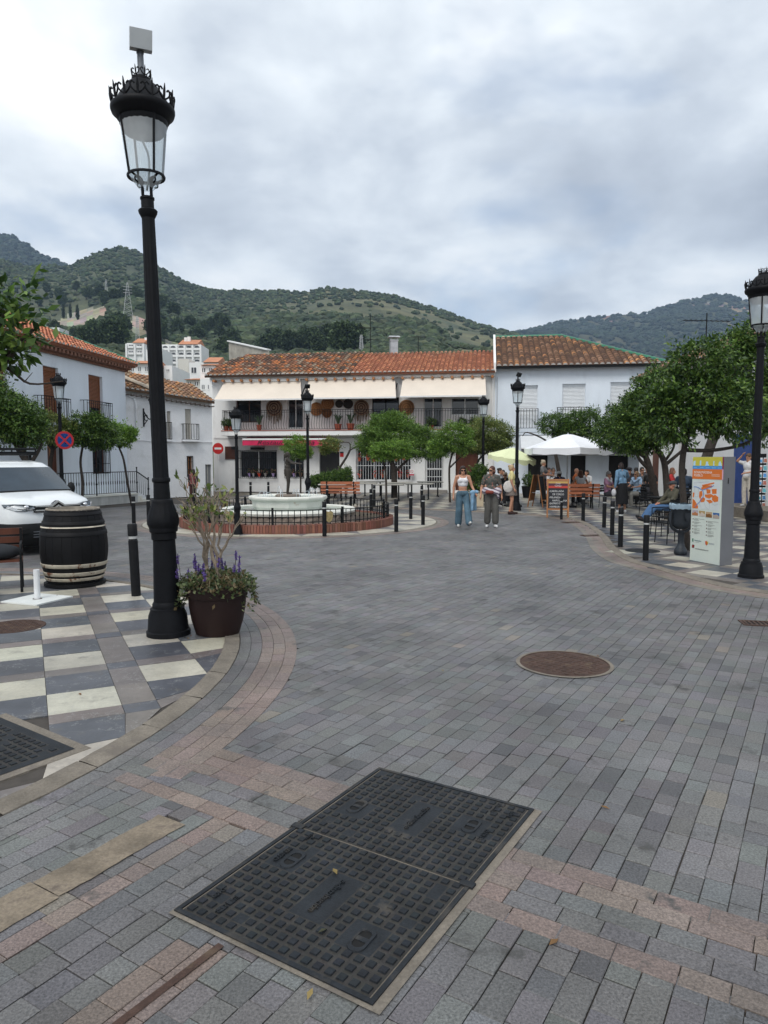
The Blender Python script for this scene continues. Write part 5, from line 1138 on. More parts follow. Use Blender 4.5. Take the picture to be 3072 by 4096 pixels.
# ------------------------------------------------------------------ white houses on the slope
M_FARW = mat('far_white_wall', (0.80, 0.80, 0.79), 0.9, var=.04, scale=.3, space='World'); M_FARR = mat('far_orange_roof', (0.50, 0.22, 0.12), 0.9, var=.15, scale=.4, space='World'); M_FARG = mat('far_window', (0.05, 0.055, 0.065), 0.3, var=.2, scale=1)
M_STONE = mat('pale_stone_wall', (0.38, 0.35, 0.30), 0.95, var=.25, scale=.5, space='World')
def far_house(label, D, box, rows, cols, roof_=None, deep=9, m=None, win=(.5, .5), name='hillside_house', skip=0.0, base=12, arch=False, balc=False, chim=()):
    x0, y0, x1, y1 = box; a_ = AT(x0, y0, D); b__ = AT(x1, y1, D); W_ = b__.x - a_.x; Hh = a_.z - b__.z
    e_ = empty(name, (a_.x, D, b__.z), 0, label, 'building'); m = m or M_FARW; mb = MB(); mb.box(0, W_, 0, deep, -base, Hh); mb.build('wall', m, e_)
    cw, rh = W_ / max(cols, 1), Hh / max(rows, 1)
    for r in range(rows):
        for c in range(cols):
            if random.random() < skip: continue
            u, z = (c + .5) * cw, (r + .5) * rh; ww, hh = cw * win[0] / 2, rh * win[1] / 2; mb = MB(); mb.box(u - ww, u + ww, -.04, .05, z - hh, z + hh * (.55 if arch else 1))
            if arch: mb.prism([(u - ww, z + hh * .55), (u + ww, z + hh * .55), (u + ww * .7, z + hh * .9), (u, z + hh * 1.05), (u - ww * .7, z + hh * .9)], 'y', -.04, .05)
            p = mb.build('window', M_FARG, e_)
            if not arch:
                fr = MB(); fr.box(u - ww - .08, u + ww + .08, -.06, .02, z - hh - .12, z - hh - .02); fr.box(u - .05, u + .05, -.06, -.045, z - hh, z + hh); fr.build('frame', M_FARW, p)
            if balc: fr = MB(); fr.box(u - ww - .2, u + ww + .2, -.5, -.05, z - hh - .15, z - hh + .25 * rh); fr.build('balcony', m, e_)
    if balc:
        for c in range(cols + 1): mb = MB(); mb.box(c * cw - .25, c * cw + .25, -.6, 0, -base, Hh - .3); mb.build('pier', m, e_)
    if roof_:
        mb = MB(); h = roof_[0]; u0, u1 = W_ * roof_[1], W_ * roof_[2]; mb.add([(u0 - .2, -.5, Hh + .02), (u1 + .2, -.5, Hh + .02), (u1 + .2, deep + .3, Hh + .02), (u0 - .2, deep + .3, Hh + .02), (u0 - .2, deep * .5, Hh + h), (u1 + .2, deep * .5, Hh + h)], [(0, 1, 5, 4), (2, 3, 4, 5), (0, 4, 3), (1, 2, 5), (3, 2, 1, 0)]); mb.build('roof', M_FARR, e_)
    for u, h in chim: mb = MB(); mb.box(W_ * u - .4, W_ * u + .4, deep * .3, deep * .3 + .8, Hh, Hh + h); mb.build('chimney', m, e_)
    return e_
far_house('long white apartment block with arched balconies on the slope', 200, (645, 1378, 805, 1460), 3, 5, (2.0, .45, .9), arch=True, balc=True, win=(.6, .55), chim=((.55, 2.4), (.63, 2.6)), base=8)
far_house('white gabled apartment wing with orange roof behind the tall lamp post', 205, (507, 1372, 576, 1424), 2, 2, (2.0, .4, 1.0), win=(.5, .45), balc=True, chim=((.95, 2.0),))
far_house('pale grey house with flat front below the apartment block', 140, (712, 1435, 756, 1516), 1, 1, None, m=mat('far_cream_wall', (0.62, 0.60, 0.55), .9, var=.05), win=(.01, .01))
far_house('white house with dark windows and small orange roof below the apartments', 138, (756, 1450, 870, 1512), 1, 3, (1.6, .55, 1.0), win=(.5, .35))
far_house('white house with blue window above the shuttered house roof', 95, (515, 1455, 600, 1497), 1, 3, (1.0, 0, 1.0), win=(.35, .4))
far_house('narrow white house right of the tall lamp post', 100, (655, 1462, 690, 1540), 2, 1, None, win=(.3, .2))
far_house('low house with terracotta roof behind the old house', 90, (745, 1520, 800, 1550), 1, 2, (.7, 0, 1.0), m=MATS['far_cream_wall'], win=(.35, .5))
far_house('white roof terraces behind the old house', 85, (800, 1515, 850, 1580), 1, 2, None, win=(.4, .25))
far_house('small white villa half hidden by trees on the left slope', 300, (150, 1310, 238, 1335), 1, 4, None, win=(.3, .3))
far_house('white cube house with orange roof right of the narrow white house', 92, (800, 1462, 858, 1500), 1, 2, (.8, .2, 1.0), win=(.4, .4))
far_house('white block with dark balconies behind the tall lamp post', 185, (590, 1395, 650, 1450), 2, 2, None, win=(.5, .4), balc=True)
far_house('low white house with orange roof beside the restaurant gable', 75, (838, 1505, 872, 1560), 1, 1, (.6, 0, 1.0), win=(.4, .3))
# retaining wall of the hill road
e_ = empty('retaining_wall', (0, 0, 0), 0, 'pale stone retaining wall of the hill road above the restaurant roof', 'wall'); a_ = AT(915, 1365, 225); b__ = AT(1075, 1400, 205); n = 14
for k in range(n):
    p, q = a_.lerp(b__, k / n), a_.lerp(b__, (k + 1) / n); mb = MB(); mb.add([p, q, q - Vector((0, 0, 9)), p - Vector((0, 0, 9))] + [x + Vector((0, 1, 0)) for x in (p, q, q - Vector((0, 0, 9)), p - Vector((0, 0, 9)))], [(3, 2, 1, 0), (0, 1, 5, 4), (4, 5, 6, 7), (0, 4, 7, 3), (1, 2, 6, 5)]); mb.build('panel', M_STONE, e_)
mb = MB(); mb.bar(a_ + Vector((0, .4, .1)), b__ + Vector((0, .4, .1)), 1.4, .35); mb.build('coping', M_FARW, e_)
# lattice pylons
def pylon(label, px, ytop, ybot, D, wd, name='pylon'):
    t_, b_ = AT(px, ytop, D), AT(px, ybot, D); h = t_.z - b_.z; e_ = empty(name, (b_.x, D, b_.z), .3, label, 'pylon', 'power pylons on the slope'); mb = MB(); n = 9; r = wd / 2
    rr = lambda k: r * (1 - k / n) + .25 * k / n
    for k in range(n):
        z0, z1 = h * k / n, h * (k + 1) / n; a0, a1 = rr(k), rr(k + 1); c0 = [(-a0, -a0), (a0, -a0), (a0, a0), (-a0, a0)]; c1 = [(-a1, -a1), (a1, -a1), (a1, a1), (-a1, a1)]
        for i in range(4): j = (i + 1) % 4; mb.bar((*c0[i], z0), (*c1[i], z1), .14); mb.bar((*c0[i], z0), (*c1[j], z1), .08); mb.bar((*c1[i], z1), (*c1[j], z1), .08)
    for z in (.72, .8, .88): mb.bar((-r * .9, 0, h * z), (r * .9, 0, h * z), .2)
    return mb.build('lattice', M_FARP, e_)
M_FARP = mat('pylon_steel', (0.45, 0.46, 0.46), .6, .3)
pylon('tall lattice power pylon left of the lamp post', 513, 1130, 1275, 420, 5.5); pylon('concrete power pole right above the white gabled wing', 551, 1265, 1365, 300, 1.6); pylon('small lattice pole above the restaurant roof', 1445, 1340, 1425, 260, 1.6); pylon('distant pylon high on the slope left of the tall pylon', 425, 1118, 1168, 600, 2.2)
# ================================================================== LAMPS
M_LAMP = mat('black_painted_iron', (0.0075, 0.008, 0.010), 0.55, 0.0, var=.2, scale=12, bump=.08, bscale=60, spec=.18)
def glass_mat(name, tint=(.9, .95, .97), body=.25, rough=.1):
    m = bpy.data.materials.new(name); m.use_nodes = True; t = m.node_tree; b = t.nodes['Principled BSDF']; b.inputs['Base Color'].default_value = (.8, .85, .88, 1); b.inputs['Roughness'].default_value = rough
    tr = nd(t, 'ShaderNodeBsdfTransparent'); tr.inputs[0].default_value = (*tint, 1); mx_ = nd(t, 'ShaderNodeMixShader'); mx_.inputs[0].default_value = 1 - body
    n = nd(t, 'ShaderNodeTexNoise'); n.inputs['Scale'].default_value = 3; mr = nd(t, 'ShaderNodeMapRange'); mr.inputs[3].default_value = 1 - body * 1.3; mr.inputs[4].default_value = 1 - body * .7; t.links.new(n.outputs[0], mr.inputs[0]); t.links.new(mr.outputs[0], mx_.inputs[0])
    t.links.new(b.outputs[0], mx_.inputs[1]); t.links.new(tr.outputs[0], mx_.inputs[2]); t.links.new(mx_.outputs[0], t.nodes['Material Output'].inputs[0]); return m
M_LGLASS = glass_mat('lantern_glass', body=.38); M_CLEAR = glass_mat('clear_glass', body=.12, rough=.03)
LD = 7.31
def zL(y): return AT(640, y, LD).z - .012
def rL(w, y): z = zL(y); return w / 2 * (LD * _cp - (z - EYE) * _sp) / F
def make_lamp(label, detail=True):
    e_ = empty('street_lamp', (0, 0, 0), 0, label, 'street lamp', 'black lantern street lamps'); seg = 24 if detail else 14; P = lambda *pts: [(rL(w_, y), zL(y)) for w_, y in pts]
    b0 = [(rL(172, 2540), 0.0)]
    mb = MB(); mb.lathe(b0 + [(rL(172, 2540), .05), (rL(160, 2530), .06)] + P((150, 2460), (134, 2440), (134, 2432), (116, 2428), (116, 2415), (104, 2405)), seg); mb.build('base', M_LAMP, e_, 40)
    mb = MB(); mb.lathe(P((104, 2407), (86, 2160), (98, 2155), (98, 2130), (110, 2125), (112, 2108)), seg); mb.build('pedestal', M_LAMP, e_, 40)
    mb = MB(); mb.lathe(P((112, 2110), (124, 2095), (126, 2080), (120, 2060), (96, 2025), (84, 2010), (84, 2000), (76, 1996)), seg * 2, flute=(16, .07, zL(2078), zL(2018))); mb.build('acanthus_bulb', M_LAMP, e_, 60)
    mb = MB(); mb.lathe(P((66, 1998), (62, 1930), (70, 1927), (72, 1919), (68, 1912), (60, 1910)), seg); mb.build('neck', M_LAMP, e_, 40)
    mb = MB(); mb.lathe(P((62, 1912), (61, 1890), (60, 1700), (58, 1400), (55, 1100), (51, 900), (51, 868)), 48 if detail else 16, flute=(12, .10, zL(1895), zL(872))); mb.build('shaft', M_LAMP, e_, 70)
    mb = MB(); mb.lathe(P((52, 872), (58, 866), (72, 852), (75, 843), (66, 838), (50, 836), (50, 800), (56, 797), (56, 790), (44, 786)), seg); mb.build('capital', M_LAMP, e_, 40)
    mb = MB(); mb.lathe(P((146, 712), (150, 706), (146, 700), (132, 700), (132, 709), (146, 712)), seg, ang=(0, 2 * math.pi - 1e-4)); mb.build('lower_ring', M_LAMP, e_, 50)
    z0, z1, z2 = zL(800), zL(745), zL(706)
    for k in range(4):
        a_ = math.pi / 4 + k * math.pi / 2; c_, s_ = math.cos(a_), math.sin(a_); mb = MB(); pts = [(.045, z0 - .06), (.058, z0 + .05), (.06, z1), (.10, (z1 + z2) / 2 + .01), (.185, z2)]; mb.tube([(r_ * c_, r_ * s_, z) for r_, z in smooth_line(pts, 4)], .012, 6)
        cu = [(.075 + .035 * math.cos(q), z1 + .045 + .03 * math.sin(q)) for q in np.linspace(-1.4, 3.6, 10)]
        if detail: mb.tube([(r_ * c_ * 1.25, r_ * s_ * 1.25, z) for r_, z in cu], .009, 5)
        mb.build('bracket', M_LAMP, e_, 60)
    mb = MB(); mb.lathe(P((60, 755), (90, 735), (132, 706)), seg, ang=(0, 2 * math.pi - 1e-4)); mb.build('lower_glass', M_LGLASS, e_, 60)
    mb = MB(); mb.lathe(P((138, 700), (186, 480)), seg, ang=(0, 2 * math.pi - 1e-4)); mb.build('glass', M_LGLASS, e_, 60)
    for k in range(4):
        a_ = .55 + k * math.pi / 2; c_, s_ = math.cos(a_), math.sin(a_); r0, r1 = rL(140, 700), rL(188, 480); mb = MB(); mb.bar((r0 * c_, r0 * s_, zL(702)), (r1 * c_, r1 * s_, zL(476)), .022, .016); mb.build('rib', M_LAMP, e_)
    mb = MB(); mb.lathe([(rL(150, 520), zL(535)), (rL(185, 500), zL(500))] + P((188, 484), (206, 480), (214, 470), (240, 458), (248, 446), (248, 436), (238, 430), (214, 424), (196, 405), (160, 375), (120, 345), (96, 334), (76, 330), (76, 318), (66, 316), (62, 312)), seg * 2 if detail else seg, flute=(48, .012, zL(482), zL(468))); mb.build('hood', M_LAMP, e_, 45)
    def fleur(M_, s):
        mb = MB(M_); mb.tube([(0, 0, 0), (0, .01 * s, .10 * s), (0, .02 * s, .17 * s)], [.010 * s, .014 * s, .004 * s], 5)
        for q in (-1, 1):
            cu = smooth_line([(0, 0, .02), (.045 * q, .005, .05), (.07 * q, .01, .09), (.05 * q, .015, .12), (.028 * q, .015, .10)], 3); mb.tube([(x * s, y * s, z * s) for x, y, z in cu], .009 * s, 5)
        return mb
    n = 14; rr = rL(232, 432); zz = zL(432)
    for k in range(n): a_ = 2 * math.pi * k / n + .2; fleur(Mx((rr * math.cos(a_), rr * math.sin(a_), zz - .01), a_ - math.pi / 2), 1.0 if detail else 1.1).build('crest', M_LAMP, e_, 60)
    for k in range(6): a_ = 2 * math.pi * k / 6; fleur(Mx((rL(66, 316) * math.cos(a_), rL(66, 316) * math.sin(a_), zL(318)), a_ - math.pi / 2), .62).build('top_crest', M_LAMP, e_, 60)
    return e_
M_GREYBOX = mat('grey_plastic_box', (0.45, 0.48, 0.50), .5, var=.06, scale=6); M_ZINC = mat('zinc_tube', (0.13, 0.14, 0.155), .4, .4, var=.2, scale=8)
lamp1 = make_lamp('tall black street lamp with grey box on top, beside the flower pot')
mb = MB(); mb.lathe([(.031, zL(318)), (.031, zL(215)), (.036, zL(214)), (.036, zL(205))], 12); mb.build('mast', M_ZINC, lamp1, 40)
bx = MB(Mx((0.015, -.03, zL(168)), .15, .25, .04)); bx.box(-.105, .105, -.07, .07, -.085, .085); bo = bx.build('sensor_box', M_GREYBOX, lamp1)
mb = MB(); mb.tube(smooth_line([(-.09, .05, zL(480)), (-.02, .03, zL(560)), (.03, 0, zL(620)), (.03, 0, zL(690)), (0, 0, zL(760))], 5), .011, 6); mb.build('cable', mat('grey_cable', (.25, .27, .28), .6), lamp1)
p = G(675, 2542); lamp1.location = (p.x, p.y, .012); lamp1.rotation_euler = (0, -.0247, .2)
lamp2 = make_lamp('black street lamp at the right edge beside the info pillar', True); p = G(3003, 2312); lamp2.location = (p.x, p.y, .012); lamp2.rotation_euler = (0, .0068, .5); lamp2.scale = (.83,) * 3
far = make_lamp('tmp', False); base_l = far
def far_lamp(px, D, label, lean=0.0, sc=.82, flood=False):
    global base_l
    o = far if base_l is not None else copy_tree(far); base_l = None; o.location = (XD(px, D), D, .012); o.rotation_euler = (0, lean, random.uniform(0, 1)); o.scale = (sc,) * 3; tag(o, label); return o
l3 = far_lamp(2066, 25.3, 'black street lamp beside the lime green parasol'); l4 = far_lamp(1931, 30.5, 'black street lamp between the brown door and the lime parasol', sc=.80); l5 = far_lamp(1232, 27.0, 'black street lamp behind the fountain bench with a small floodlight', sc=.78); l6 = far_lamp(948, 17.2, 'black street lamp in front of the fountain railing', sc=.545); l7 = far_lamp(248, 23.6, 'black street lamp carrying the no stopping sign behind the van', sc=.82)
for l_ in (l3, l5):
    mb = MB(); mb.tube([(0, 0, zL(318)), (0, 0, zL(225))], .03, 8); mb.build('mast', M_LAMP, l_); mb = MB(Mx((0, -.05, zL(205)), 0, .5)); mb.box(-.12, .12, -.05, .05, -.09, .09); mb.build('floodlight_head', M_BLACK, l_)
ns = empty('no_stopping_sign', (0, 0, 0), 0, 'round blue and red no stopping sign on the lamp post behind the van', 'sign'); c = AT(258, 1761, 23.35); Ms = Mx(c, .75) @ Matrix.Rotation(math.pi / 2, 4, 'X')
mb = MB(Ms); mb.lathe([(.0001, -.012), (.295, -.012), (.295, .008), (.0001, .008)], 30, col=(0.50, 0.02, 0.03)); mb.build('disc', M_SIGN, ns, 40)
mb = MB(Ms); mb.lathe([(.0001, .0115), (.225, .0115)], 30, col=(0.02, 0.10, 0.42)); mb.build('blue_field', M_SIGN, ns)
for s_ in (-1, 1): mb = MB(Ms); mb.bar((-.165, -.165 * s_, .0135 + s_ * .001), (.165, .165 * s_, .0135 + s_ * .001), .055, .004, (0.50, 0.02, 0.03)); mb.build('cross_bar', M_SIGN, ns)
mb = MB(); mb.bar(c + Vector((.02, .0, .1)), c + Vector((-.03, .25, .1)), .04); mb.bar(c + Vector((.02, .0, -.1)), c + Vector((-.03, .25, -.1)), .04); mb.build('clamp', M_BLACK, ns)
# wall lantern on the old house
wl_ = empty('wall_lantern', (0, 0, 0), 0, 'black scrolled wall lantern on the old house', 'lamp'); u, z = W3.at(574, 1670); M_ = W3.M @ Matrix.Translation((u, 0, z))
mb = MB(M_); mb.box(-.03, .03, 0.002, .04, -.42, .42); mb.build('back_plate', M_BLACK, wl_)
mb = MB(M_); mb.tube(smooth_line([(0, .04, .3), (.05, .25, .05), (.1, .5, -.1), (.15, .75, .0), (.18, .8, .18)], 5), .025, 6); mb.tube([(.03 + .1 * math.cos(q) * .2, .25 + .14 * math.cos(q), -.02 + .14 * math.sin(q)) for q in np.linspace(0, 5.5, 16)], .018, 5); mb.tube(smooth_line([(0, .04, -.35), (.02, .2, -.25), (.06, .4, -.12)], 4), .018, 5); mb.build('scroll_arm', M_BLACK, wl_)
Ml = M_ @ Matrix.Translation((.18, .8, .18)); mb = MB(Ml); mb.lathe([(.10, .1), (.19, .55)], 6); mb.build('glass', M_LGLASS, wl_); mb = MB(Ml); mb.lathe([(.05, 0), (.11, .08), (.11, .1)], 6); mb.lathe([(.24, .55), (.22, .6), (.16, .72), (.05, .82), (.03, .95), (.001, 1.0)], 8)
for k in range(6): a_ = k * math.pi / 3; mb.bar((.105 * math.cos(a_), .105 * math.sin(a_), .1), (.195 * math.cos(a_), .195 * math.sin(a_), .56), .02)
mb.build('frame', M_BLACK, wl_)

# ================================================================== BOLLARDS
M_BOLL = mat('black_bollard_paint', (0.008, 0.0085, 0.010), .55, var=.25, scale=10, spec=.25); M_REFL = mat('reflective_band', (.55, .56, .55), .35, .2, var=.15, scale=20)
bol = empty('bollard', (0, 0, 0), 0, 'tmp', 'bollard', 'black bollards round the square'); mb = MB(); mb.lathe([(.052, 0), (.052, .64), (.046, .645), (.046, .66)], 18); mb.build('post', M_BOLL, bol, 40)
mb = MB(); mb.lathe([(.047, .66), (.047, .69)], 18); mb.build('reflective_band', M_REFL, bol); mb = MB(); mb.lathe([(.046, .69), (.053, .695), (.053, .82), (.045, .83), (.0001, .832)], 18); mb.build('cap', M_BOLL, bol, 40)
BL = [(545, 2386, 'thick leaning black bollard behind the tall lamp on the marble corner', 1.18, .03), (2582, 2244, 'black bollard nearest the info pillar on the terrace kerb', 1, 0), (2481, 2190, 'second black bollard from the info pillar along the terrace kerb', 1, 0), (2448, 2142, 'third black bollard from the info pillar along the terrace kerb', 1, 0), (2416, 2111, 'fourth black bollard from the info pillar along the terrace kerb', 1, 0), (2332, 2086, 'black bollard between the menu board and the terrace bench', 1, 0),
      (1298, 2146, 'black bollard in front of the fountain railing', 1, 0), (1585, 2128, 'black bollard at the right end of the brick fountain ring', 1, 0), (1692, 2101, 'black bollard at the tip of the fountain island', 1, 0), (1643, 2078, 'black bollard behind the tip of the fountain island', 1, 0), (1484, 2056, 'black bollard behind the railing right of the bench', 1, 0), (1497, 2026, 'black bollard before the restaurant tables', 1, 0), (1687, 2032, 'black bollard under the tables right of the wide orange tree', 1, 0), (1309, 2030, 'black bollard in front of the orange bench', 1, 0),
      (777, 2056, 'black bollard in front of the woman in the striped top', 1, 0), (595, 2098, 'black bollard half hidden by the tall lamp', 1, 0), (536, 2109, 'black bollard left of the tall lamp beyond the barrel', 1, 0), (1003, 2004, 'black bollard behind the fountain under the grilled window', 1, 0), (1074, 2004, 'black bollard behind the fountain left of the statue', 1, 0), (2245, 2078, 'black bollard behind the menu board', .8, 0)]
for i, (x, y, lab, sc_, lean) in enumerate(BL):
    o = bol if i == 0 else copy_tree(bol); p = G(x, y); o.location = (p.x, p.y, .006); o.scale = (sc_,) * 3; o.rotation_euler = (0, -lean, random.uniform(0, 3)); o['label'] = lab

# ================================================================== FOUNTAIN
M_FMARB = mat('white_fountain_marble', (0.70, 0.70, 0.64), .45, var=.14, scale=1.6, stain=((0.42, 0.27, 0.13), 1.4, .63, .09)); M_BRICK = mat('red_brick', attr=True, rough=.85, var=.2, scale=14); M_ROUGH = mat('rough_stone', (0.19, 0.155, 0.13), .95, var=.4, scale=7, bump=.8, bscale=14)
M_WATER = mat('fountain_water', (0.30, 0.36, 0.33), .08, var=.15, scale=3, bump=.35, bscale=10, spec=.6); M_GOLD = mat('worn_brass', (0.34, 0.27, 0.13), .5, .3, var=.3, scale=18); M_SOIL = mat('dark_soil', (0.06, 0.042, 0.032), .95, var=.4, scale=10, bump=.8, bscale=25)
ft = empty('fountain', (FC[0], FC[1], .012), 0, 'round white marble fountain with bowl inside a brick ring', 'fountain')
rb_ = empty('brick_ring', (0, 0, 0)); rb_.parent = ft
mb = MB(); mb.lathe([(2.70, .0), (2.70, .19), (2.97, .19), (2.97, 0)], 72, ang=(0, 2 * math.pi - 1e-4)); mb.build('mortar_core', M_CONC, rb_)
n = 250
for k in range(n):
    a_ = 2 * math.pi * k / n; q = MB(); q.box(-.032, .032, -.15, .15, .0, random.uniform(.205, .225), jit((0.20, 0.085, 0.06), .3)); q.build('brick', M_BRICK, rb_, loc=(2.85 * math.cos(a_), 2.85 * math.sin(a_), 0), rot=a_ - math.pi / 2)
mb = MB(); mb.lathe([(2.70, .07), (1.6, .10)], 48, ang=(0, 2 * math.pi - 1e-4)); mb.build('soil_bed', M_SOIL, ft)
mb = MB(); P = []
for k in range(72):
    a_ = 2 * math.pi * k / 72
    for r_, z in ((1.95, .08), (1.90, .2), (1.86, .34)): rr = r_ + random.uniform(-.03, .03); P.append((rr * math.cos(a_), rr * math.sin(a_), z))
mb.add(P, [(k * 3 + j, ((k + 1) % 72) * 3 + j, ((k + 1) % 72) * 3 + j + 1, k * 3 + j + 1) for k in range(72) for j in (0, 1)]); mb.build('rough_plinth', M_ROUGH, ft)
mb = MB(); mb.lathe([(1.82, .32), (1.90, .34), (1.92, .40), (1.89, .45), (1.66, .46), (1.63, .44), (1.62, .36), (.5, .34)], 64, ang=(0, 2 * math.pi - 1e-4)); mb.build('lower_basin', M_FMARB, ft, 40)
mb = MB(); mb.lathe([(1.62, .405), (.0001, .406)], 48); mb.build('lower_water', M_WATER, ft)
mb = MB(); mb.lathe([(.80, .36), (.95, .40), (1.00, .50), (1.02, .66), (1.10, .70), (1.12, .76), (1.09, .80), (.96, .80), (.93, .76), (.90, .70)], 12, ang=(.13, 2 * math.pi + .13 - 1e-4)); o = mb.build('bowl', M_FMARB, ft)
bv = o.modifiers.new('round', 'BEVEL'); bv.width = .02; bv.segments = 2; bv.limit_method = 'ANGLE'
mb = MB(); mb.lathe([(.96, .762), (.0001, .764)], 32); mb.build('upper_water', M_WATER, ft)
mb = MB(); mb.lathe([(.001, .70), (.36, .70), (.36, .81), (.33, .83), (.0001, .83)], 24); mb.build('statue_plinth', M_ROUGH, ft, 40)
M_JET = glass_mat('water_jet', (.95, .97, 1), .45, .05)
for k in range(10):
    a_ = 2 * math.pi * k / 10 + .2; r0 = .85; h = random.uniform(.12, .28); dd_ = random.uniform(.15, .3); mb = MB(); mb.tube([((r0 - dd_ * t) * math.cos(a_), (r0 - dd_ * t) * math.sin(a_), .76 + 4 * h * t * (1 - t)) for t in np.linspace(0, 1, 9)], .008, 5); mb.build('water_jet', M_JET, ft, 60)
fe = empty('fountain_railing', (FC[0], FC[1], .22), 0, 'low black iron railing with brass crests round the fountain', 'railing'); RR = 2.86
for nm, z in (('top_rail', .36), ('bottom_rail', .06)):
    mb = MB(); mb.lathe([(RR - .02, z), (RR + .02, z), (RR + .02, z + .018), (RR - .02, z + .018), (RR - .02, z)], 72, ang=(0, 2 * math.pi - 1e-4)); mb.build(nm, M_BLACK, fe)
bm_ = MB(); bm_.tube([(0, 0, 0), (0, 0, .15), (0, 0, .17), (0, 0, .19), (0, 0, .21), (0, 0, .37)], [.011, .011, .022, .024, .011, .011], 6); b0_ = bm_.build('baluster', M_BLACK, fe); n = 118
for k in range(n):
    a_ = 2 * math.pi * k / n
    o = b0_ if k == 0 else b0_.copy()
    if k: COL.objects.link(o)
    o.location = (RR * math.cos(a_), RR * math.sin(a_), 0)
for k in range(10): a_ = 2 * math.pi * (k + .5) / 10; mb = MB(Mx((RR * math.cos(a_), RR * math.sin(a_), 0), a_)); mb.box(-.025, .025, -.025, .025, -.02, .43); mb.build('post', M_BLACK, fe)
for a_ in (R(-62), R(-112), R(-160), R(20), R(80), R(140)):
    mb = MB(Mx(((RR + .03) * math.cos(a_), (RR + .03) * math.sin(a_), .2), a_ + math.pi / 2) @ Matrix.Scale(1.0, 4)); mb.prism([(-.11, .10), (-.06, .13), (0, .11), (.06, .13), (.11, .10), (.10, -.05), (.06, -.12), (0, -.15), (-.06, -.12), (-.10, -.05)], 'y', -.012, .012); cr = mb.build('crest', M_GOLD, fe)

# ================================================================== INFO PILLAR
A0, A1, A2 = G(2758, 2243), G(2876, 2266), G(2918, 2258); wx = (A1 - A0); KW = wx.length; ki = empty('info_pillar', (A0.x, A0.y, .014), math.atan2(wx.y, wx.x), 'tall town information pillar with map of Benalmádena Pueblo', 'information sign')
KH = 1.87; KDp = .27; M_KG = mat('pillar_grey_metal', (0.15, 0.155, 0.17), .5, var=.06, scale=3); M_KF = mat('pillar_pale_print', (0.60, 0.66, 0.60), .45, var=.03, scale=3)
mb = MB(); mb.box(0, KW, .012, KDp, 0, KH); mb.build('body', M_KG, ki); mb = MB(); mb.box(.003, KW - .003, .002, .0115, .004, KH - .002); face = mb.build('front_panel', M_KF, ki)
def kp(x0, x1, z0, z1, col, name, lay=1, th=.002): mb = MB(); y = .002 - lay * .0018; mb.box(x0 * KW, x1 * KW, y - th * .4, y + .001, z0 * KH, z1 * KH, col); return mb.build(name, M_SIGN, ki)
def kpoly(pts, col, name, lay=2): mb = MB(); y = .002 - lay * .0018; mb.prism([(x * KW, z * KH) for x, z in pts], 'y', y - .0008, y + .001, col); return mb.build(name, M_SIGN, ki)
OG = (0.66, 0.17, 0.03)
kp(.005, .995, .915, .998, (0.55, 0.50, 0.06), 'yellow_header'); kp(.005, .995, .885, .915, (0.06, 0.28, 0.62), 'blue_strip'); kp(.005, .995, .79, .885, OG, 'orange_title'); kp(.992, 1.03, .79, .885, (0.7, 0.4, 0.5), 'side_stripe'); kp(.992, 1.03, .885, .998, (0.25, 0.01, 0.07), 'side_stripe')
LB_ = (0.45, 0.68, 0.85)
for pts in ([(.03, .917), (.03, .955), (.10, .965), (.10, .917)], [(.25, .917), (.25, .96), (.28, .967), (.30, .96), (.30, .917)], [(.43, .917), (.46, .935), (.46, .955), (.53, .955), (.53, .935), (.57, .917)], [(.69, .917), (.705, .94), (.70, .96), (.74, .96), (.73, .94), (.74, .917)], [(.87, .917), (.88, .945), (.92, .962), (.95, .945), (.98, .917)]): kpoly(pts, LB_, 'skyline_icon')
for x in (.10, .32, .52, .72, .92): kp(x - .06, x + .06, .896, .899, (.4, .65, .85), 'wave', 2)
M_WTXT = mat('white_print', (.75, .73, .68), .5, var=0); M_GTXT = mat('grey_print', (.10, .10, .10), .6, var=0)
def ktext(body, x, z, size, m, lay=2): return text_obj('lettering', body, size, m, ki, Matrix.Translation((x * KW, .002 - lay * .0018, z * KH)) @ Matrix.Rotation(math.pi / 2, 4, 'X'), .0005, 'LEFT')
ktext('BENALMÁDENA', .06, .853, .062, M_WTXT); ktext('PUEBLO', .06, .823, .062, M_WTXT)
for z in (.832, .82): kp(.66, .92, z, z + .004, (.75, .6, .5), 'fine_print', 2)
kp(.04, .95, .505, .77, (0.62, 0.66, 0.66), 'map')
for pts in ([(.35, .735), (.75, .765), (.76, .752), (.37, .715)], [(.33, .71), (.45, .73), (.68, .735), (.69, .715), (.52, .705), (.4, .69), (.33, .69)], [(.68, .70), (.84, .705), (.84, .66), (.70, .655)], [(.50, .70), (.64, .695), (.64, .66), (.52, .655)], [(.45, .645), (.66, .655), (.76, .64), (.60, .61), (.48, .62)], [(.70, .635), (.80, .65), (.90, .63), (.90, .59), (.78, .58), (.70, .60)], [(.50, .595), (.66, .60), (.74, .58), (.62, .565)], [(.32, .605), (.42, .62), (.48, .605), (.44, .575), (.34, .57), (.29, .585)], [(.04, .66), (.10, .655), (.08, .61), (.04, .615)], [(.04, .60), (.13, .58), (.24, .53), (.24, .508), (.04, .508)], [(.27, .67), (.36, .68), (.38, .64), (.30, .60), (.26, .62)]): kpoly(pts, OG, 'map_block')
rv = [(.07, .712), (.15, .715), (.25, .705), (.38, .685), (.42, .66), (.40, .62), (.30, .575), (.20, .545), (.14, .52)]; rv2 = [(.40, .69), (.50, .70), (.62, .715), (.75, .735)]
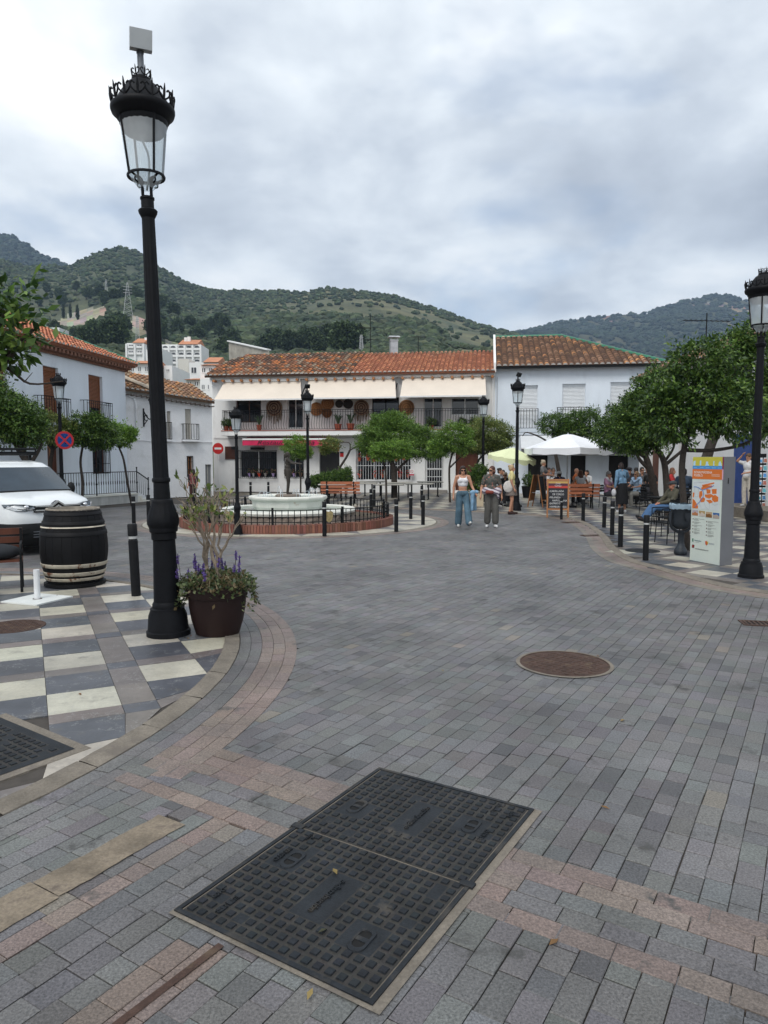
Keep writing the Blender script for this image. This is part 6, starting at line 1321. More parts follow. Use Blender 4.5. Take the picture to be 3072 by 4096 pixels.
for line in (rv, rv2):
    mb = MB()
    for p, q in zip(line, line[1:]): mb.bar((p[0] * KW, -.004, p[1] * KH), (q[0] * KW, -.004, q[1] * KH), .012, .001, (0.08, 0.20, 0.50), up=(0, 1, 0))
    mb.build('map_street', M_SIGN, ki)
for line in ([(.45, .57), (.5, .53), (.6, .51)], [(.28, .56), (.35, .52)], [(.62, .565), (.64, .51)], [(.10, .70), (.12, .62), (.22, .62), (.24, .70)], [(.70, .57), (.80, .55), (.9, .57)], [(.06, .75), (.3, .76), (.6, .77)]):
    mb = MB()
    for p, q in zip(line, line[1:]): mb.bar((p[0] * KW, -.0037, p[1] * KH), (q[0] * KW, -.0037, q[1] * KH), .004, .001, (.42, .45, .46), up=(0, 1, 0))
    mb.build('map_line', M_SIGN, ki)
for k, (c1, c2) in enumerate((((.42, .38, .42), (.42, .17, .07)), ((.40, .28, .12), (.55, .48, .42)), ((.45, .32, .20), (.22, .10, .03)), ((.03, .12, .32), (.40, .33, .28)))):
    x0 = .04 + k * .235; kp(x0, x0 + .205, .44 - k * .003, .492 - k * .003, c1, 'photo'); kpoly([(x0, .44 - k * .003), (x0 + .205, .44 - k * .003), (x0 + .205, .462 - k * .003), (x0 + .14, .468), (x0 + .1, .478 if k < 2 else .468), (x0 + .06, .462), (x0, .465)], c2, 'photo_subject', 2)
for col_, x, n_ in ((0, .08, 5), (1, .55, 5)):
    for k in range(n_):
        z = .405 - col_ * .012 - k * .032; mb = MB(Matrix.Translation((x * KW, .0, z * KH)) @ Matrix.Rotation(math.pi / 2, 4, 'X')); mb.lathe([(.0001, .001), (.011, .001), (.011, -.001)], 10, col=(.10, .03, .03)); mb.build('list_dot', M_SIGN, ki)
        for q in range(3): l = (.34, .22, .28, .2, .18)[(k + q) % 5] * (1 if q == 0 else .6); kp(x + .04, x + .04 + l, z + .004 - q * .008, z + .0065 - q * .008, (.22, .22, .2), 'fine_print')
kpoly([(.07, .215), (.12, .215), (.12, .19), (.095, .18), (.07, .19)], (.10, .22, .16), 'town_crest'); ktext('Benalmádena', .15, .20, .033, mat('teal_print', (.05, .14, .17), .6, var=0)); kp(.2, .32, .183, .185, (.2, .22, .22), 'fine_print')
kpoly([(.52, .205), (.56, .212), (.60, .20), (.61, .182), (.57, .168), (.53, .178)], (.55, .10, .03), 'swirl_emblem'); kpoly([(.585, .205), (.62, .208), (.62, .185), (.60, .182)], (.55, .45, .05), 'swirl_emblem', 3)
for z in (.192, .184): kp(.64, .82, z, z + .003, (.25, .28, .32), 'fine_print')
kp(.07, .15, .125, .155, (.13, .01, .01), 'red_emblem'); kp(.095, .12, .132, .148, (.5, .06, .04), 'red_emblem', 2); ktext('www.benalmadena.com', .19, .122, .034, M_GTXT)
mb = MB(); mb.prism([(KW + .001, 0), (KW + .002, 0), (KW + .002, 0), (KW + .001, 0)], 'z', 0, .001); 
pk = MB(Matrix.Translation((KW + .002, .13, 1.45))); pk.box(0, .001, -.012, .012, -.04, .03, (.01, .01, .01)); pk.box(0, .001, -.01, .01, .035, .055, (.01, .01, .01)); pk.build('walker_symbol', M_SIGN, ki)

# ================================================================== LITTER BIN
M_BIN = mat('cast_grey_iron', (0.028, 0.034, 0.042), .5, .2, var=.25, scale=10); p = G(2722, 2222); bi = empty('litter_bin', (p.x, p.y, .014), .15, 'cast iron litter bin on a stem beside the info pillar', 'litter bin')
mb = MB(); mb.lathe([(.10, 0), (.125, .03), (.12, .09), (.075, .17), (.06, .22), (.058, .42), (.066, .43), (.066, .46), (.05, .47)], 18); mb.build('stem', M_BIN, bi, 45)
mb = MB(); mb.lathe([(.10, .50), (.175, .56), (.185, .62), (.20, .90), (.215, .93), (.215, .96), (.19, .96), (.17, .62)], 20, ang=(0, 2 * math.pi - 1e-4)); mb.build('bucket', M_BIN, bi, 45)
for s_ in (-1, 1): mb = MB(); mb.tube(smooth_line([(0, 0, .44), (.10 * s_, 0, .46), (.20 * s_, 0, .54), (.23 * s_, 0, .66), (.225 * s_, 0, .82)], 5), [.03] * 21, 7); mb.build('arm', M_BIN, bi, 60)
mb = MB(Mx((0, -.19, .75))); mb.prism([(-.05, .07), (.05, .07), (.06, 0), (.03, -.07), (0, -.09), (-.03, -.07), (-.06, 0)], 'y', -.02, .01); mb.build('emblem', M_BIN, bi)
mb = MB(); P = []
for k in range(40):
    a_ = 2 * math.pi * k / 40
    for r_, z in ((.205, .985), (.228, .975), (.230, .93), (.222, .885)): rr = r_ + random.uniform(-.006, .006); P.append((rr * math.cos(a_), rr * math.sin(a_), z + random.uniform(-.012, .012)))
mb.add(P, [(k * 4 + j, ((k + 1) % 40) * 4 + j, ((k + 1) % 40) * 4 + j + 1, k * 4 + j + 1) for k in range(40) for j in range(3)]); mb.build('bin_bag', mat('pale_blue_bag', (0.28, 0.38, 0.46), .45, var=.15, scale=12), bi, 60)
# ================================================================== VAN
M_VANW = mat('white_car_paint', (0.74, 0.77, 0.78), .28, var=.02, scale=2, coat=.5); M_PLAST = mat('black_car_plastic', (0.008, 0.0085, 0.009), .6, spec=.3, var=.15, scale=8); M_CHROME = mat('chrome', (.75, .76, .78), .15, .9, var=.03); M_LENS = mat('headlight_lens', (.10, .12, .14), .06, var=.4, scale=9, spec=.9); M_WIND = mat('windscreen', (.03, .045, .06), .03, var=.3, scale=1.2, spec=.8, ior=1.5); M_TYRE = mat('tyre_rubber', (.015, .015, .015), .9)
nose = AT(232, 2018, 13.85); van = empty('parked_van', (nose.x, nose.y, .0), SA + R(28), 'white van with black bumper and roof rack parked behind the barrel', 'van')
PC = [(-.92, 4.35), (-.92, 1.6), (-.92, .85), (-.905, .48), (-.865, .24), (-.77, .10), (-.58, .035), (-.3, .008), (0, 0), (.3, .008), (.58, .035), (.77, .10), (.865, .24), (.905, .48), (.92, .85), (.92, 1.6), (.92, 4.35)]
def vloft(levels, name, m, curve=PC, flat=None):
    mb = MB(); V = []; n = len(curve)
    for z, yo, ws, fl in levels: V += [(x * ws, y * (1 - fl) + (fl * .99 if y < 1.5 else fl * y) + (yo if y < 1.5 else 0), z + (.0 if fl < .5 else .02 * (1 - (x / .92) ** 2))) for x, y in curve]
    Fs = [(j * n + i, j * n + i + 1, (j + 1) * n + i + 1, (j + 1) * n + i) for j in range(len(levels) - 1) for i in range(n - 1)]; mb.add(V, Fs); return mb.build(name, m, van, 50)
vloft([(.18, .12, .93, 0), (.22, .04, .985, 0), (.34, .0, 1.0, 0), (.56, -.015, 1.003, 0), (.62, .01, 1.0, 0)], 'bumper', M_PLAST)
body = vloft([(.62, .012, .999, 0), (.70, .0, 1.0, 0), (.84, .03, .998, 0), (.97, .075, .99, 0), (1.03, .13, .98, .02), (1.06, .16, .972, .08), (1.12, .10, .95, .45), (1.16, .05, .935, .75), (1.19, 0, .925, 1.0)], 'body', M_VANW)
GH = [(1.18, .93, .925), (1.45, 1.27, .875), (1.68, 1.58, .81), (1.76, 1.74, .76), (1.81, 2.0, .66)]
def ghc(w_, y): return [(-w_, 4.3), (-w_, y + .35), (-w_ * .99, y + .14), (-w_ * .93, y + .06), (-w_ * .6, y + .015), (0, y), (w_ * .6, y + .015), (w_ * .93, y + .06), (w_ * .99, y + .14), (w_, y + .35), (w_, 4.3)]
mb = MB(); V = []
for z, y, w_ in GH: V += [(a_, b_, z) for a_, b_ in ghc(w_, y)]
n = 11; mb.add(V, [(j * n + i, j * n + i + 1, (j + 1) * n + i + 1, (j + 1) * n + i) for j in range(4) for i in range(n - 1)] + [tuple(4 * n + i for i in range(n))]); mb.build('cabin', M_VANW, van, 50)
mb = MB(); mb.box(-.92, .92, 4.3, 4.38, .3, 1.78); mb.build('rear', M_VANW, van)
mb = MB(); V = []
for t in np.linspace(.04, .95, 6):
    z = 1.18 + (1.70 - 1.18) * t; y = np.interp(z, [g[0] for g in GH], [g[1] for g in GH]); w_ = np.interp(z, [g[0] for g in GH], [g[2] for g in GH]) * .955
    for s_ in np.linspace(-1, 1, 9): V.append((w_ * s_, y - .013 + .06 * abs(s_) ** 4 + .012 * abs(s_), z))
mb.add(V, [(j * 9 + i, j * 9 + i + 1, (j + 1) * 9 + i + 1, (j + 1) * 9 + i) for j in range(5) for i in range(8)]); mb.build('windscreen', M_WIND, van, 60)
mb = MB(); mb.tube([(-.86, .955, 1.19), (-.5, .91, 1.2), (0, .90, 1.205), (.5, .91, 1.2), (.86, .955, 1.19)], .02, 6); mb.build('cowl', M_PLAST, van)
for s_ in (-1, 1):
    mb = MB(); w_ = lambda z: np.interp(z, [g[0] for g in GH], [g[2] for g in GH]) * 1.004; mb.add([(s_ * w_(1.22), 1.35, 1.22), (s_ * w_(1.22), 2.2, 1.22), (s_ * w_(1.64), 2.2, 1.64), (s_ * w_(1.64), 1.85, 1.64)], [(0, 1, 2, 3)]); mb.build('side_window', M_WIND, van)
    mb = MB(); mb.ell((s_ * 1.03, 1.25, 1.22), (.09, .06, .13), 10, 8); mb.tube([(s_ * .90, 1.25, 1.18), (s_ * 1.0, 1.25, 1.2)], .025, 5); mb.build('mirror', M_PLAST, van, 60)
    for y in (.85, 3.55):
        mb = MB(Mx((s_ * .80, y, .33)) @ Matrix.Rotation(math.pi / 2, 4, 'Y')); mb.lathe([(.2, -.1), (.32, -.1), (.33, 0), (.32, .1), (.2, .1)], 22, ang=(0, 2 * math.pi - 1e-4)); wh = mb.build('wheel', M_TYRE, van, 50); mb = MB(Mx((s_ * .80, y, .33)) @ Matrix.Rotation(math.pi / 2, 4, 'Y')); mb.lathe([(.0001, -.08), (.2, -.085), (.2, .085), (.0001, .08)], 18); mb.build('rim', M_GALV, wh)
    # headlight following the front corner
    q = [(x * .988, y, z) for x, y, z in ((s_ * .44, .055, .95), (s_ * .47, .05, .90), (s_ * .60, .07, .86), (s_ * .78, .15, .86), (s_ * .90, .36, .93), (s_ * .905, .42, .985), (s_ * .80, .20, .995), (s_ * .62, .10, .985))]
    q = [(x, y - .03, z) for x, y, z in q]; mb = MB(); mb.add(q + [(x * .97, y + .06, z) for x, y, z in q], [tuple(range(8)) if s_ > 0 else tuple(range(7, -1, -1))] + [(i, (i + 1) % 8, 8 + (i + 1) % 8, 8 + i) for i in range(8)]); hl_o = mb.build('headlight', M_LENS, van)
    mb = MB(); mb.tube([(s_ * .46, .012, .905), (s_ * .60, .03, .885), (s_ * .75, .09, .905), (s_ * .86, .24, .96)], .009, 5); mb.build('light_strip', M_CHROME, hl_o)
    mb = MB(); mb.ell((s_ * .60, .04, .935), (.05, .03, .038), 10, 6); mb.build('projector', M_CHROME, hl_o, 60)
    mb = MB(); mb.prism([(s_ * .58, .44), (s_ * .80, .44), (s_ * .82, .52), (s_ * .60, .53)], 'y', .0, .12); mb.build('fog_light_pocket', M_DARK, van); mb = MB(); mb.ell((s_ * .70, .03, .48), (.03, .02, .03), 8, 6); mb.build('fog_light', M_LENS, van)
def chev(z, th, name, m):
    mb = MB(); pts = [(-.46, z - .015), (-.13, z - .015), (0, z + .075), (.13, z - .015), (.46, z - .015)]; mb.prism(pts + [(x, zz - th) for x, zz in pts[::-1]], 'y', -.015, .10)
    return mb.build(name, m, van)
chev(.965, .085, 'upper_grille', M_PLAST); chev(.905, .06, 'lower_grille', M_PLAST)
for z, nm in ((.972, 'chevron'), (.893, 'chevron')):
    mb = MB(); pts = [(-.46, z - .015), (-.13, z - .015), (0, z + .07), (.13, z - .015), (.46, z - .015)]
    mb.prism(pts + [(x, zz - (.024 if abs(x) > .2 else .034)) for x, zz in pts[::-1]], 'y', -.022, .05); mb.build(nm, M_CHROME, van)
for z in (.36, .41, .46): mb = MB(); mb.box(-.5, .5, -.022, .03, z - .008, z + .008); mb.build('grille_slat', M_ZINC, van)
mb = MB(); mb.box(-.26, .26, -.028, -.012, .56, .67, (.7, .7, .7)); mb.build('number_plate', M_SIGN, van)
rk = MB(); 
for s_ in (-1, 1): rk.tube([(s_ * .62, 1.9, 2.06), (s_ * .62, 3.9, 2.06)], .022, 6); rk.tube([(s_ * .62, 1.9, 1.95), (s_ * .62, 3.9, 1.95)], .03, 6)
for y in (1.9, 2.4, 3.0, 3.6): rk.tube([(-.62, y, 1.95), (.62, y, 1.95)], .022, 6)
rk.tube([(-.62, 1.9, 2.06), (.62, 1.9, 2.06)], .022, 6); rk.box(-.62, .62, 1.92, 1.96, 1.93, 2.0)
for x, y in ((-.6, 2.1), (.6, 2.1), (-.6, 3.5), (.6, 3.5)): rk.bar((x, y, 1.78), (x, y, 1.96), .05)
for s_ in (-1, 1):
    for y in (1.9, 2.9, 3.9): rk.bar((s_ * .62, y, 1.93), (s_ * .62, y, 2.07), .025)
rk.build('roof_rack', M_BLACK, van)
mb = MB(); mb.tube([(-.35, 1.85, 1.79), (-.42, 2.1, 2.25)], [.025, .008], 6); mb.build('aerial', M_BLACK, van)

# ================================================================== BARREL
M_BAR = mat('black_painted_oak', (0.006, 0.006, 0.007), .6, var=.3, scale=6, bump=.12, bscale=25, spec=.22); M_HOOP = mat('worn_white_hoop', (0.52, 0.47, 0.38), .7, var=.2, scale=9, stain=((0.16, 0.06, 0.03), 6, .57, .06)); M_OAK = mat('grey_oak', (0.32, 0.28, 0.23), .85, var=.3, scale=10)
p = G(302, 2340); ba = empty('barrel', (p.x, p.y, .014), .2, 'big black wine barrel with worn white hoops on the pavement corner', 'barrel'); BH = 1.12
bprof = [(.36 + .105 * math.sin(math.pi * min(1, max(0, (t - .0)))) , BH * t) for t in np.linspace(.03, 1, 15)]; n = 22
for k in range(n):
    mb = MB(); mb.lathe(bprof, 2, ang=(2 * math.pi * k / n + .004, 2 * math.pi * (k + 1) / n - .004)); mb.build('stave', M_BAR, ba, 60)
mb = MB(); mb.lathe([(.35, BH - .04), (.0001, BH - .04)], 30); mb.build('head', M_OAK, ba); mb = MB(); mb.lathe([(.365, BH - .03), (.365, BH + .004), (.335, BH + .004), (.335, BH - .04)], 36, ang=(0, 2 * math.pi - 1e-4)); mb.build('chime', M_OAK, ba)
mb = MB(); mb.lathe([(.40, 0), (.42, .01), (.42, .05), (.36, .055)], 36); mb.build('foot', M_BAR, ba, 40)
def rb(t): return .36 + .105 * math.sin(math.pi * t)
for z0, z1, m in ((.095, .14, M_HOOP), (.17, .225, M_HOOP), (.29, .345, M_HOOP), (.74, .80, M_BAR), (.855, .875, M_HOOP), (.90, .95, M_BAR), (1.03, 1.075, M_BAR)): mb = MB(); mb.lathe([(rb(z0 / BH) + .002, z0), (rb(z0 / BH) + .010, z0 + .004), (rb(z1 / BH) + .010, z1 - .004), (rb(z1 / BH) + .002, z1)], 40, ang=(0, 2 * math.pi - 1e-4)); mb.build('hoop', m, ba, 60)

# ================================================================== POT AND PLANTS
M_POT = mat('dark_brown_pot', (0.022, 0.011, 0.010), .55, spec=.3, var=.12, scale=8); p = G(872, 2535); pt_ = empty('flower_pot', (p.x, p.y, .012), 0, 'big dark brown flower pot beside the tall lamp', 'flower pot')
k_ = 7.33 / F
mb = MB(); mb.lathe([(82 * k_, 0), (88 * k_, .008), (104 * k_, .15), (114 * k_, .30), (116 * k_, .40), (122 * k_, .405), (124 * k_, .50), (120 * k_, .51), (112 * k_, .505), (108 * k_, .45), (104 * k_, .43)], 36, ang=(0, 2 * math.pi - 1e-4)); mb.build('pot', M_POT, pt_, 45); mb = MB(); mb.lathe([(108 * k_, .455), (.0001, .475)], 24); mb.build('soil', M_SOIL, pt_)
sh = empty('pot_shrub', (p.x, p.y, .48), 0, 'leggy half bare shrub growing in the brown flower pot', 'shrub'); sh.scale = (1.15, 1.15, 1.42); mb = MB(); tips = []
def grow(a_, d_, r_, l, lvl):
    b_ = a_ + d_ * l; m_ = a_ + d_ * l * .5 + Vector((random.uniform(-.02, .02), random.uniform(-.02, .02), 0)); mb.tube([a_, m_, b_], [r_, r_ * .9, r_ * .75], 6 if lvl < 2 else 4)
    if lvl >= 5: tips.append((b_, d_)); return
    for _ in range(2 if lvl > 0 else 3):
        nd_ = (d_ + Vector((random.uniform(-.62, .62), random.uniform(-.62, .62), random.uniform(-.1, .4)))).normalized(); grow(b_, nd_, r_ * .68, l * random.uniform(.68, .95), lvl + 1)
    if lvl >= 3: tips.append((b_, d_))
random.seed(23)
grow(Vector((.0, 0, -.02)), Vector((.02, 0, 1)), .028, .18, 0); grow(Vector((-.05, .02, -.02)), Vector((-.25, 0, 1)).normalized(), .022, .20, 0)
mb.build('stems', M_PALEBARK, sh, 60); tp = random.sample(tips, min(len(tips), 85)); P = []; Nn = []
for b_, d_ in tp:
    for _ in range(random.choice((1, 2, 3))): P.append(np.array(b_) + rng.normal(size=3) * .012); Nn.append(np.array(d_))
V, Q, C = leaf_cloud(np.array(P), np.array(Nn), .062, YEL * .9, None, .5); np_mesh('leaves', V, Q, C, M_LEAF, sh)
gc = empty('succulent', (p.x, p.y, .48), 0, 'trailing succulent with purple flower spikes spilling over the pot rim', 'plant'); P = []; Nn = []
for _ in range(1500):
    a_ = random.uniform(0, 6.28); r_ = .40 * random.random() ** .45; z = .05 + .10 * (1 - (r_ / .4) ** 2) + random.uniform(-.04, .06) - (max(0, r_ - .32) * 1.6 * random.random() if random.random() < .7 else 0); P.append((r_ * math.cos(a_), r_ * math.sin(a_), z)); Nn.append((math.cos(a_) * .5, math.sin(a_) * .5, .6))
for a_, n_ in ((3.4, 70), (3.0, 40), (.2, 60), (-.4, 30)):
    for _ in range(n_): t = random.random(); P.append(((.30 + .10 * t) * math.cos(a_ + random.uniform(-.3, .3)), (.30 + .10 * t) * math.sin(a_ + random.uniform(-.3, .3)), .05 - .22 * t + random.uniform(-.02, .02))); Nn.append((math.cos(a_), math.sin(a_), -.2))
SUCC = np.array([(.10, .13, .05), (.07, .10, .04), (.15, .17, .08), (.16, .12, .06), (.05, .08, .035)]); V, Q, C = leaf_cloud(np.array(P), np.array(Nn), .05, SUCC, None, .6); np_mesh('leaves', V, Q, C, M_LEAF, gc)
mb = MB()
for _ in range(110):
    a_ = random.uniform(0, 6.28); r0, r1 = random.uniform(0, .2), random.uniform(.2, .38); mb.tube([(r0 * math.cos(a_), r0 * math.sin(a_), .03), ((r0 + r1) / 2 * math.cos(a_ + .2), (r0 + r1) / 2 * math.sin(a_ + .2), .13 + random.uniform(0, .05)), (r1 * math.cos(a_ + .3), r1 * math.sin(a_ + .3), .06)], .004, 4)
tag(mb.build('dry_stalks', mat('dry_stalk', (.32, .26, .16), .9), gc), kind='stuff')
M_PURP = mat('purple_petal', attr=True, rough=.7, var=.15, scale=20)
for k in range(24):
    a_ = random.uniform(0, 6.28); r_ = random.uniform(.15, .37); x, y = r_ * math.cos(a_), r_ * math.sin(a_); h = random.uniform(.17, .34); tx, ty = x * 1.1, y * 1.1; mb = MB(); mb.tube([(x, y, .06), (tx, ty, h)], .004, 4, (.06, .05, .03))
    for j in range(26):
        z = h - .02 + random.uniform(-.04, .05); q = random.uniform(0, 6.28); l = random.uniform(.012, .024); mb.bar((tx, ty, z), (tx + l * math.cos(q), ty + l * math.sin(q), z + .01), .008, .004, jit((.09, .045, .26) if j % 3 else (.22, .15, .42), .2))
    mb.tube([(tx, ty, h - .05), (tx, ty, h + .05)], [.01, .005], 5, (.05, .03, .10)); mb.build('flower_spike', M_PURP, gc)
random.seed(99)

# ================================================================== LEFT FOREGROUND: post stub, slatted chair
p = G(150, 2405); st = empty('post_stub', (p.x, p.y, .016), SA + .75, 'short white steel post on a white square base plate', 'post'); mb = MB(); mb.box(-.30, .30, -.30, .30, 0, .018); mb.build('base_plate', mat('chipped_white_paint', (.66, .68, .66), .6, var=.08, scale=6, stain=((.10, .06, .04), 5, .66, .03)), st)
mb = MB(); mb.lathe([(.038, .018), (.038, .40), (.032, .402), (.032, .30), (.0001, .30)], 18); mb.build('tube', M_WMET, st, 40); mb = MB(); mb.lathe([(.05, .019), (.06, .0195)], 14); mb.build('rust_ring', M_RUST, st)
M_BLUEG = mat('grey_blue_fabric', (.10, .14, .17), .8, var=.2, scale=10)
p = G(20, 2390); bc = empty('slatted_bench', (p.x - .45, p.y + .1, .014), .45, 'end of a slatted wooden bench with black frame at the left edge', 'bench')
for k in range(5): mb = MB(); mb.box(-.75, .58, -.02 + k * .095, .06 + k * .095, .42, .45); mb.build('slat', M_BROWN, bc)
for x in (-.7, .56):
    for y in (-.02, .44): mb = MB(); mb.bar((x, y, 0), (x, y, .45 if y < .1 else .85), .035); mb.build('leg', M_BLACK, bc)
    mb = MB(); mb.bar((x, -.02, .40), (x, .44, .40), .03); mb.build('side_rail', M_BLACK, bc)
    mb = MB(); mb.tube(smooth_line([(x, -.02, .45), (x, -.03, .6), (x, .05, .66), (x, .44, .66)], 4), .016, 6); mb.build('armrest', M_BLACK, bc)
for k in range(3): mb = MB(); mb.box(-.75, .58, .45, .475, .52 + k * .12, .61 + k * .12); mb.build('slat', M_BROWN, bc)
bg_ = empty('cushion', (p.x - .42, p.y + .2, .47), .45, 'dark cushion on the bench at the left edge', 'cushion'); mb = MB(); mb.ell((0, .1, .09), (.52, .26, .13), 16, 10); mb.build('pad', mat('black_fabric', (.014, .016, .02), .8), bg_, 60)
bg_ = empty('soft_bag', (p.x - .36, p.y - .06, .014), .3, 'round grey blue soft bag on the pavement under the bench', 'bag'); mb = MB(); mb.ell((0, 0, .10), (.30, .2, .11), 16, 10); mb.ell((-.08, .02, .24), (.24, .17, .11), 16, 10); o = mb.build('bag', M_BLUEG, bg_, 60)
rm_ = o.modifiers.new('fuse', 'REMESH'); rm_.mode = 'VOXEL'; rm_.voxel_size = .02; rm_.use_smooth_shade = True

# ================================================================== BENCHES, BOARDS, TABLES, PARASOLS
M_BWOOD = mat('orange_bench_wood', (0.36, 0.115, 0.05), .5, var=.2, scale=5, zscale=3)
def bench(label, D, x0, x1, rot, back_to_cam=True):
    w_ = (x1 - x0) / F * D; e_ = empty('park_bench', (XD((x0 + x1) / 2, D), D, .014), rot, label, 'bench', 'wooden park benches')
    for k in range(4): mb = MB(); mb.box(-w_ / 2, w_ / 2, .0 + k * .105, .09 + k * .105, .43, .465); mb.build('seat_slat', M_BWOOD, e_)
    for k in range(3): z = .52 + k * .14; mb = MB(Mx((0, -.03 - k * .025, z), 0, -.15)); mb.box(-w_ / 2, w_ / 2, -.016, .016, 0, .115); mb.build('back_slat', M_BWOOD, e_)
    for x in (-w_ / 2 + .25, w_ / 2 - .25):
        mb = MB(); mb.tube(smooth_line([(x, .38, 0), (x, .36, .25), (x, .40, .43), (x, .38, .60), (x, .2, .66), (x, .02, .60)], 4), .028, 6); mb.build('front_leg', M_BLACK, e_); mb = MB(); mb.tube(smooth_line([(x, -.10, 0), (x, .03, .3), (x, .01, .45), (x, -.05, .7), (x, -.10, .92)], 4), .028, 6); mb.build('rear_leg', M_BLACK, e_)
        mb = MB(); mb.bar((x, 0, .415), (x, .40, .415), .03); mb.build('seat_bearer', M_BLACK, e_)
    return e_
bench('orange slatted bench behind the fountain, facing the restaurant', 28.8, 1283, 1440, -.06); bench('brown slatted bench on the terrace between menu board and bollard', 26.3, 2218, 2396, -.12)
M_CHALK = mat('chalkboard', (.012, .013, .018), .7, var=.2, scale=5); M_CHTXT = mat('chalk', (.62, .62, .62), .9, var=0)
def aboard(label, px, D, rot, w_, h_, text=None):
    e_ = empty('menu_board', (XD(px, D), D, .014), rot, label, 'menu board'); tl = .17
    for s_, nm in ((-1, 'front_frame'), (1, 'rear_frame')):
        M_ = Mx((0, s_ * .30, 0), 0, -s_ * -tl); mb = MB(M_)
        for x in (-w_ / 2, w_ / 2 - .045): mb.box(x, x + .045, -.015, .015, 0, h_)
        mb.box(-w_ / 2 + .045, w_ / 2 - .045, -.014, .014, h_ - .07, h_ - .01); mb.box(-w_ / 2 + .045, w_ / 2 - .045, -.014, .014, .24, .29); fr = mb.build(nm, M_WOOD, e_)
        mb = MB(M_); mb.box(-w_ / 2 + .04, w_ / 2 - .04, -.006, .006, .27, h_ - .05); mb.build('board', M_CHALK if s_ < 0 else M_WOOD, fr)
        if s_ < 0 and text:
            for z0, z1, c_ in ((h_ - .14, h_ - .075, (.45, .28, .08)), (h_ - .22, h_ - .14, (.06, .012, .03)), (h_ - .29, h_ - .22, (.42, .03, .02))): mb = MB(M_); mb.box(-w_ / 2 + .046, w_ / 2 - .046, -.009, -.0065, z0, z1, c_); mb.build('header_band', M_SIGN, fr)
            text_obj('lettering', 'Cruz\nCampo', .07, M_CHTXT, fr, M_ @ Matrix.Translation((0, -.0105, h_ - .18)) @ Matrix.Rotation(math.pi / 2, 4, 'X'), .001)
            for k, t in enumerate(text): text_obj('chalk_writing', t, .082, M_CHTXT, fr, M_ @ Matrix.Translation((-w_ / 2 + (.07 if t[0] == '-' else .17), -.0085, h_ - .39 - k * .098)) @ Matrix.Rotation(math.pi / 2, 4, 'X') @ Matrix.Rotation(random.uniform(-.02, .05), 4, 'Z'), .001, 'LEFT', .88)
    mb = MB(); mb.bar((-w_ / 2 + .02, -.14, .55), (-w_ / 2 + .02, .14, .55), .012); mb.bar((w_ / 2 - .02, -.14, .55), (w_ / 2 - .02, .14, .55), .012); mb.build('stay', M_GALV, e_)
    return e_
aboard('chalk menu board listing dishes, standing on the terrace kerb', 2232, 22.4, -.22, .68, 1.22, ['-CARRILLADA', 'DE CERDO', '-MILANESA', 'NAPOLITANA', '-ENTRECOT', '-HAMBURGUESA', 'CASERA']); aboard('folding board seen edge on left of the chalk menu board', 2152, 27.2, 1.05, .62, 1.25)
M_TTOP = mat('pale_table_top', (.52, .50, .45), .5, var=.08, scale=5)
tb = empty('cafe_table', (0, 0, 0), 0, 'bare black pedestal table with pale top before the restaurant', 'table', 'bare tables before the restaurant'); mb = MB(); mb.box(-.6, .6, -.38, .38, .70, .735); mb.build('table_top', M_TTOP, tb); mb = MB(); mb.box(-.605, .605, -.385, .385, .685, .70); mb.build('edge', M_BLACK, tb)
for x in (-.38, .38):
    mb = MB(); mb.bar((x, 0, .04), (x, 0, .69), .06); mb.build('pedestal', M_BLACK, tb); mb = MB(); mb.bar((x, -.3, .02), (x, .3, .02), .05, .04); mb.build('foot', M_BLACK, tb)
for i, (px, D) in enumerate(((1330, 31.0), (1455, 32.6), (1350, 34.2), (1560, 31.0), (1490, 35.0), (1600, 33.3), (1680, 32.0), (1720, 34.6))):
    o = tb if i == 0 else copy_tree(tb); o.location = (XD(px, D), D, .014); o.rotation_euler = (0, 0, random.uniform(-.25, .1)); o['label'] = 'bare black table with pale top ' + ('behind the orange bench at its left end', 'right of the orange bench', 'by the clipped hedge', 'in front of the wide orange tree', 'under the white barred window left of the tree', 'behind the wide orange tree', 'at the right end of the front row', 'before the white barred door')[i]
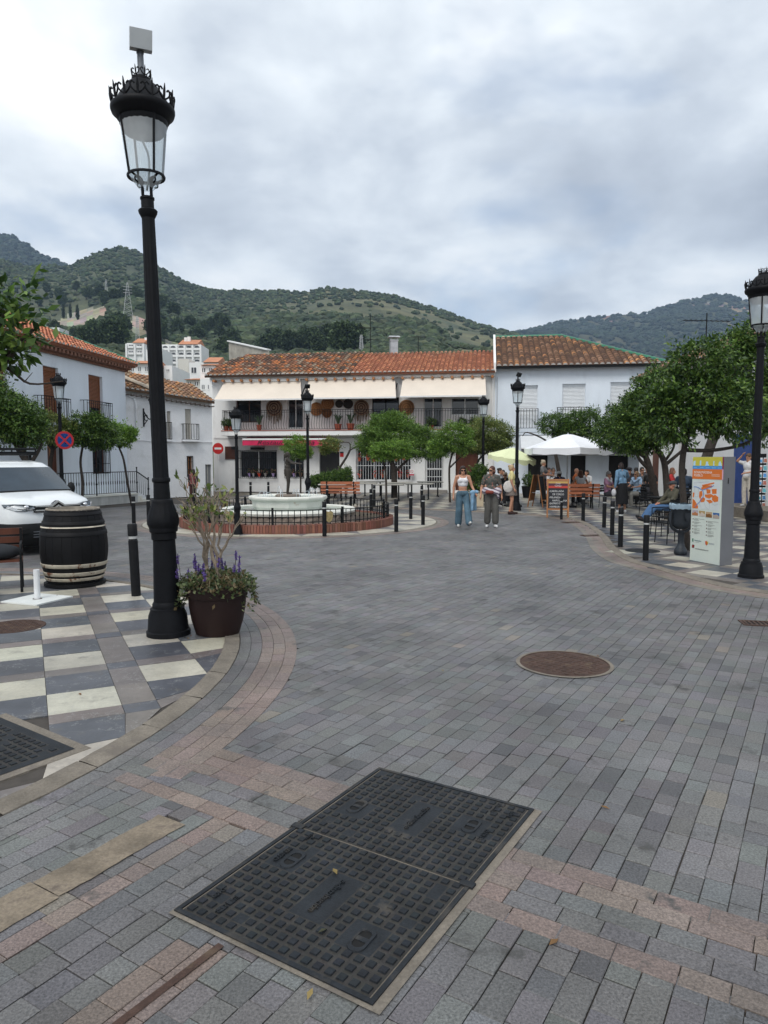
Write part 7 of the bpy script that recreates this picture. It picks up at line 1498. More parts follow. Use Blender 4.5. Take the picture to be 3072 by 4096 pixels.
def parasol(label, px, D, pk, R_, drop, val, m, nseg, tilt=(0, 0), pole_m=None, name='parasol', val_h=.22):
    b_ = Vector((XD(px, D), D, .014)); zp = AT(px, pk, D).z; e_ = empty(name, b_, 0, label, 'parasol'); M_ = Matrix.Translation((0, 0, zp)) @ Matrix.Rotation(tilt[0], 4, 'X') @ Matrix.Rotation(tilt[1], 4, 'Y')
    mb = MB(M_); V = [(0, 0, 0)]; sub = 4; n = nseg * sub; rings = ((.12, .05), (.4, .34), (.75, .76), (1, 1))
    for t, dz in rings:
        for k in range(n):
            a_ = 2 * math.pi * k / n + math.pi / nseg; f = (k % sub) / sub; c_ = math.cos(math.pi / nseg) / math.cos((f - .0) * 2 * math.pi / nseg - (math.pi / nseg)) if nseg <= 8 else 1; V.append((R_ * t * c_ * math.cos(a_), R_ * t * c_ * math.sin(a_), -drop * dz - (.03 * t if k % sub else 0)))
    Fs = [(0, 1 + k, 1 + (k + 1) % n) for k in range(n)]
    for j in range(3): Fs += [(1 + j * n + k, 1 + (j + 1) * n + k, 1 + (j + 1) * n + (k + 1) % n, 1 + j * n + (k + 1) % n) for k in range(n)]
    mb.add(V, Fs); cn = mb.build('canopy', m, e_, 25)
    mb = MB(M_); V2 = []
    for k in range(n): x, y, z = V[1 + 3 * n + k]; wv = 1 + .02 * math.sin(k * 2.1); V2 += [(x, y, z), (x * wv, y * wv, z - val_h * (1 if k % sub else .85) - .03 * math.sin(k * 1.7))]
    mb.add(V2, [(2 * k, 2 * ((k + 1) % n), 2 * ((k + 1) % n) + 1, 2 * k + 1) for k in range(n)]); mb.build('valance', m, cn, 40)
    for k in range(nseg): a_ = 2 * math.pi * k / nseg + math.pi / nseg; mb = MB(M_); mb.bar((.05 * math.cos(a_), .05 * math.sin(a_), -.06), (R_ * .97 * math.cos(a_), R_ * .97 * math.sin(a_), -drop - .03), .02); mb.build('rib', M_GALV, e_)
    mb = MB(); mb.tube([(0, 0, .05), (0, 0, zp + .05)], .03, 10); mb.build('pole', pole_m or M_GALV, e_); mb = MB(); mb.box(-.3, .3, -.3, .3, 0, .06); mb.build('base', M_BLACK, e_)
parasol('big white parasol over the terrace tables', 2268, 27.0, 1738, 1.72, .52, .25, mat('white_parasol_cloth', (.78, .79, .82), .8, var=.04, scale=2), 6, val_h=.24)
parasol('lime green round parasol beside the street lamp', 2052, 27.4, 1793, .92, .33, .1, mat('lime_parasol_cloth', (.68, .72, .44), .8, var=.08, scale=3), 10, (.1, .12), M_WMET, val_h=.17)

# ================================================================== RAMP AND RAILING OF THE SHUTTERED HOUSE
M_GMARB = mat('grey_marble_panel', (.46, .47, .46), .5, var=.2, scale=2.5, zscale=.3)
q0, q1 = G(150, 2030), G(552, 2022); q0 = Vector((XD(150, 25.2), 25.2, 0)); q1 = Vector((XD(548, 30.2), 30.2, 0)); W5 = Wall(q0[:2], q1[:2]); rp = empty('entrance_ramp', (0, 0, 0), 0, 'marble faced raised walkway with steps before the shuttered house', 'ramp')
mb = MB(W5.M); mb.box(0, W5.len, -1.6, 0, 0, .34); mb.build('core', M_GMARB, rp); n = 9
for k in range(n): mb = MB(W5.M); mb.box(W5.len * k / n + .004, W5.len * (k + 1) / n - .004, .002, .03, 0, .34); mb.build('panel', M_GMARB, rp)
mb = MB(W5.M); mb.box(-.02, W5.len + .02, -1.6, .06, .342, .39); mb.build('coping', M_FMARB, rp)
for k in range(2): mb = MB(W5.M); mb.box(W5.len + .03 + k * .3, W5.len + .33 + k * .3, -1.6, .0, 0, .26 - .13 * k); mb.build('step', M_FMARB, rp)
ra = empty('ramp_railing', (0, 0, 0), 0, 'black iron railing along the raised walkway of the shuttered house', 'railing'); zb = .395
fr = MB(W5.M); fr.box(0, W5.len, -.02, .02, zb + .9, zb + .93); fr.box(0, W5.len, -.015, .015, zb + .06, zb + .08); fr.bar((W5.len, 0, zb + .915), (W5.len + .75, 0, zb + .55), .035); fr.build('rail', M_BLACK, ra); n = int(W5.len / .13)
for k in range(n + 1): x = W5.len * k / n; mb = MB(W5.M); mb.tube([(x, 0, zb + .06), (x, 0, zb + .40), (x, 0, zb + .45), (x, 0, zb + .52), (x, 0, zb + .57), (x, 0, zb + .92)], [.009, .009, .019, .019, .009, .009], 5); mb.build('baluster', M_BLACK, ra)
for k in range(5): x = W5.len + .14 + k * .13; z = zb + .9 - (k + 1) * .063; mb = MB(W5.M); mb.tube([(x, 0, z - .82), (x, 0, z)], .010, 5); mb.build('baluster', M_BLACK, ra)
for x, z0, z1 in ((W5.len * .55, 0, 1.05), (W5.len, 0, 1.05), (W5.len + .75, -.30, .6)): mb = MB(W5.M); mb.tube([(x, 0, zb + z0), (x, 0, zb + .4 + z0), (x, 0, zb + .45 + z0), (x, 0, zb + .5 + z0), (x, 0, zb + z1)], [.025, .025, .045, .025, .022], 7); mb.ell((x, 0, zb + z1 + .03), .035, 8, 6); mb.build('post', M_BLACK, ra)

# ================================================================== BALCONY DECORATION
M_STRAW = mat('woven_straw', attr=True, rough=.9, var=.2, scale=12)
def straw_disc(px, py, rpx, c1, c2, label, fringe=False):
    u, z = W1.at(px, py, .1); r_ = rpx / F * 38.8; e_ = empty('straw_disc', (0, 0, 0), 0, label, 'wall basket', 'woven straw discs on the balcony wall'); mb = MB(W1.M @ Matrix.Translation((u, .06, z)) @ Matrix.Rotation(-math.pi / 2, 4, 'X')); pr = []
    n = 7
    for k in range(n): r0, r1 = r_ * (n - k) / n, r_ * (n - k - 1) / n + .0001; c_ = c1 if k % 2 else c2; pr += [(r0, .03 + .008 * (k % 2), c_), (r0 * .98, .05 + .01 * k, c_), (max(r1, .0001) * 1.02, .05 + .01 * k, c_)]
    mb.lathe([(r_, 0, c1)] + pr, 24); mb.build('weave', M_STRAW, e_, 30)
    if fringe:
        mb = MB(W1.M)
        for k in range(26): a_ = -math.pi * (.1 + .8 * k / 25); mb.bar((u + r_ * math.cos(a_), .08, z + r_ * math.sin(a_)), (u + r_ * 1.02 * math.cos(a_) + random.uniform(-.05, .05), .08, z + r_ * math.sin(a_) - random.uniform(.2, .45)), .02, .01, (.20, .14, .08))
        tag(mb.build('fringe', M_STRAW, e_), kind='stuff')
DB, LB2, OB, KB = (.09, .04, .025), (.30, .20, .13), (.26, .10, .03), (.035, .028, .022)
for a_ in ((1096, 1631, 34, DB, LB2, 'fringed striped straw disc between window and left balcony door', True), (1265, 1636, 27, OB, (.34, .16, .06), 'upper left of the cluster of orange straw discs behind the balcony lamp'), (1310, 1614, 26, OB, (.34, .16, .06), 'highest orange straw disc right of the balcony lamp'), (1308, 1651, 20, (.16, .07, .03), OB, 'lowest small brown straw disc in the cluster by the lamp'), (1356, 1615, 16, KB, (.06, .045, .035), 'small black straw disc left of the pair on the balcony'), (1392, 1615, 20, KB, (.06, .045, .035), 'larger black straw disc beside the banded one'), (1445, 1630, 31, DB, LB2, 'banded brown and cream straw disc left of the dark window', True), (1626, 1630, 31, (.16, .075, .03), (.26, .13, .055), 'big plain brown straw disc right of the dark window')): straw_disc(*a_)
def balcony_pot(px, py, w_, h_, label, kind, out=.62):
    u, z = W1.at(px, py, out); z = zs1 + .037; e_ = empty('potted_plant', W1.M @ Vector((u, out, z)), 0, label, 'potted plant', 'potted plants on the balcony'); mb = MB(); mb.lathe([(w_ * .36, 0), (w_ * .5, h_ * .85), (w_ * .54, h_ * .86), (w_ * .54, h_), (w_ * .44, h_), (w_ * .42, h_ * .9), (.0001, h_ * .9)], 14); mb.build('pot', M_TERRA, e_, 40)
    if kind == 'spiky':
        mb = MB()
        for k in range(9): a_ = k * 2.4; l = random.uniform(.35, .6); mb.tube([(0, 0, h_ * .9), (.15 * math.cos(a_), .15 * math.sin(a_), h_ + l * .8), (.28 * math.cos(a_), .28 * math.sin(a_), h_ + l)], [.03, .035, .004], 4)
        mb.build('leaves', mat('agave_leaf', (.05, .09, .04), .5), e_)
    else: crown('leaves', [((0, 0, h_ + .18), (.25, .22, .22))], .8, .07, ORANGE_PAL, e_, M_LEAF, sprigs=6)
for a_ in ((905, 1712, .3, .25, 'bushy potted plant at the left end of the balcony', 'bush'), (925, 1712, .3, .22, 'second bushy potted plant at the left end of the balcony', 'bush'), (1037, 1708, .28, .3, 'terracotta pot by the left balcony window', 'spiky'), (1352, 1718, .38, .32, 'left of two spiky plants in terracotta pots on the balcony', 'spiky'), (1402, 1718, .42, .34, 'right of two spiky plants in terracotta pots on the balcony', 'spiky'), (1726, 1708, .25, .22, 'small red potted flower before the right balcony door', 'bush'), (1850, 1660, .3, .2, 'bushy plant behind the rail under the right balcony window', 'bush'), (1895, 1680, .3, .2, 'tall bushy plant at the right end of the balcony', 'bush')): balcony_pot(*a_)
M_FLOW = mat('flower_petals', attr=True, rough=.7, var=.15, scale=20)
def sill_pot(W_, px, py, col, label, hang=False, fl=(.5, .01, .02), out=.1):
    u, z = W_.at(px, py, out); e_ = empty('window_pot', W_.M @ Vector((u, out, z)), 0, label, 'flower pot', 'flower pots behind the window bars'); mb = MB(); mb.lathe([(.06, 0), (.09, .15), (.098, .15), (.098, .18), (.0001, .17)], 10, col=col); mb.build('pot', M_SIGN, e_, 40); P, Nn = lobe_points((0, 0, .28), (.13, .11, .14), 70); V, Q, C = leaf_cloud(P, Nn, .07, np.array([(.05, .10, .03), (.03, .07, .02), fl, fl]), None, .8); np_mesh('flowers', V, Q, C, M_FLOW, e_)
for x, c_, n_ in ((998, (.35, .25, .5), 'lilac'), (1014, (.4, .4, .42), 'grey'), (1037, (.6, .05, .02), 'red'), (1062, (.3, .28, .26), 'brown'), (1093, (.38, .28, .5), 'lilac')): sill_pot(W1, x, 1906, c_, '%s pot on the sill of the wide grilled window at x%d' % (n_, x) if False else '%s flower pot on the sill of the wide black grilled window%s' % (n_, ', rightmost' if x == 1093 else ''), fl=(.25, .12, .08))
for x, c_, n_ in ((1150, (.6, .05, .02), 'red'), (1176, (.38, .28, .5), 'lilac'), (1203, (.25, .12, .06), 'brown')): sill_pot(W1, x, 1906, c_, '%s flower pot on the sill of the narrow grilled window by the statue' % n_, fl=(.25, .12, .08))
for x, y, n_ in ((1438, 1845, 'first'), (1472, 1842, 'second'), (1497, 1848, 'third'), (1585, 1845, 'fourth'), (1615, 1840, 'fifth')): sill_pot(W1, x, y, (.42, .10, .05), '%s hanging red geranium from the left on the white window bars' % n_, out=.3)
for x, n_ in ((1440, 'first'), (1500, 'second'), (1530, 'third'), (1600, 'fourth'), (1632, 'fifth')): sill_pot(W1, x, 1910, (.42, .10, .05), '%s red geranium pot from the left on the white barred sill' % n_, out=.1)
# potted bush by the brown door, wooden planter, black urn
def planter(label, px, D, w_, h_, m, lobes, pal=ORANGE_PAL, round_=False, nm='planter_bush'):
    e_ = empty(nm, (XD(px, D), D, .014), 0, label, 'potted plant'); mb = MB()
    if round_: mb.lathe([(w_ * .36, 0), (w_ * .5, h_), (w_ * .44, h_), (.0001, h_ * .92)], 16)
    else: mb.box(-w_ / 2, w_ / 2, -w_ / 2, w_ / 2, 0, h_)
    mb.build('pot', m, e_, 40); mb = MB(); mb.tube([(0, 0, h_ * .9), (0, 0, h_ + .35)], .025, 5); mb.build('stem', M_BARK, e_); crown('leaves', [((x, y, z), (a_, b_, c_)) for x, y, z, a_, b_, c_ in lobes], .8, .08, pal, e_, M_LEAF, sprigs=6)
planter('leafy bush in a pale box planter behind the two walking women', 1905, 27.6, .5, .5, mat('pale_box', (.50, .42, .30), .8), [(0, 0, .95, .42, .36, .45), (.1, 0, 1.3, .3, .28, .3), (.35, .05, 1.15, .28, .25, .3)]); planter('small plant in a black pot below the corner house awning', 2112, 33.5, .62, .55, M_BLACK, [(0, 0, .85, .25, .22, .25)], round_=True)
# souvenir stand by the shop
M_CARD = mat('postcard', attr=True, rough=.5, var=.25, scale=14); rk_ = empty('postcard_rack', (XD(3062, 23.0), 23.0, .014), -.6, 'dark rack of blue and white postcards at the right edge', 'rack')
mb = MB(); mb.box(-.28, .28, 0, .04, .1, 2.0); mb.build('panel', M_BLACK, rk_)
for r_ in range(7):
    for c_ in range(3):
        mb = MB(Mx((-.19 + c_ * .19, -.02, 1.78 - r_ * .24), 0, -.25)); mb.box(-.08, .08, -.012, 0, -.09, .09, (.62, .66, .7)); mb.box(-.07, .07, -.0145, -.0125, -.07, .03 + .03 * (c_ % 2), jit(((.05, .2, .45), (.4, .12, .08), (.08, .3, .35))[(r_ + c_) % 3], .3)); mb.build('postcard', M_CARD, rk_)
cr_ = empty('clothes_rail', (XD(2955, 25.6), 25.6, .014), .2, 'rail of dark scarves and clothes outside the shop', 'rack'); mb = MB(); mb.tube([(-.55, 0, 0), (-.55, 0, 1.55)], .02, 6); mb.tube([(.55, 0, 0), (.55, 0, 1.55)], .02, 6); mb.tube([(-.6, 0, 1.52), (.6, 0, 1.52)], .02, 6); mb.box(-.58, -.52, -.25, .25, 0, .03); mb.box(.52, .58, -.25, .25, 0, .03); mb.build('frame', M_BLACK, cr_)
for k in range(8):
    x = -.48 + k * .137; mb = MB(); P = []
    for j in range(7):
        for i in range(5): P.append((x - .06 + .03 * i + .02 * math.sin(j + k), -.12 + .06 * ((i + k) % 2) + .04 * math.sin(j * 1.3 + k), 1.5 - j * .17))
    mb.add(P, [(j * 5 + i, j * 5 + i + 1, (j + 1) * 5 + i + 1, (j + 1) * 5 + i) for j in range(6) for i in range(4)]); mb.build('garment', mat('cloth_%d' % (k % 3), ((.05, .06, .06), (.16, .17, .17), (.03, .035, .045))[k % 3], .9, var=.3, scale=14), cr_, 60)
# ================================================================== PEOPLE
M_FAB = mat('worn_fabric', attr=True, rough=.85, var=.16, scale=9, fine=.1, fscale=60, bump=.25, bscale=22); M_SKIN = mat('skin', attr=True, rough=.55, var=.06, scale=12); M_HAIR = mat('hair', attr=True, rough=.6, var=.25, scale=30, zscale=.2)
def fuse(mb, voxel, smooth=3):
    me = bpy.data.meshes.new('tmp'); me.from_pydata(mb.v, [], mb.f); o = bpy.data.objects.new('tmp', me)
    r_ = o.modifiers.new('r', 'REMESH'); r_.mode = 'VOXEL'; r_.voxel_size = voxel; s_ = o.modifiers.new('s', 'SMOOTH'); s_.factor = .5; s_.iterations = smooth
    out_ = bake(o); bpy.data.meshes.remove(me); return out_
def paint(me, col):
    n = len(me.polygons); ca = np.ones((n, 4), dtype=np.float32)
    if callable(col):
        ce = np.empty(n * 3, dtype=np.float32); me.polygons.foreach_get('center', ce); ca[:, :3] = [col(*c_) for c_ in ce.reshape(-1, 3)]
    else: ca[:, :3] = col
    a_ = me.attributes.new('Col', 'FLOAT_COLOR', 'FACE'); a_.data.foreach_set('color', ca.ravel())
class Fig:
    def __init__(s, J): s.J = {k: Vector(v) for k, v in J.items()}; s.mb = MB()
    def limb(s, a, b, ra, rb):
        a = s.J[a] if isinstance(a, str) else Vector(a); b = s.J[b] if isinstance(b, str) else Vector(b)
        s.mb.tube([a, a.lerp(b, .5), b], [ra, (ra + rb) / 2, rb], 10); s.mb.ell(a, ra * .99, 10, 6); s.mb.ell(b, rb * .99, 10, 6)
    def ell(s, c, r, rot=None): s.mb.ell(s.J[c] if isinstance(c, str) else c, r, 12, 8, rot=rot)
STAND = dict(pel=(0, 0, .92), wai=(0, 0, 1.06), che=(0, 0, 1.24), nec=(0, .01, 1.40), hea=(0, -.01, 1.52), sL=(.165, 0, 1.35), sR=(-.165, 0, 1.35), eL=(.21, .03, 1.08), eR=(-.21, .03, 1.08), wL=(.23, -.05, .86), wR=(-.23, -.05, .86), hL=(.085, 0, .88), hR=(-.085, 0, .88), kL=(.095, -.02, .48), kR=(-.095, -.02, .48), aL=(.10, .02, .07), aR=(-.10, .02, .07), tL=(.11, -.13, .03), tR=(-.11, -.13, .03))
SIT = dict(STAND, pel=(0, 0, .52), wai=(0, .02, .68), che=(0, .02, .88), nec=(0, .0, 1.05), hea=(0, -.03, 1.17), sL=(.165, .01, 1.0), sR=(-.165, .01, 1.0), eL=(.24, -.08, .76), eR=(-.24, -.08, .76), wL=(.16, -.30, .74), wR=(-.16, -.30, .74), hL=(.09, -.02, .50), hR=(-.09, -.02, .50), kL=(.12, -.42, .50), kR=(-.12, -.42, .50), aL=(.12, -.40, .08), aR=(-.12, -.40, .08), tL=(.13, -.54, .03), tR=(-.13, -.54, .03))
SKIN = (.46, .235, .15)
def person(label, loc, rz, J, top, bottom, hair, shoes=(.6, .6, .6), skin=SKIN, sc=1.0, vox=.013, yaw=0.0, tilt=0.0, sleeve='short', bot='trousers', hairstyle='short', glasses=False, build=1.0, hatc=None, extra=None, strap=False, crop=0.0, name='person', bodymat=None, kn=0.0, wide=1.0, cat='person'):
    J = dict(J); fg = Fig(J); B = build; Jv = fg.J; d_t = Jv['che'] - Jv['pel']; rot_t = d_t.to_track_quat('Z', 'Y').to_matrix()
    e_ = None
    Hm = Matrix.Translation(Jv['hea']) @ Matrix.Rotation(yaw, 4, 'Z') @ Matrix.Rotation(tilt, 4, 'X'); hp = lambda x, y, z: Hm @ Vector((x, y, z)); hr = Hm.to_3x3()
    # body: head with face, neck, torso, limbs, hands and feet as one surface
    fg.ell(hp(0, .012, .025), (.073, .09, .10), hr); fg.ell(hp(0, -.028, -.055), (.052, .058, .06), hr); fg.ell(hp(0, -.09, -.015), (.014, .022, .026), hr); fg.ell(hp(0, -.075, -.068), (.026, .018, .014), hr)
    for s_ in (-1, 1): fg.ell(hp(.074 * s_, .012, 0), (.014, .022, .032), hr)
    fg.limb('nec', hp(0, .01, -.06), .052, .05); fg.limb('nec', 'che', .06, .09)
    fg.ell('che', (.145 * B, .098 * B, .15), rot_t); fg.ell('wai', (.12 * B, .09 * B, .13), rot_t); fg.ell('pel', (.15 * B, .11 * B, .11), rot_t)
    for s_ in 'LR':
        q = 1 if s_ == 'L' else -1; fg.limb('nec', 's' + s_, .05, .052); fg.limb('s' + s_, 'e' + s_, .05 * B, .038 * B); fg.limb('e' + s_, 'w' + s_, .038 * B, .026)
        w_ = Jv['w' + s_]; f = (w_ - Jv['e' + s_]).normalized(); sd = f.cross(Vector((0, 0, 1))); sd = sd.normalized() if sd.length > .1 else Vector((0, 1, 0)); up_ = sd.cross(f)
        if abs(f.z) > .6: sd, up_ = Vector((0, 1, 0)), Vector((q, 0, 0))
        fg.limb(w_, w_ + f * .075, .027, .03)
        for k in range(4): b0 = w_ + f * .075 + sd * (-.027 + .018 * k); l = (.06, .072, .068, .05)[k]; fg.limb(b0, b0 + f * l * .5 - up_ * .006, .0095, .009); fg.limb(b0 + f * l * .5 - up_ * .006, b0 + f * l - up_ * .026, .009, .0075)
        b0 = w_ + f * .03 - sd * .03; fg.limb(b0, b0 + f * .045 - sd * .028 - up_ * .01, .011, .009)
        fg.limb('h' + s_, 'k' + s_, .082 * B, .055 * B); fg.limb('k' + s_, 'a' + s_, .054 * B, .036); a_, t_ = Jv['a' + s_], Jv['t' + s_]; fg.limb(a_ - Vector((0, 0, .03)), t_, .035, .026)
    me = fuse(fg.mb, vox); paint(me, skin); body = mesh_obj(name, me, bodymat or M_SKIN, None, 180, loc, rz); body.scale = (sc,) * 3; tag(body, label, cat)
    def part(nm, fn, col, m=None, v=None, sm=2):
        g_ = Fig(J); fn(g_); me_ = fuse(g_.mb, v or vox, sm); paint(me_, col); return mesh_obj(nm, me_, m or M_FAB, body, 180)
    if top is not None:
        def f_top(g_):
            c2 = Jv['che'].copy(); g_.ell(c2, (.158 * B, .115 * B, .155 if not strap else .12), rot_t)
            if not crop: g_.ell('wai', (.145 * B, .112 * B, .15), rot_t); g_.ell(Jv['pel'] + Vector((0, 0, .03)), (.165 * B, .125 * B, .09), rot_t)
            else: g_.ell(Jv['wai'].lerp(Jv['che'], .55), (.138 * B, .108 * B, .10), rot_t)
            for s_ in 'LR':
                q = 1 if s_ == 'L' else -1
                if strap: g_.limb(Jv['che'] + Vector((.085 * q, -.075, .07)), Jv['s' + s_] + Vector((-.06 * q, -.01, .06)), .012, .012); g_.ell(Jv['che'] + Vector((.06 * q, -.07, .02)), (.065, .055, .065))
                else:
                    g_.limb('nec', 's' + s_, .056, .066)
                    if sleeve == 'none': continue
                    e2 = Jv['s' + s_].lerp(Jv['e' + s_], .62 if sleeve == 'short' else 1.0); g_.limb('s' + s_, e2, .066 * B, .058 * B)
                    if sleeve == 'long': g_.limb('e' + s_, Jv['e' + s_].lerp(Jv['w' + s_], .95), .055 * B, .042 * B)
        part('top', f_top, top)
    if bottom is not None:
        def f_bot(g_):
            g_.ell(Jv['pel'] + Vector((0, 0, -.01)), (.168 * B, .13 * B, .105), rot_t)
            if bot in ('trousers', 'shorts'):
                for s_ in 'LR':
                    if bot == 'shorts': g_.limb('h' + s_, Jv['h' + s_].lerp(Jv['k' + s_], .75), .10 * B, .095 * B); continue
                    g_.limb('h' + s_, 'k' + s_, .098 * B, .074 * wide); g_.limb('k' + s_, Jv['k' + s_].lerp(Jv['a' + s_], .93 - kn), .074 * wide, .068 * wide * (1.08 if wide > 1.1 else 1))
            else:
                z0 = bot; top_ = Jv['pel']; g_.mb.lathe([(.15, .06), (.175 if name != 'statue' else .15, -.12), (.20 if name != 'statue' else .12, z0 - top_.z)], 18, c=top_)
        part('trousers' if bot == 'trousers' else 'shorts' if bot == 'shorts' else 'skirt', f_bot, bottom)
    if shoes is not None:
        for s_ in 'LR':
            def f_sh(g_): a_, t_ = Jv['a' + s_], Jv['t' + s_]; g_.limb(a_ - Vector((0, -.02, .035)), t_, .045, .036); g_.limb(a_ - Vector((0, -.02, .02)), a_ + Vector((0, 0, .0)), .045, .042)
            part('shoe', f_sh, shoes, v=.012)
    def f_hair(g_):
        if hairstyle == 'bald': return
        g_.ell(hp(0, .022, .045), (.082, .092, .095), hr); g_.ell(hp(0, .05, .0), (.08, .07, .09), hr)
        if hairstyle in ('long', 'wavy'): g_.ell(hp(0, .06, -.10), (.10, .06, .13), hr); g_.ell(hp(.075, .02, -.07), (.03, .05, .11), hr); g_.ell(hp(-.075, .02, -.07), (.03, .05, .11), hr)
        if hairstyle == 'tail': g_.ell(hp(0, .12, .02), (.04, .04, .04), hr); g_.limb(hp(0, .13, 0), hp(0, .15, -.22), .035, .018)
        if hairstyle == 'bun': g_.ell(hp(0, .09, .08), (.05, .05, .045), hr)
        if hairstyle in ('bob', 'fringe', 'wavy'): g_.ell(hp(0, .03, -.03), (.092, .08, .08), hr)
        if hairstyle in ('fringe', 'wavy'): g_.ell(hp(0, -.045, .085), (.065, .045, .035), hr)
    if hairstyle != 'bald': part('hair', f_hair, hair, M_HAIR, .011)
    if glasses:
        mb = MB(Hm)
        for s_ in (-1, 1): mb.ell((.033 * s_, -.086, .012), (.03, .012, .022), 10, 6)
        mb.bar((-.07, -.07, .02), (.07, -.07, .02), .012)
        for s_ in (-1, 1): mb.bar((.066 * s_, -.07, .02), (.08 * s_, .01, .015), .008)
        mb.build('sunglasses', M_BLACK, body, 60)
    else:
        mb = MB(Hm)
        for s_ in (-1, 1): mb.ell((.031 * s_, -.078, .012), (.012, .008, .007), 8, 5, (.03, .02, .015)); mb.bar((.018 * s_, -.085, .032), (.05 * s_, -.077, .033), .007, .006, (.08, .05, .03))
        mb.build('eyes', M_SIGN, body)
    if hatc is not None:
        mb = MB(Hm); mb.ell((0, .02, .07), (.10, .115, .065), 14, 8); mb.prism([(-.075, -.06), (-.06, -.14), (0, -.16), (.06, -.14), (.075, -.06)], 'z', .05, .062); o = mb.build('cap', M_FAB, body, 60); paint_over(o, hatc)
    if extra: extra(body, part, Jv, hp)
    return body
def paint_over(o, col): a_ = o.data.attributes['Col']; n = len(o.data.polygons); a_.data.foreach_set('color', np.tile(np.array((*col, 1), dtype=np.float32), n))
def at_px(px, D, z=.006): return (XD(px, D), D, z)
DEN = (.055, .10, .135)
def den(x, y, z): f = 1.3 + .5 * mnoise.noise((x * 9, y * 9, z * 5)); return (DEN[0] * f, DEN[1] * f, DEN[2] * f)
# the two women walking towards the camera
J1 = dict(STAND, kL=(.12, -.12, .50), aL=(.14, -.26, .12), tL=(.16, -.38, .15), kR=(-.09, .02, .48), aR=(-.10, .12, .08), tR=(-.11, -.02, .03), eL=(.25, -.02, 1.09), wL=(.32, -.16, .92), eR=(-.235, .04, 1.08), wR=(-.25, .0, .84))
def x1(body, part, Jv, hp):
    def f(g_):
        for k in range(5): g_.limb((.23 + .02 * k, -.21 + .04 * k, .95), (.22 + .03 * k, -.20 + .04 * k, .48 + .07 * (k % 2)), .06, .04)
        g_.limb((.20, -.22, .94), (.36, -.12, .95), .055, .055)
    part('denim_jacket', f, lambda x, y, z: tuple(c_ * (1.9 + 1.1 * mnoise.noise((x * 14, y * 14, z * 9))) for c_ in (.10, .17, .24)))
person('woman in white strappy crop top and wide jeans walking, jacket over her arm', at_px(1851, 19.2), .03, J1, (.70, .70, .72), den, (.025, .012, .008), (.62, .62, .60), hairstyle='wavy', glasses=True, strap=True, crop=1, wide=1.32, extra=x1, sc=1.0)
def floral(x, y, z): n = mnoise.noise((x * 22, y * 22, z * 22)); return (.30, .13, .10) if n > .38 else (.085, .085, .075) if n > -.3 else (.05, .055, .05)
J2 = dict(STAND, aL=(.11, -.05, .07), tL=(.13, -.20, .04), kL=(.11, -.06, .48), aR=(-.10, .05, .07), tR=(-.13, -.10, .03), eL=(.25, .03, 1.08), wL=(.27, -.02, .85), eR=(-.26, .03, 1.07), wR=(-.29, -.06, .86))
def x2(body, part, Jv, hp):
    def f(g_): g_.limb((-.13, -.15, .955), (.0, -.175, .95), .055, .05)
    part('belt_bag', f, (.20, .045, .03))
    def s(g_): g_.limb((-.15, -.09, 1.0), (.16, -.12, .93), .055, .05); g_.limb((-.16, -.02, .98), (.17, -.02, .98), .11, .11); g_.limb((.14, -.13, .95), (.18, -.1, .80), .04, .03)
    part('tied_shirt', s, lambda x, y, z: (.48, .44, .47) if math.sin(z * 70 + x * 25) > -.3 else (.13, .10, .14))
person('woman in grey floral blouse and cargo trousers walking with a red belt bag', at_px(1966, 19.1), -.05, J2, floral, (.085, .082, .075), (.07, .025, .018), (.66, .66, .66), hairstyle='bob', glasses=True, yaw=-.75, wide=1.25, kn=.16, build=1.06, extra=x2)
def x3(body, part, Jv, hp):
    def f(g_): g_.ell((-.17, .12, .92), (.05, .17, .20)); g_.limb((-.16, .05, 1.36), (-.18, .10, 1.05), .012, .02)
    part('tote_bag', f, (.58, .55, .52))
J3 = dict(STAND, aL=(.10, -.04, .07), tL=(.11, -.2, .025), aR=(-.10, .06, .07), tR=(-.11, -.10, .025), eR=(-.22, .02, 1.09), wR=(-.22, -.07, .86))
person('blonde woman in pale yellow top and grey shorts with a white tote bag', at_px(2046, 23.7), R(84), J3, (.62, .55, .26), (.17, .14, .125), (.42, .30, .17), (.03, .012, .01), hairstyle='bun', bot=.62, extra=x3, build=1.05)
def stripe(x, y, z): return (.34, .09, .08) if math.sin(z * 110) > 0 else (.03, .02, .03)
def x4(body, part, Jv, hp):
    def f(g_):
        for s_ in 'LR': q = 1 if s_ == 'L' else -1; g_.limb((.15 * q, .03, 1.35), (.17 * q, .03, .90), .07, .075); g_.limb('s' + s_, 'e' + s_, .07, .06)
        g_.limb((0, .09, 1.32), (0, .10, .92), .12, .13)
    part('cardigan', f, (.025, .015, .02))
person('woman with long dark hair in striped top and open dark cardigan', at_px(772, 28.8), -.2, STAND, stripe, (.05, .018, .016), (.02, .01, .008), (.03, .03, .03), hairstyle='long', yaw=-.9, sc=.87, sleeve='short', extra=x4)
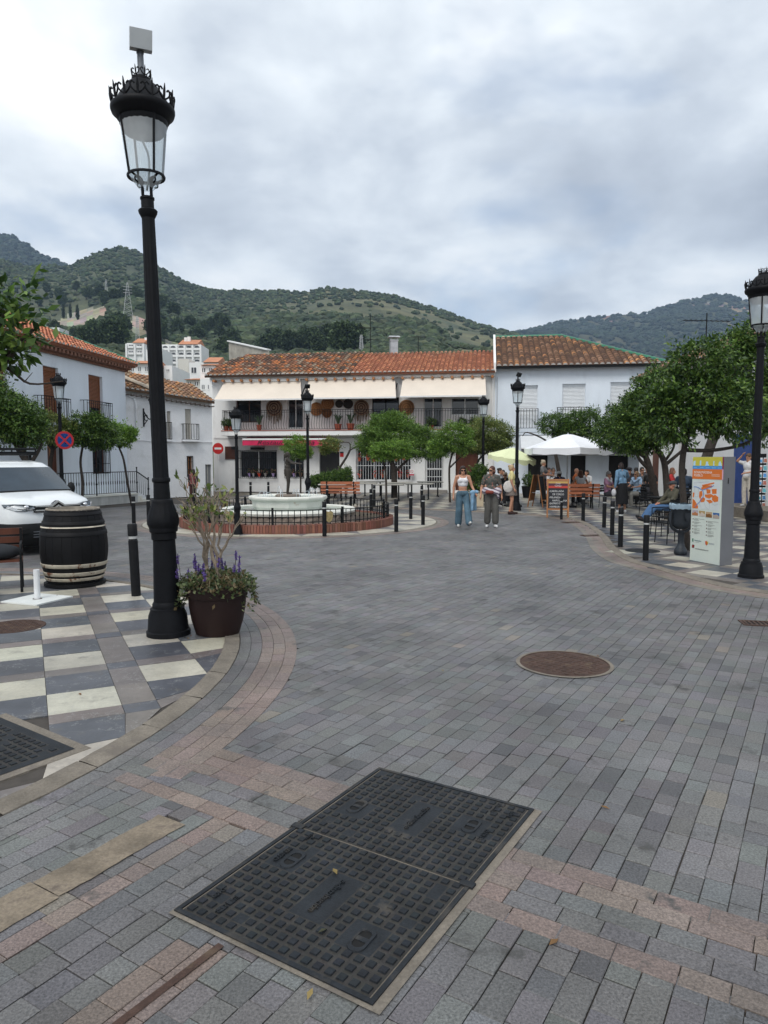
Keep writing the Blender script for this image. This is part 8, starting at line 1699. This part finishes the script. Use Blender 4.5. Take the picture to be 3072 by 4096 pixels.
# woman in denim jacket, seen from behind
J5 = dict(STAND, che=(0, -.05, 1.24), nec=(0, -.09, 1.40), hea=(0, -.13, 1.52), sL=(.165, -.06, 1.35), sR=(-.165, -.06, 1.35), eR=(-.33, -.20, 1.20), wR=(-.42, -.40, 1.14), eL=(.23, 0, 1.08), wL=(.24, -.05, .84))
def x5(body, part, Jv, hp):
    def f(g_): g_.limb((.13, -.13, 1.42), (.0, .07, 1.22), .014, .014); g_.limb((.0, .07, 1.22), (-.19, .04, .95), .014, .014)
    part('shoulder_strap', f, (.01, .01, .012))
    def b(g_): g_.ell((.28, -.06, .66), (.07, .10, .13))
    part('plastic_bag', b, (.6, .6, .62))
person('woman in denim jacket and long black skirt standing with her back turned', at_px(2490, 24.3, .014), math.pi + .25, J5, lambda x, y, z: tuple(c_ * (1.5 + .8 * mnoise.noise((x * 12, y * 12, z * 8))) for c_ in (.10, .18, .27)), (.012, .012, .014), (.03, .02, .018), (.7, .7, .7), sleeve='long', bot=.28, hairstyle='bob', extra=x5, sc=1.03)
# old man on the chair, legs stretched and crossed
J6 = dict(SIT, pel=(0, .05, .50), wai=(0, .08, .62), che=(0, .15, .82), nec=(0, .17, .99), hea=(0, .13, 1.10), sL=(.17, .16, .95), sR=(-.17, .16, .95), eL=(.22, .02, .70), eR=(-.22, .0, .72), wL=(.06, -.24, .62), wR=(-.05, -.26, .62), hL=(.09, 0, .50), hR=(-.09, 0, .50), kL=(.10, -.44, .50), kR=(-.06, -.46, .52), aL=(.06, -.70, .17), aR=(.02, -.74, .22), tL=(.06, -.90, .20), tR=(.02, -.93, .27))
person('old man in flat cap, olive jacket and jeans sitting with legs stretched out', at_px(2672, 19.6, .014), R(-80), J6, (.075, .07, .048), (.055, .12, .24), (.25, .24, .23), (.012, .012, .014), skin=(.40, .17, .11), sleeve='long', hatc=(.045, .05, .055), build=1.12, vox=.014)
# diners on the terrace
def wrap(col):
    def f_(body, part, Jv, hp):
        def f(g_):
            for s_ in 'LR': g_.limb(Jv['nec'] + Vector((0, .05, .0)), Jv['s' + s_] + Vector((0, -.02, .04)), .06, .055); g_.limb(Jv['s' + s_] + Vector((0, -.06, .02)), Jv['che'] + Vector((0, -.13, .02)), .04, .03)
        part('draped_jumper', f, col)
    return f_
V2 = .02
def diner(label, px, D, rz, top, hair, hs='short', bottom=(.03, .03, .035), J=SIT, **kw): return person(label, at_px(px, D, .014), rz, J, top, bottom, hair, kw.pop('shoes', (.3, .3, .3)), hairstyle=hs, vox=V2, **kw)
diner('man in pink polo with white jumper over his shoulders at a terrace table', 2432, 26.6, R(50), (.46, .24, .36), (.25, .24, .23), glasses=True, bottom=(.06, .06, .07), extra=wrap((.66, .66, .66)), sc=1.06, build=1.08); diner('woman with jumper over pale blue shirt eating at the terrace table', 2546, 26.9, R(-60), (.36, .50, .66), (.20, .12, .06), 'bob', glasses=True, bottom=(.36, .34, .30), extra=wrap((.34, .48, .66)), sc=1.05)
person('waitress in grey top and apron standing at the terrace tables', at_px(2172, 29.3, .014), R(60), dict(STAND, eL=(.24, -.10, 1.10), wL=(.10, -.32, 1.08), eR=(-.24, -.10, 1.10), wR=(-.06, -.33, 1.06)), (.17, .17, .175), (.05, .05, .06), (.36, .30, .22), (.03, .03, .03), hairstyle='bun', vox=V2, sc=1.08, tilt=.3)
diner('woman in white sleeveless top with long brown hair seen from behind', 2322, 28.0, math.pi + .1, (.62, .62, .63), (.10, .045, .025), 'long', sleeve='none', J=dict(SIT, eL=(.30, -.04, .80), eR=(-.30, -.04, .80)), sc=1.07); diner('man in navy shirt and white cap seen from behind', 2237, 28.2, math.pi, (.015, .02, .07), (.05, .04, .035), hatc=(.66, .66, .66), sc=1.04); diner('man in white patterned shirt facing the camera behind the cap wearer', 2211, 30.4, .1, lambda x, y, z: (.05, .06, .07) if mnoise.noise((x * 14, y * 14, z * 14)) > .15 else (.55, .56, .58), (.06, .05, .045), glasses=True, sc=1.12); diner('woman in pink with shoulder length hair beside the waitress', 2193, 31.0, .4, (.42, .22, .24), (.05, .03, .025), 'bob', sc=1.12)
diner('bald man in orange top at the table left of the parasol pole', 2303, 31.0, R(70), (.36, .10, .03), (.1, .1, .1), 'bald', sc=1.1); diner('dark haired woman in white leaning on her elbow by the parasol pole', 2347, 30.0, R(-50), (.5, .5, .5), (.02, .014, .012), 'bob', sc=1.05)
diner('dark haired man in sunglasses facing the camera behind the terrace table', 2566, 29.6, 0, (.10, .10, .11), (.02, .015, .012), glasses=True, sc=1.15); diner('man in dark cap beside the woman in denim', 2514, 29.4, .2, (.04, .04, .05), (.03, .02, .02), hatc=(.02, .02, .025), glasses=True, sc=1.15); diner('short haired diner in black behind the crooked orange tree', 2588, 30.6, -.2, (.02, .02, .022), (.06, .05, .045), sc=1.18); diner('diner with black hair turned away at the crowded table', 2543, 30.2, math.pi, (.015, .015, .02), (.012, .01, .01), sc=1.13); diner('woman in black with wavy hair at the back of the terrace', 2600, 29.4, math.pi - .5, (.015, .015, .016), (.015, .01, .01), 'bob', sc=1.1)
diner('woman in red top beside the straight orange tree trunk', 2686, 28.4, R(60), (.42, .03, .03), (.16, .07, .04), 'long', sc=1.14, bottom=(.04, .04, .045)); diner('man in dark blue jacket seen from behind right of the seated old man', 2735, 24.6, math.pi - .3, (.03, .05, .085), (.015, .012, .012), sc=1.16, sleeve='long', build=1.15)
diner('blonde woman in sunglasses and black under the lime parasol', 2022, 28.3, R(-30), (.02, .02, .022), (.46, .40, .32), 'bob', glasses=True, sc=1.0); diner('dark haired woman in pale top under the lime parasol', 1998, 29.6, R(60), (.45, .48, .50), (.025, .018, .015), 'bun', sc=1.12); diner('grey haired man behind the woman with the belt bag', 1953, 27.4, R(40), (.13, .20, .28), (.45, .45, .45), sc=1.02, glasses=True); diner('person in light blue shirt under the lime parasol', 2012, 30.2, 0, (.25, .38, .52), (.03, .02, .02), sc=1.05)
mb = MB(); mb.box(11.1, 12.34, 20.5, 24.4, 0.01, .33); mb.build('doorstep', M_CONC, sb)
person('woman in white T shirt by the shop holding her hand to her head', (XD(2990, 22.6), 22.6, .332), R(-60), dict(STAND, eR=(-.28, -.14, 1.42), wR=(-.12, -.13, 1.60), eL=(.23, -.05, 1.10), wL=(.10, -.28, 1.05)), (.62, .62, .63), (.50, .46, .40), (.10, .055, .03), (.4, .4, .4), hairstyle='bun', vox=V2, sc=1.02, tilt=.3)
# ------------------------------------------------------------------ terrace chairs and tables
chp = empty('terrace_chair', (0, 0, 0), 0, 'black metal terrace chair with armrests', 'chair', 'black terrace chairs'); mb = MB(); mb.box(-.22, .22, -.22, .22, .435, .455); mb.build('seat', M_BLACK, chp)
for x in (-.22, .22):
    for y in (-.22, .22): mb = MB(); mb.tube([(x * 1.08, y * 1.1, 0), (x, y, .44)] + ([(x, y, .65)] if y < 0 else [(x, y + .05, .85)]), .011, 6); mb.build('leg', M_BLACK, chp)
    mb = MB(); mb.tube(smooth_line([(x, -.22, .65), (x * 1.1, -.1, .66), (x * 1.05, .24, .66)], 4), .014, 6); mb.build('armrest', M_BLACK, chp)
mb = MB()
for z in (.62, .72, .82): mb.bar((-.22, .235 + (z - .6) * .12, z), (.22, .235 + (z - .6) * .12, z), .02, .05)
for x in (-.12, 0, .12): mb.bar((x, .232, .58), (x, .268, .86), .018)
mb.build('backrest', M_BLACK, chp)
CH = [(2672, 19.75, R(-80), 'brown chair with thin black legs under the old man'), (2665, 17.0, R(-80), 'empty chair with thin black legs between the old man and the bollards'), (2690, 15.4, R(-80), 'empty black chair nearest the litter bin'), (2432, 26.75, R(50), 'chair of the man in pink polo'), (2546, 27.05, R(-60), 'chair of the woman in pale blue'), (2322, 27.75, math.pi + .1, 'chair of the woman in white sleeveless top'), (2237, 27.95, math.pi, 'chair of the man in the white cap'), (2605, 20.8, R(10), 'empty chair facing away left of the old man'), (2735, 24.4, math.pi - .3, 'chair of the man in dark blue jacket'), (2022, 28.5, R(-30), 'chair of the blonde woman under the lime parasol'), (1953, 27.6, R(40), 'chair of the grey haired man'), (2566, 29.8, 0, 'chair behind the crowded terrace table'), (2686, 28.6, R(60), 'chair of the woman in red')]
for i, (px, D, rz, lab) in enumerate(CH): o = chp if i == 0 else copy_tree(chp); o.location = (XD(px, D), D, .014); o.rotation_euler = (0, 0, rz); o['label'] = lab
tbl = empty('terrace_table', (0, 0, 0), 0, 'tmp', 'table', 'black terrace tables'); mb = MB(); mb.lathe([(.36, .71), (.36, .735), (.0001, .736)], 24); mb.build('table_top', M_BLACK, tbl, 40); mb = MB(); mb.lathe([(.035, .03), (.035, .71)], 10); mb.build('pedestal', M_BLACK, tbl); mb = MB(); mb.lathe([(.26, 0), (.25, .03), (.04, .05)], 18); mb.build('foot', M_BLACK, tbl)
for i, (px, D, lab) in enumerate(((2492, 26.8, 'terrace table between the pink polo man and the pale blue woman'), (2240, 29.3, 'terrace table behind the man in the white cap'), (2325, 29.3, 'terrace table behind the woman in white'), (2545, 28.6, 'crowded terrace table with dark haired diners'), (2715, 27.0, 'terrace table beside the woman in red'), (1988, 28.6, 'table under the lime parasol'), (2640, 20.6, 'low table beside the old man'))): o = tbl if i == 0 else copy_tree(tbl); o.location = (XD(px, D), D, .014); o['label'] = lab
# ------------------------------------------------------------------ bronze girl on the fountain
M_BRONZE = mat('dark_bronze', (.04, .033, .027), .6, .1, var=.3, scale=10, bump=.15, bscale=40)
JS = dict(STAND, eL=(.17, -.20, 1.22), wL=(.13, -.42, 1.20), eR=(-.17, -.20, 1.20), wR=(-.13, -.42, 1.19), che=(0, -.01, 1.24))
sta = person('dark bronze statue of a standing girl holding out her hands', (FC[0] + .0, FC[1], .842), R(88), JS, (.06, .05, .04), (.06, .05, .04), (.06, .05, .04), None, sc=.73, hairstyle='tail', name='statue', bodymat=M_BRONZE, bot=.70, cat='statue', sleeve='none')
for ch_ in sta.children: ch_.data.materials[0] = M_BRONZE
for ch_ in list(sta.children):
    if ch_.name.startswith('eyes'): bpy.data.objects.remove(ch_)
# ------------------------------------------------------------------ fallen leaves on the paving
lf = MB()
for i, (x, y, z) in enumerate(((320, 2785, .017), (1340, 3500, .016), (1290, 3740, .016), (2215, 3775, .006), (2490, 2885, .006), (740, 2556, .017), (765, 2550, .017), (752, 2560, .017), (2330, 2720, .014), (2390, 2630, .014), (1770, 2685, .006), (230, 2375, .04), (2420, 3235, .006), (1240, 3995, .016))):
    p = G(x, y); o = MB(); s_ = random.uniform(.02, .035); o.add([(-s_, 0, 0), (0, s_ * .4, .006), (s_, 0, .003), (0, -s_ * .4, .006)], [(0, 3, 2, 1)], jit(((.20, .10, .04), (.28, .20, .07), (.05, .05, .03))[i % 3], .2)); q = o.build('fallen_leaf', M_LEAF, None, None, (p.x, p.y, z), random.uniform(0, 6.28)); tag(q, ('small dry leaf on the ' + ('paving', 'upper lid of the double cover', 'lower lid of the double cover', 'pink and grey paver band right of the cover', 'grey pavers below the rusty manhole', 'tiles at the foot of the tall lamp, left', 'tiles between lamp and flower pot', 'tiles right at the lamp base', 'rusty manhole cover front', 'rusty manhole cover rim', 'grey pavers left of the manhole', 'white base plate', 'pavers right of the cover', 'front corner of the lower lid')[i] if i else 'dark curled leaf lying on the marble tiles'), 'leaf', 'fallen leaves')

bpy.data.scenes.remove(_tmp)
# ================================================================== AIR
hz_ = MB(); hz_.box(-3900, 3900, -360, 3980, -3.4, 740); m = bpy.data.materials.new('haze'); m.use_nodes = True; t = m.node_tree; t.nodes.clear()
o_ = nd(t, 'ShaderNodeOutputMaterial'); v_ = nd(t, 'ShaderNodeVolumePrincipled'); v_.inputs['Color'].default_value = (.42, .58, .82, 1); v_.inputs['Density'].default_value = 1.8e-4; v_.inputs['Anisotropy'].default_value = 0.0; t.links.new(v_.outputs[0], o_.inputs['Volume'])
tag(hz_.build('haze', m), 'thin bluish haze over the hills', kind='stuff')
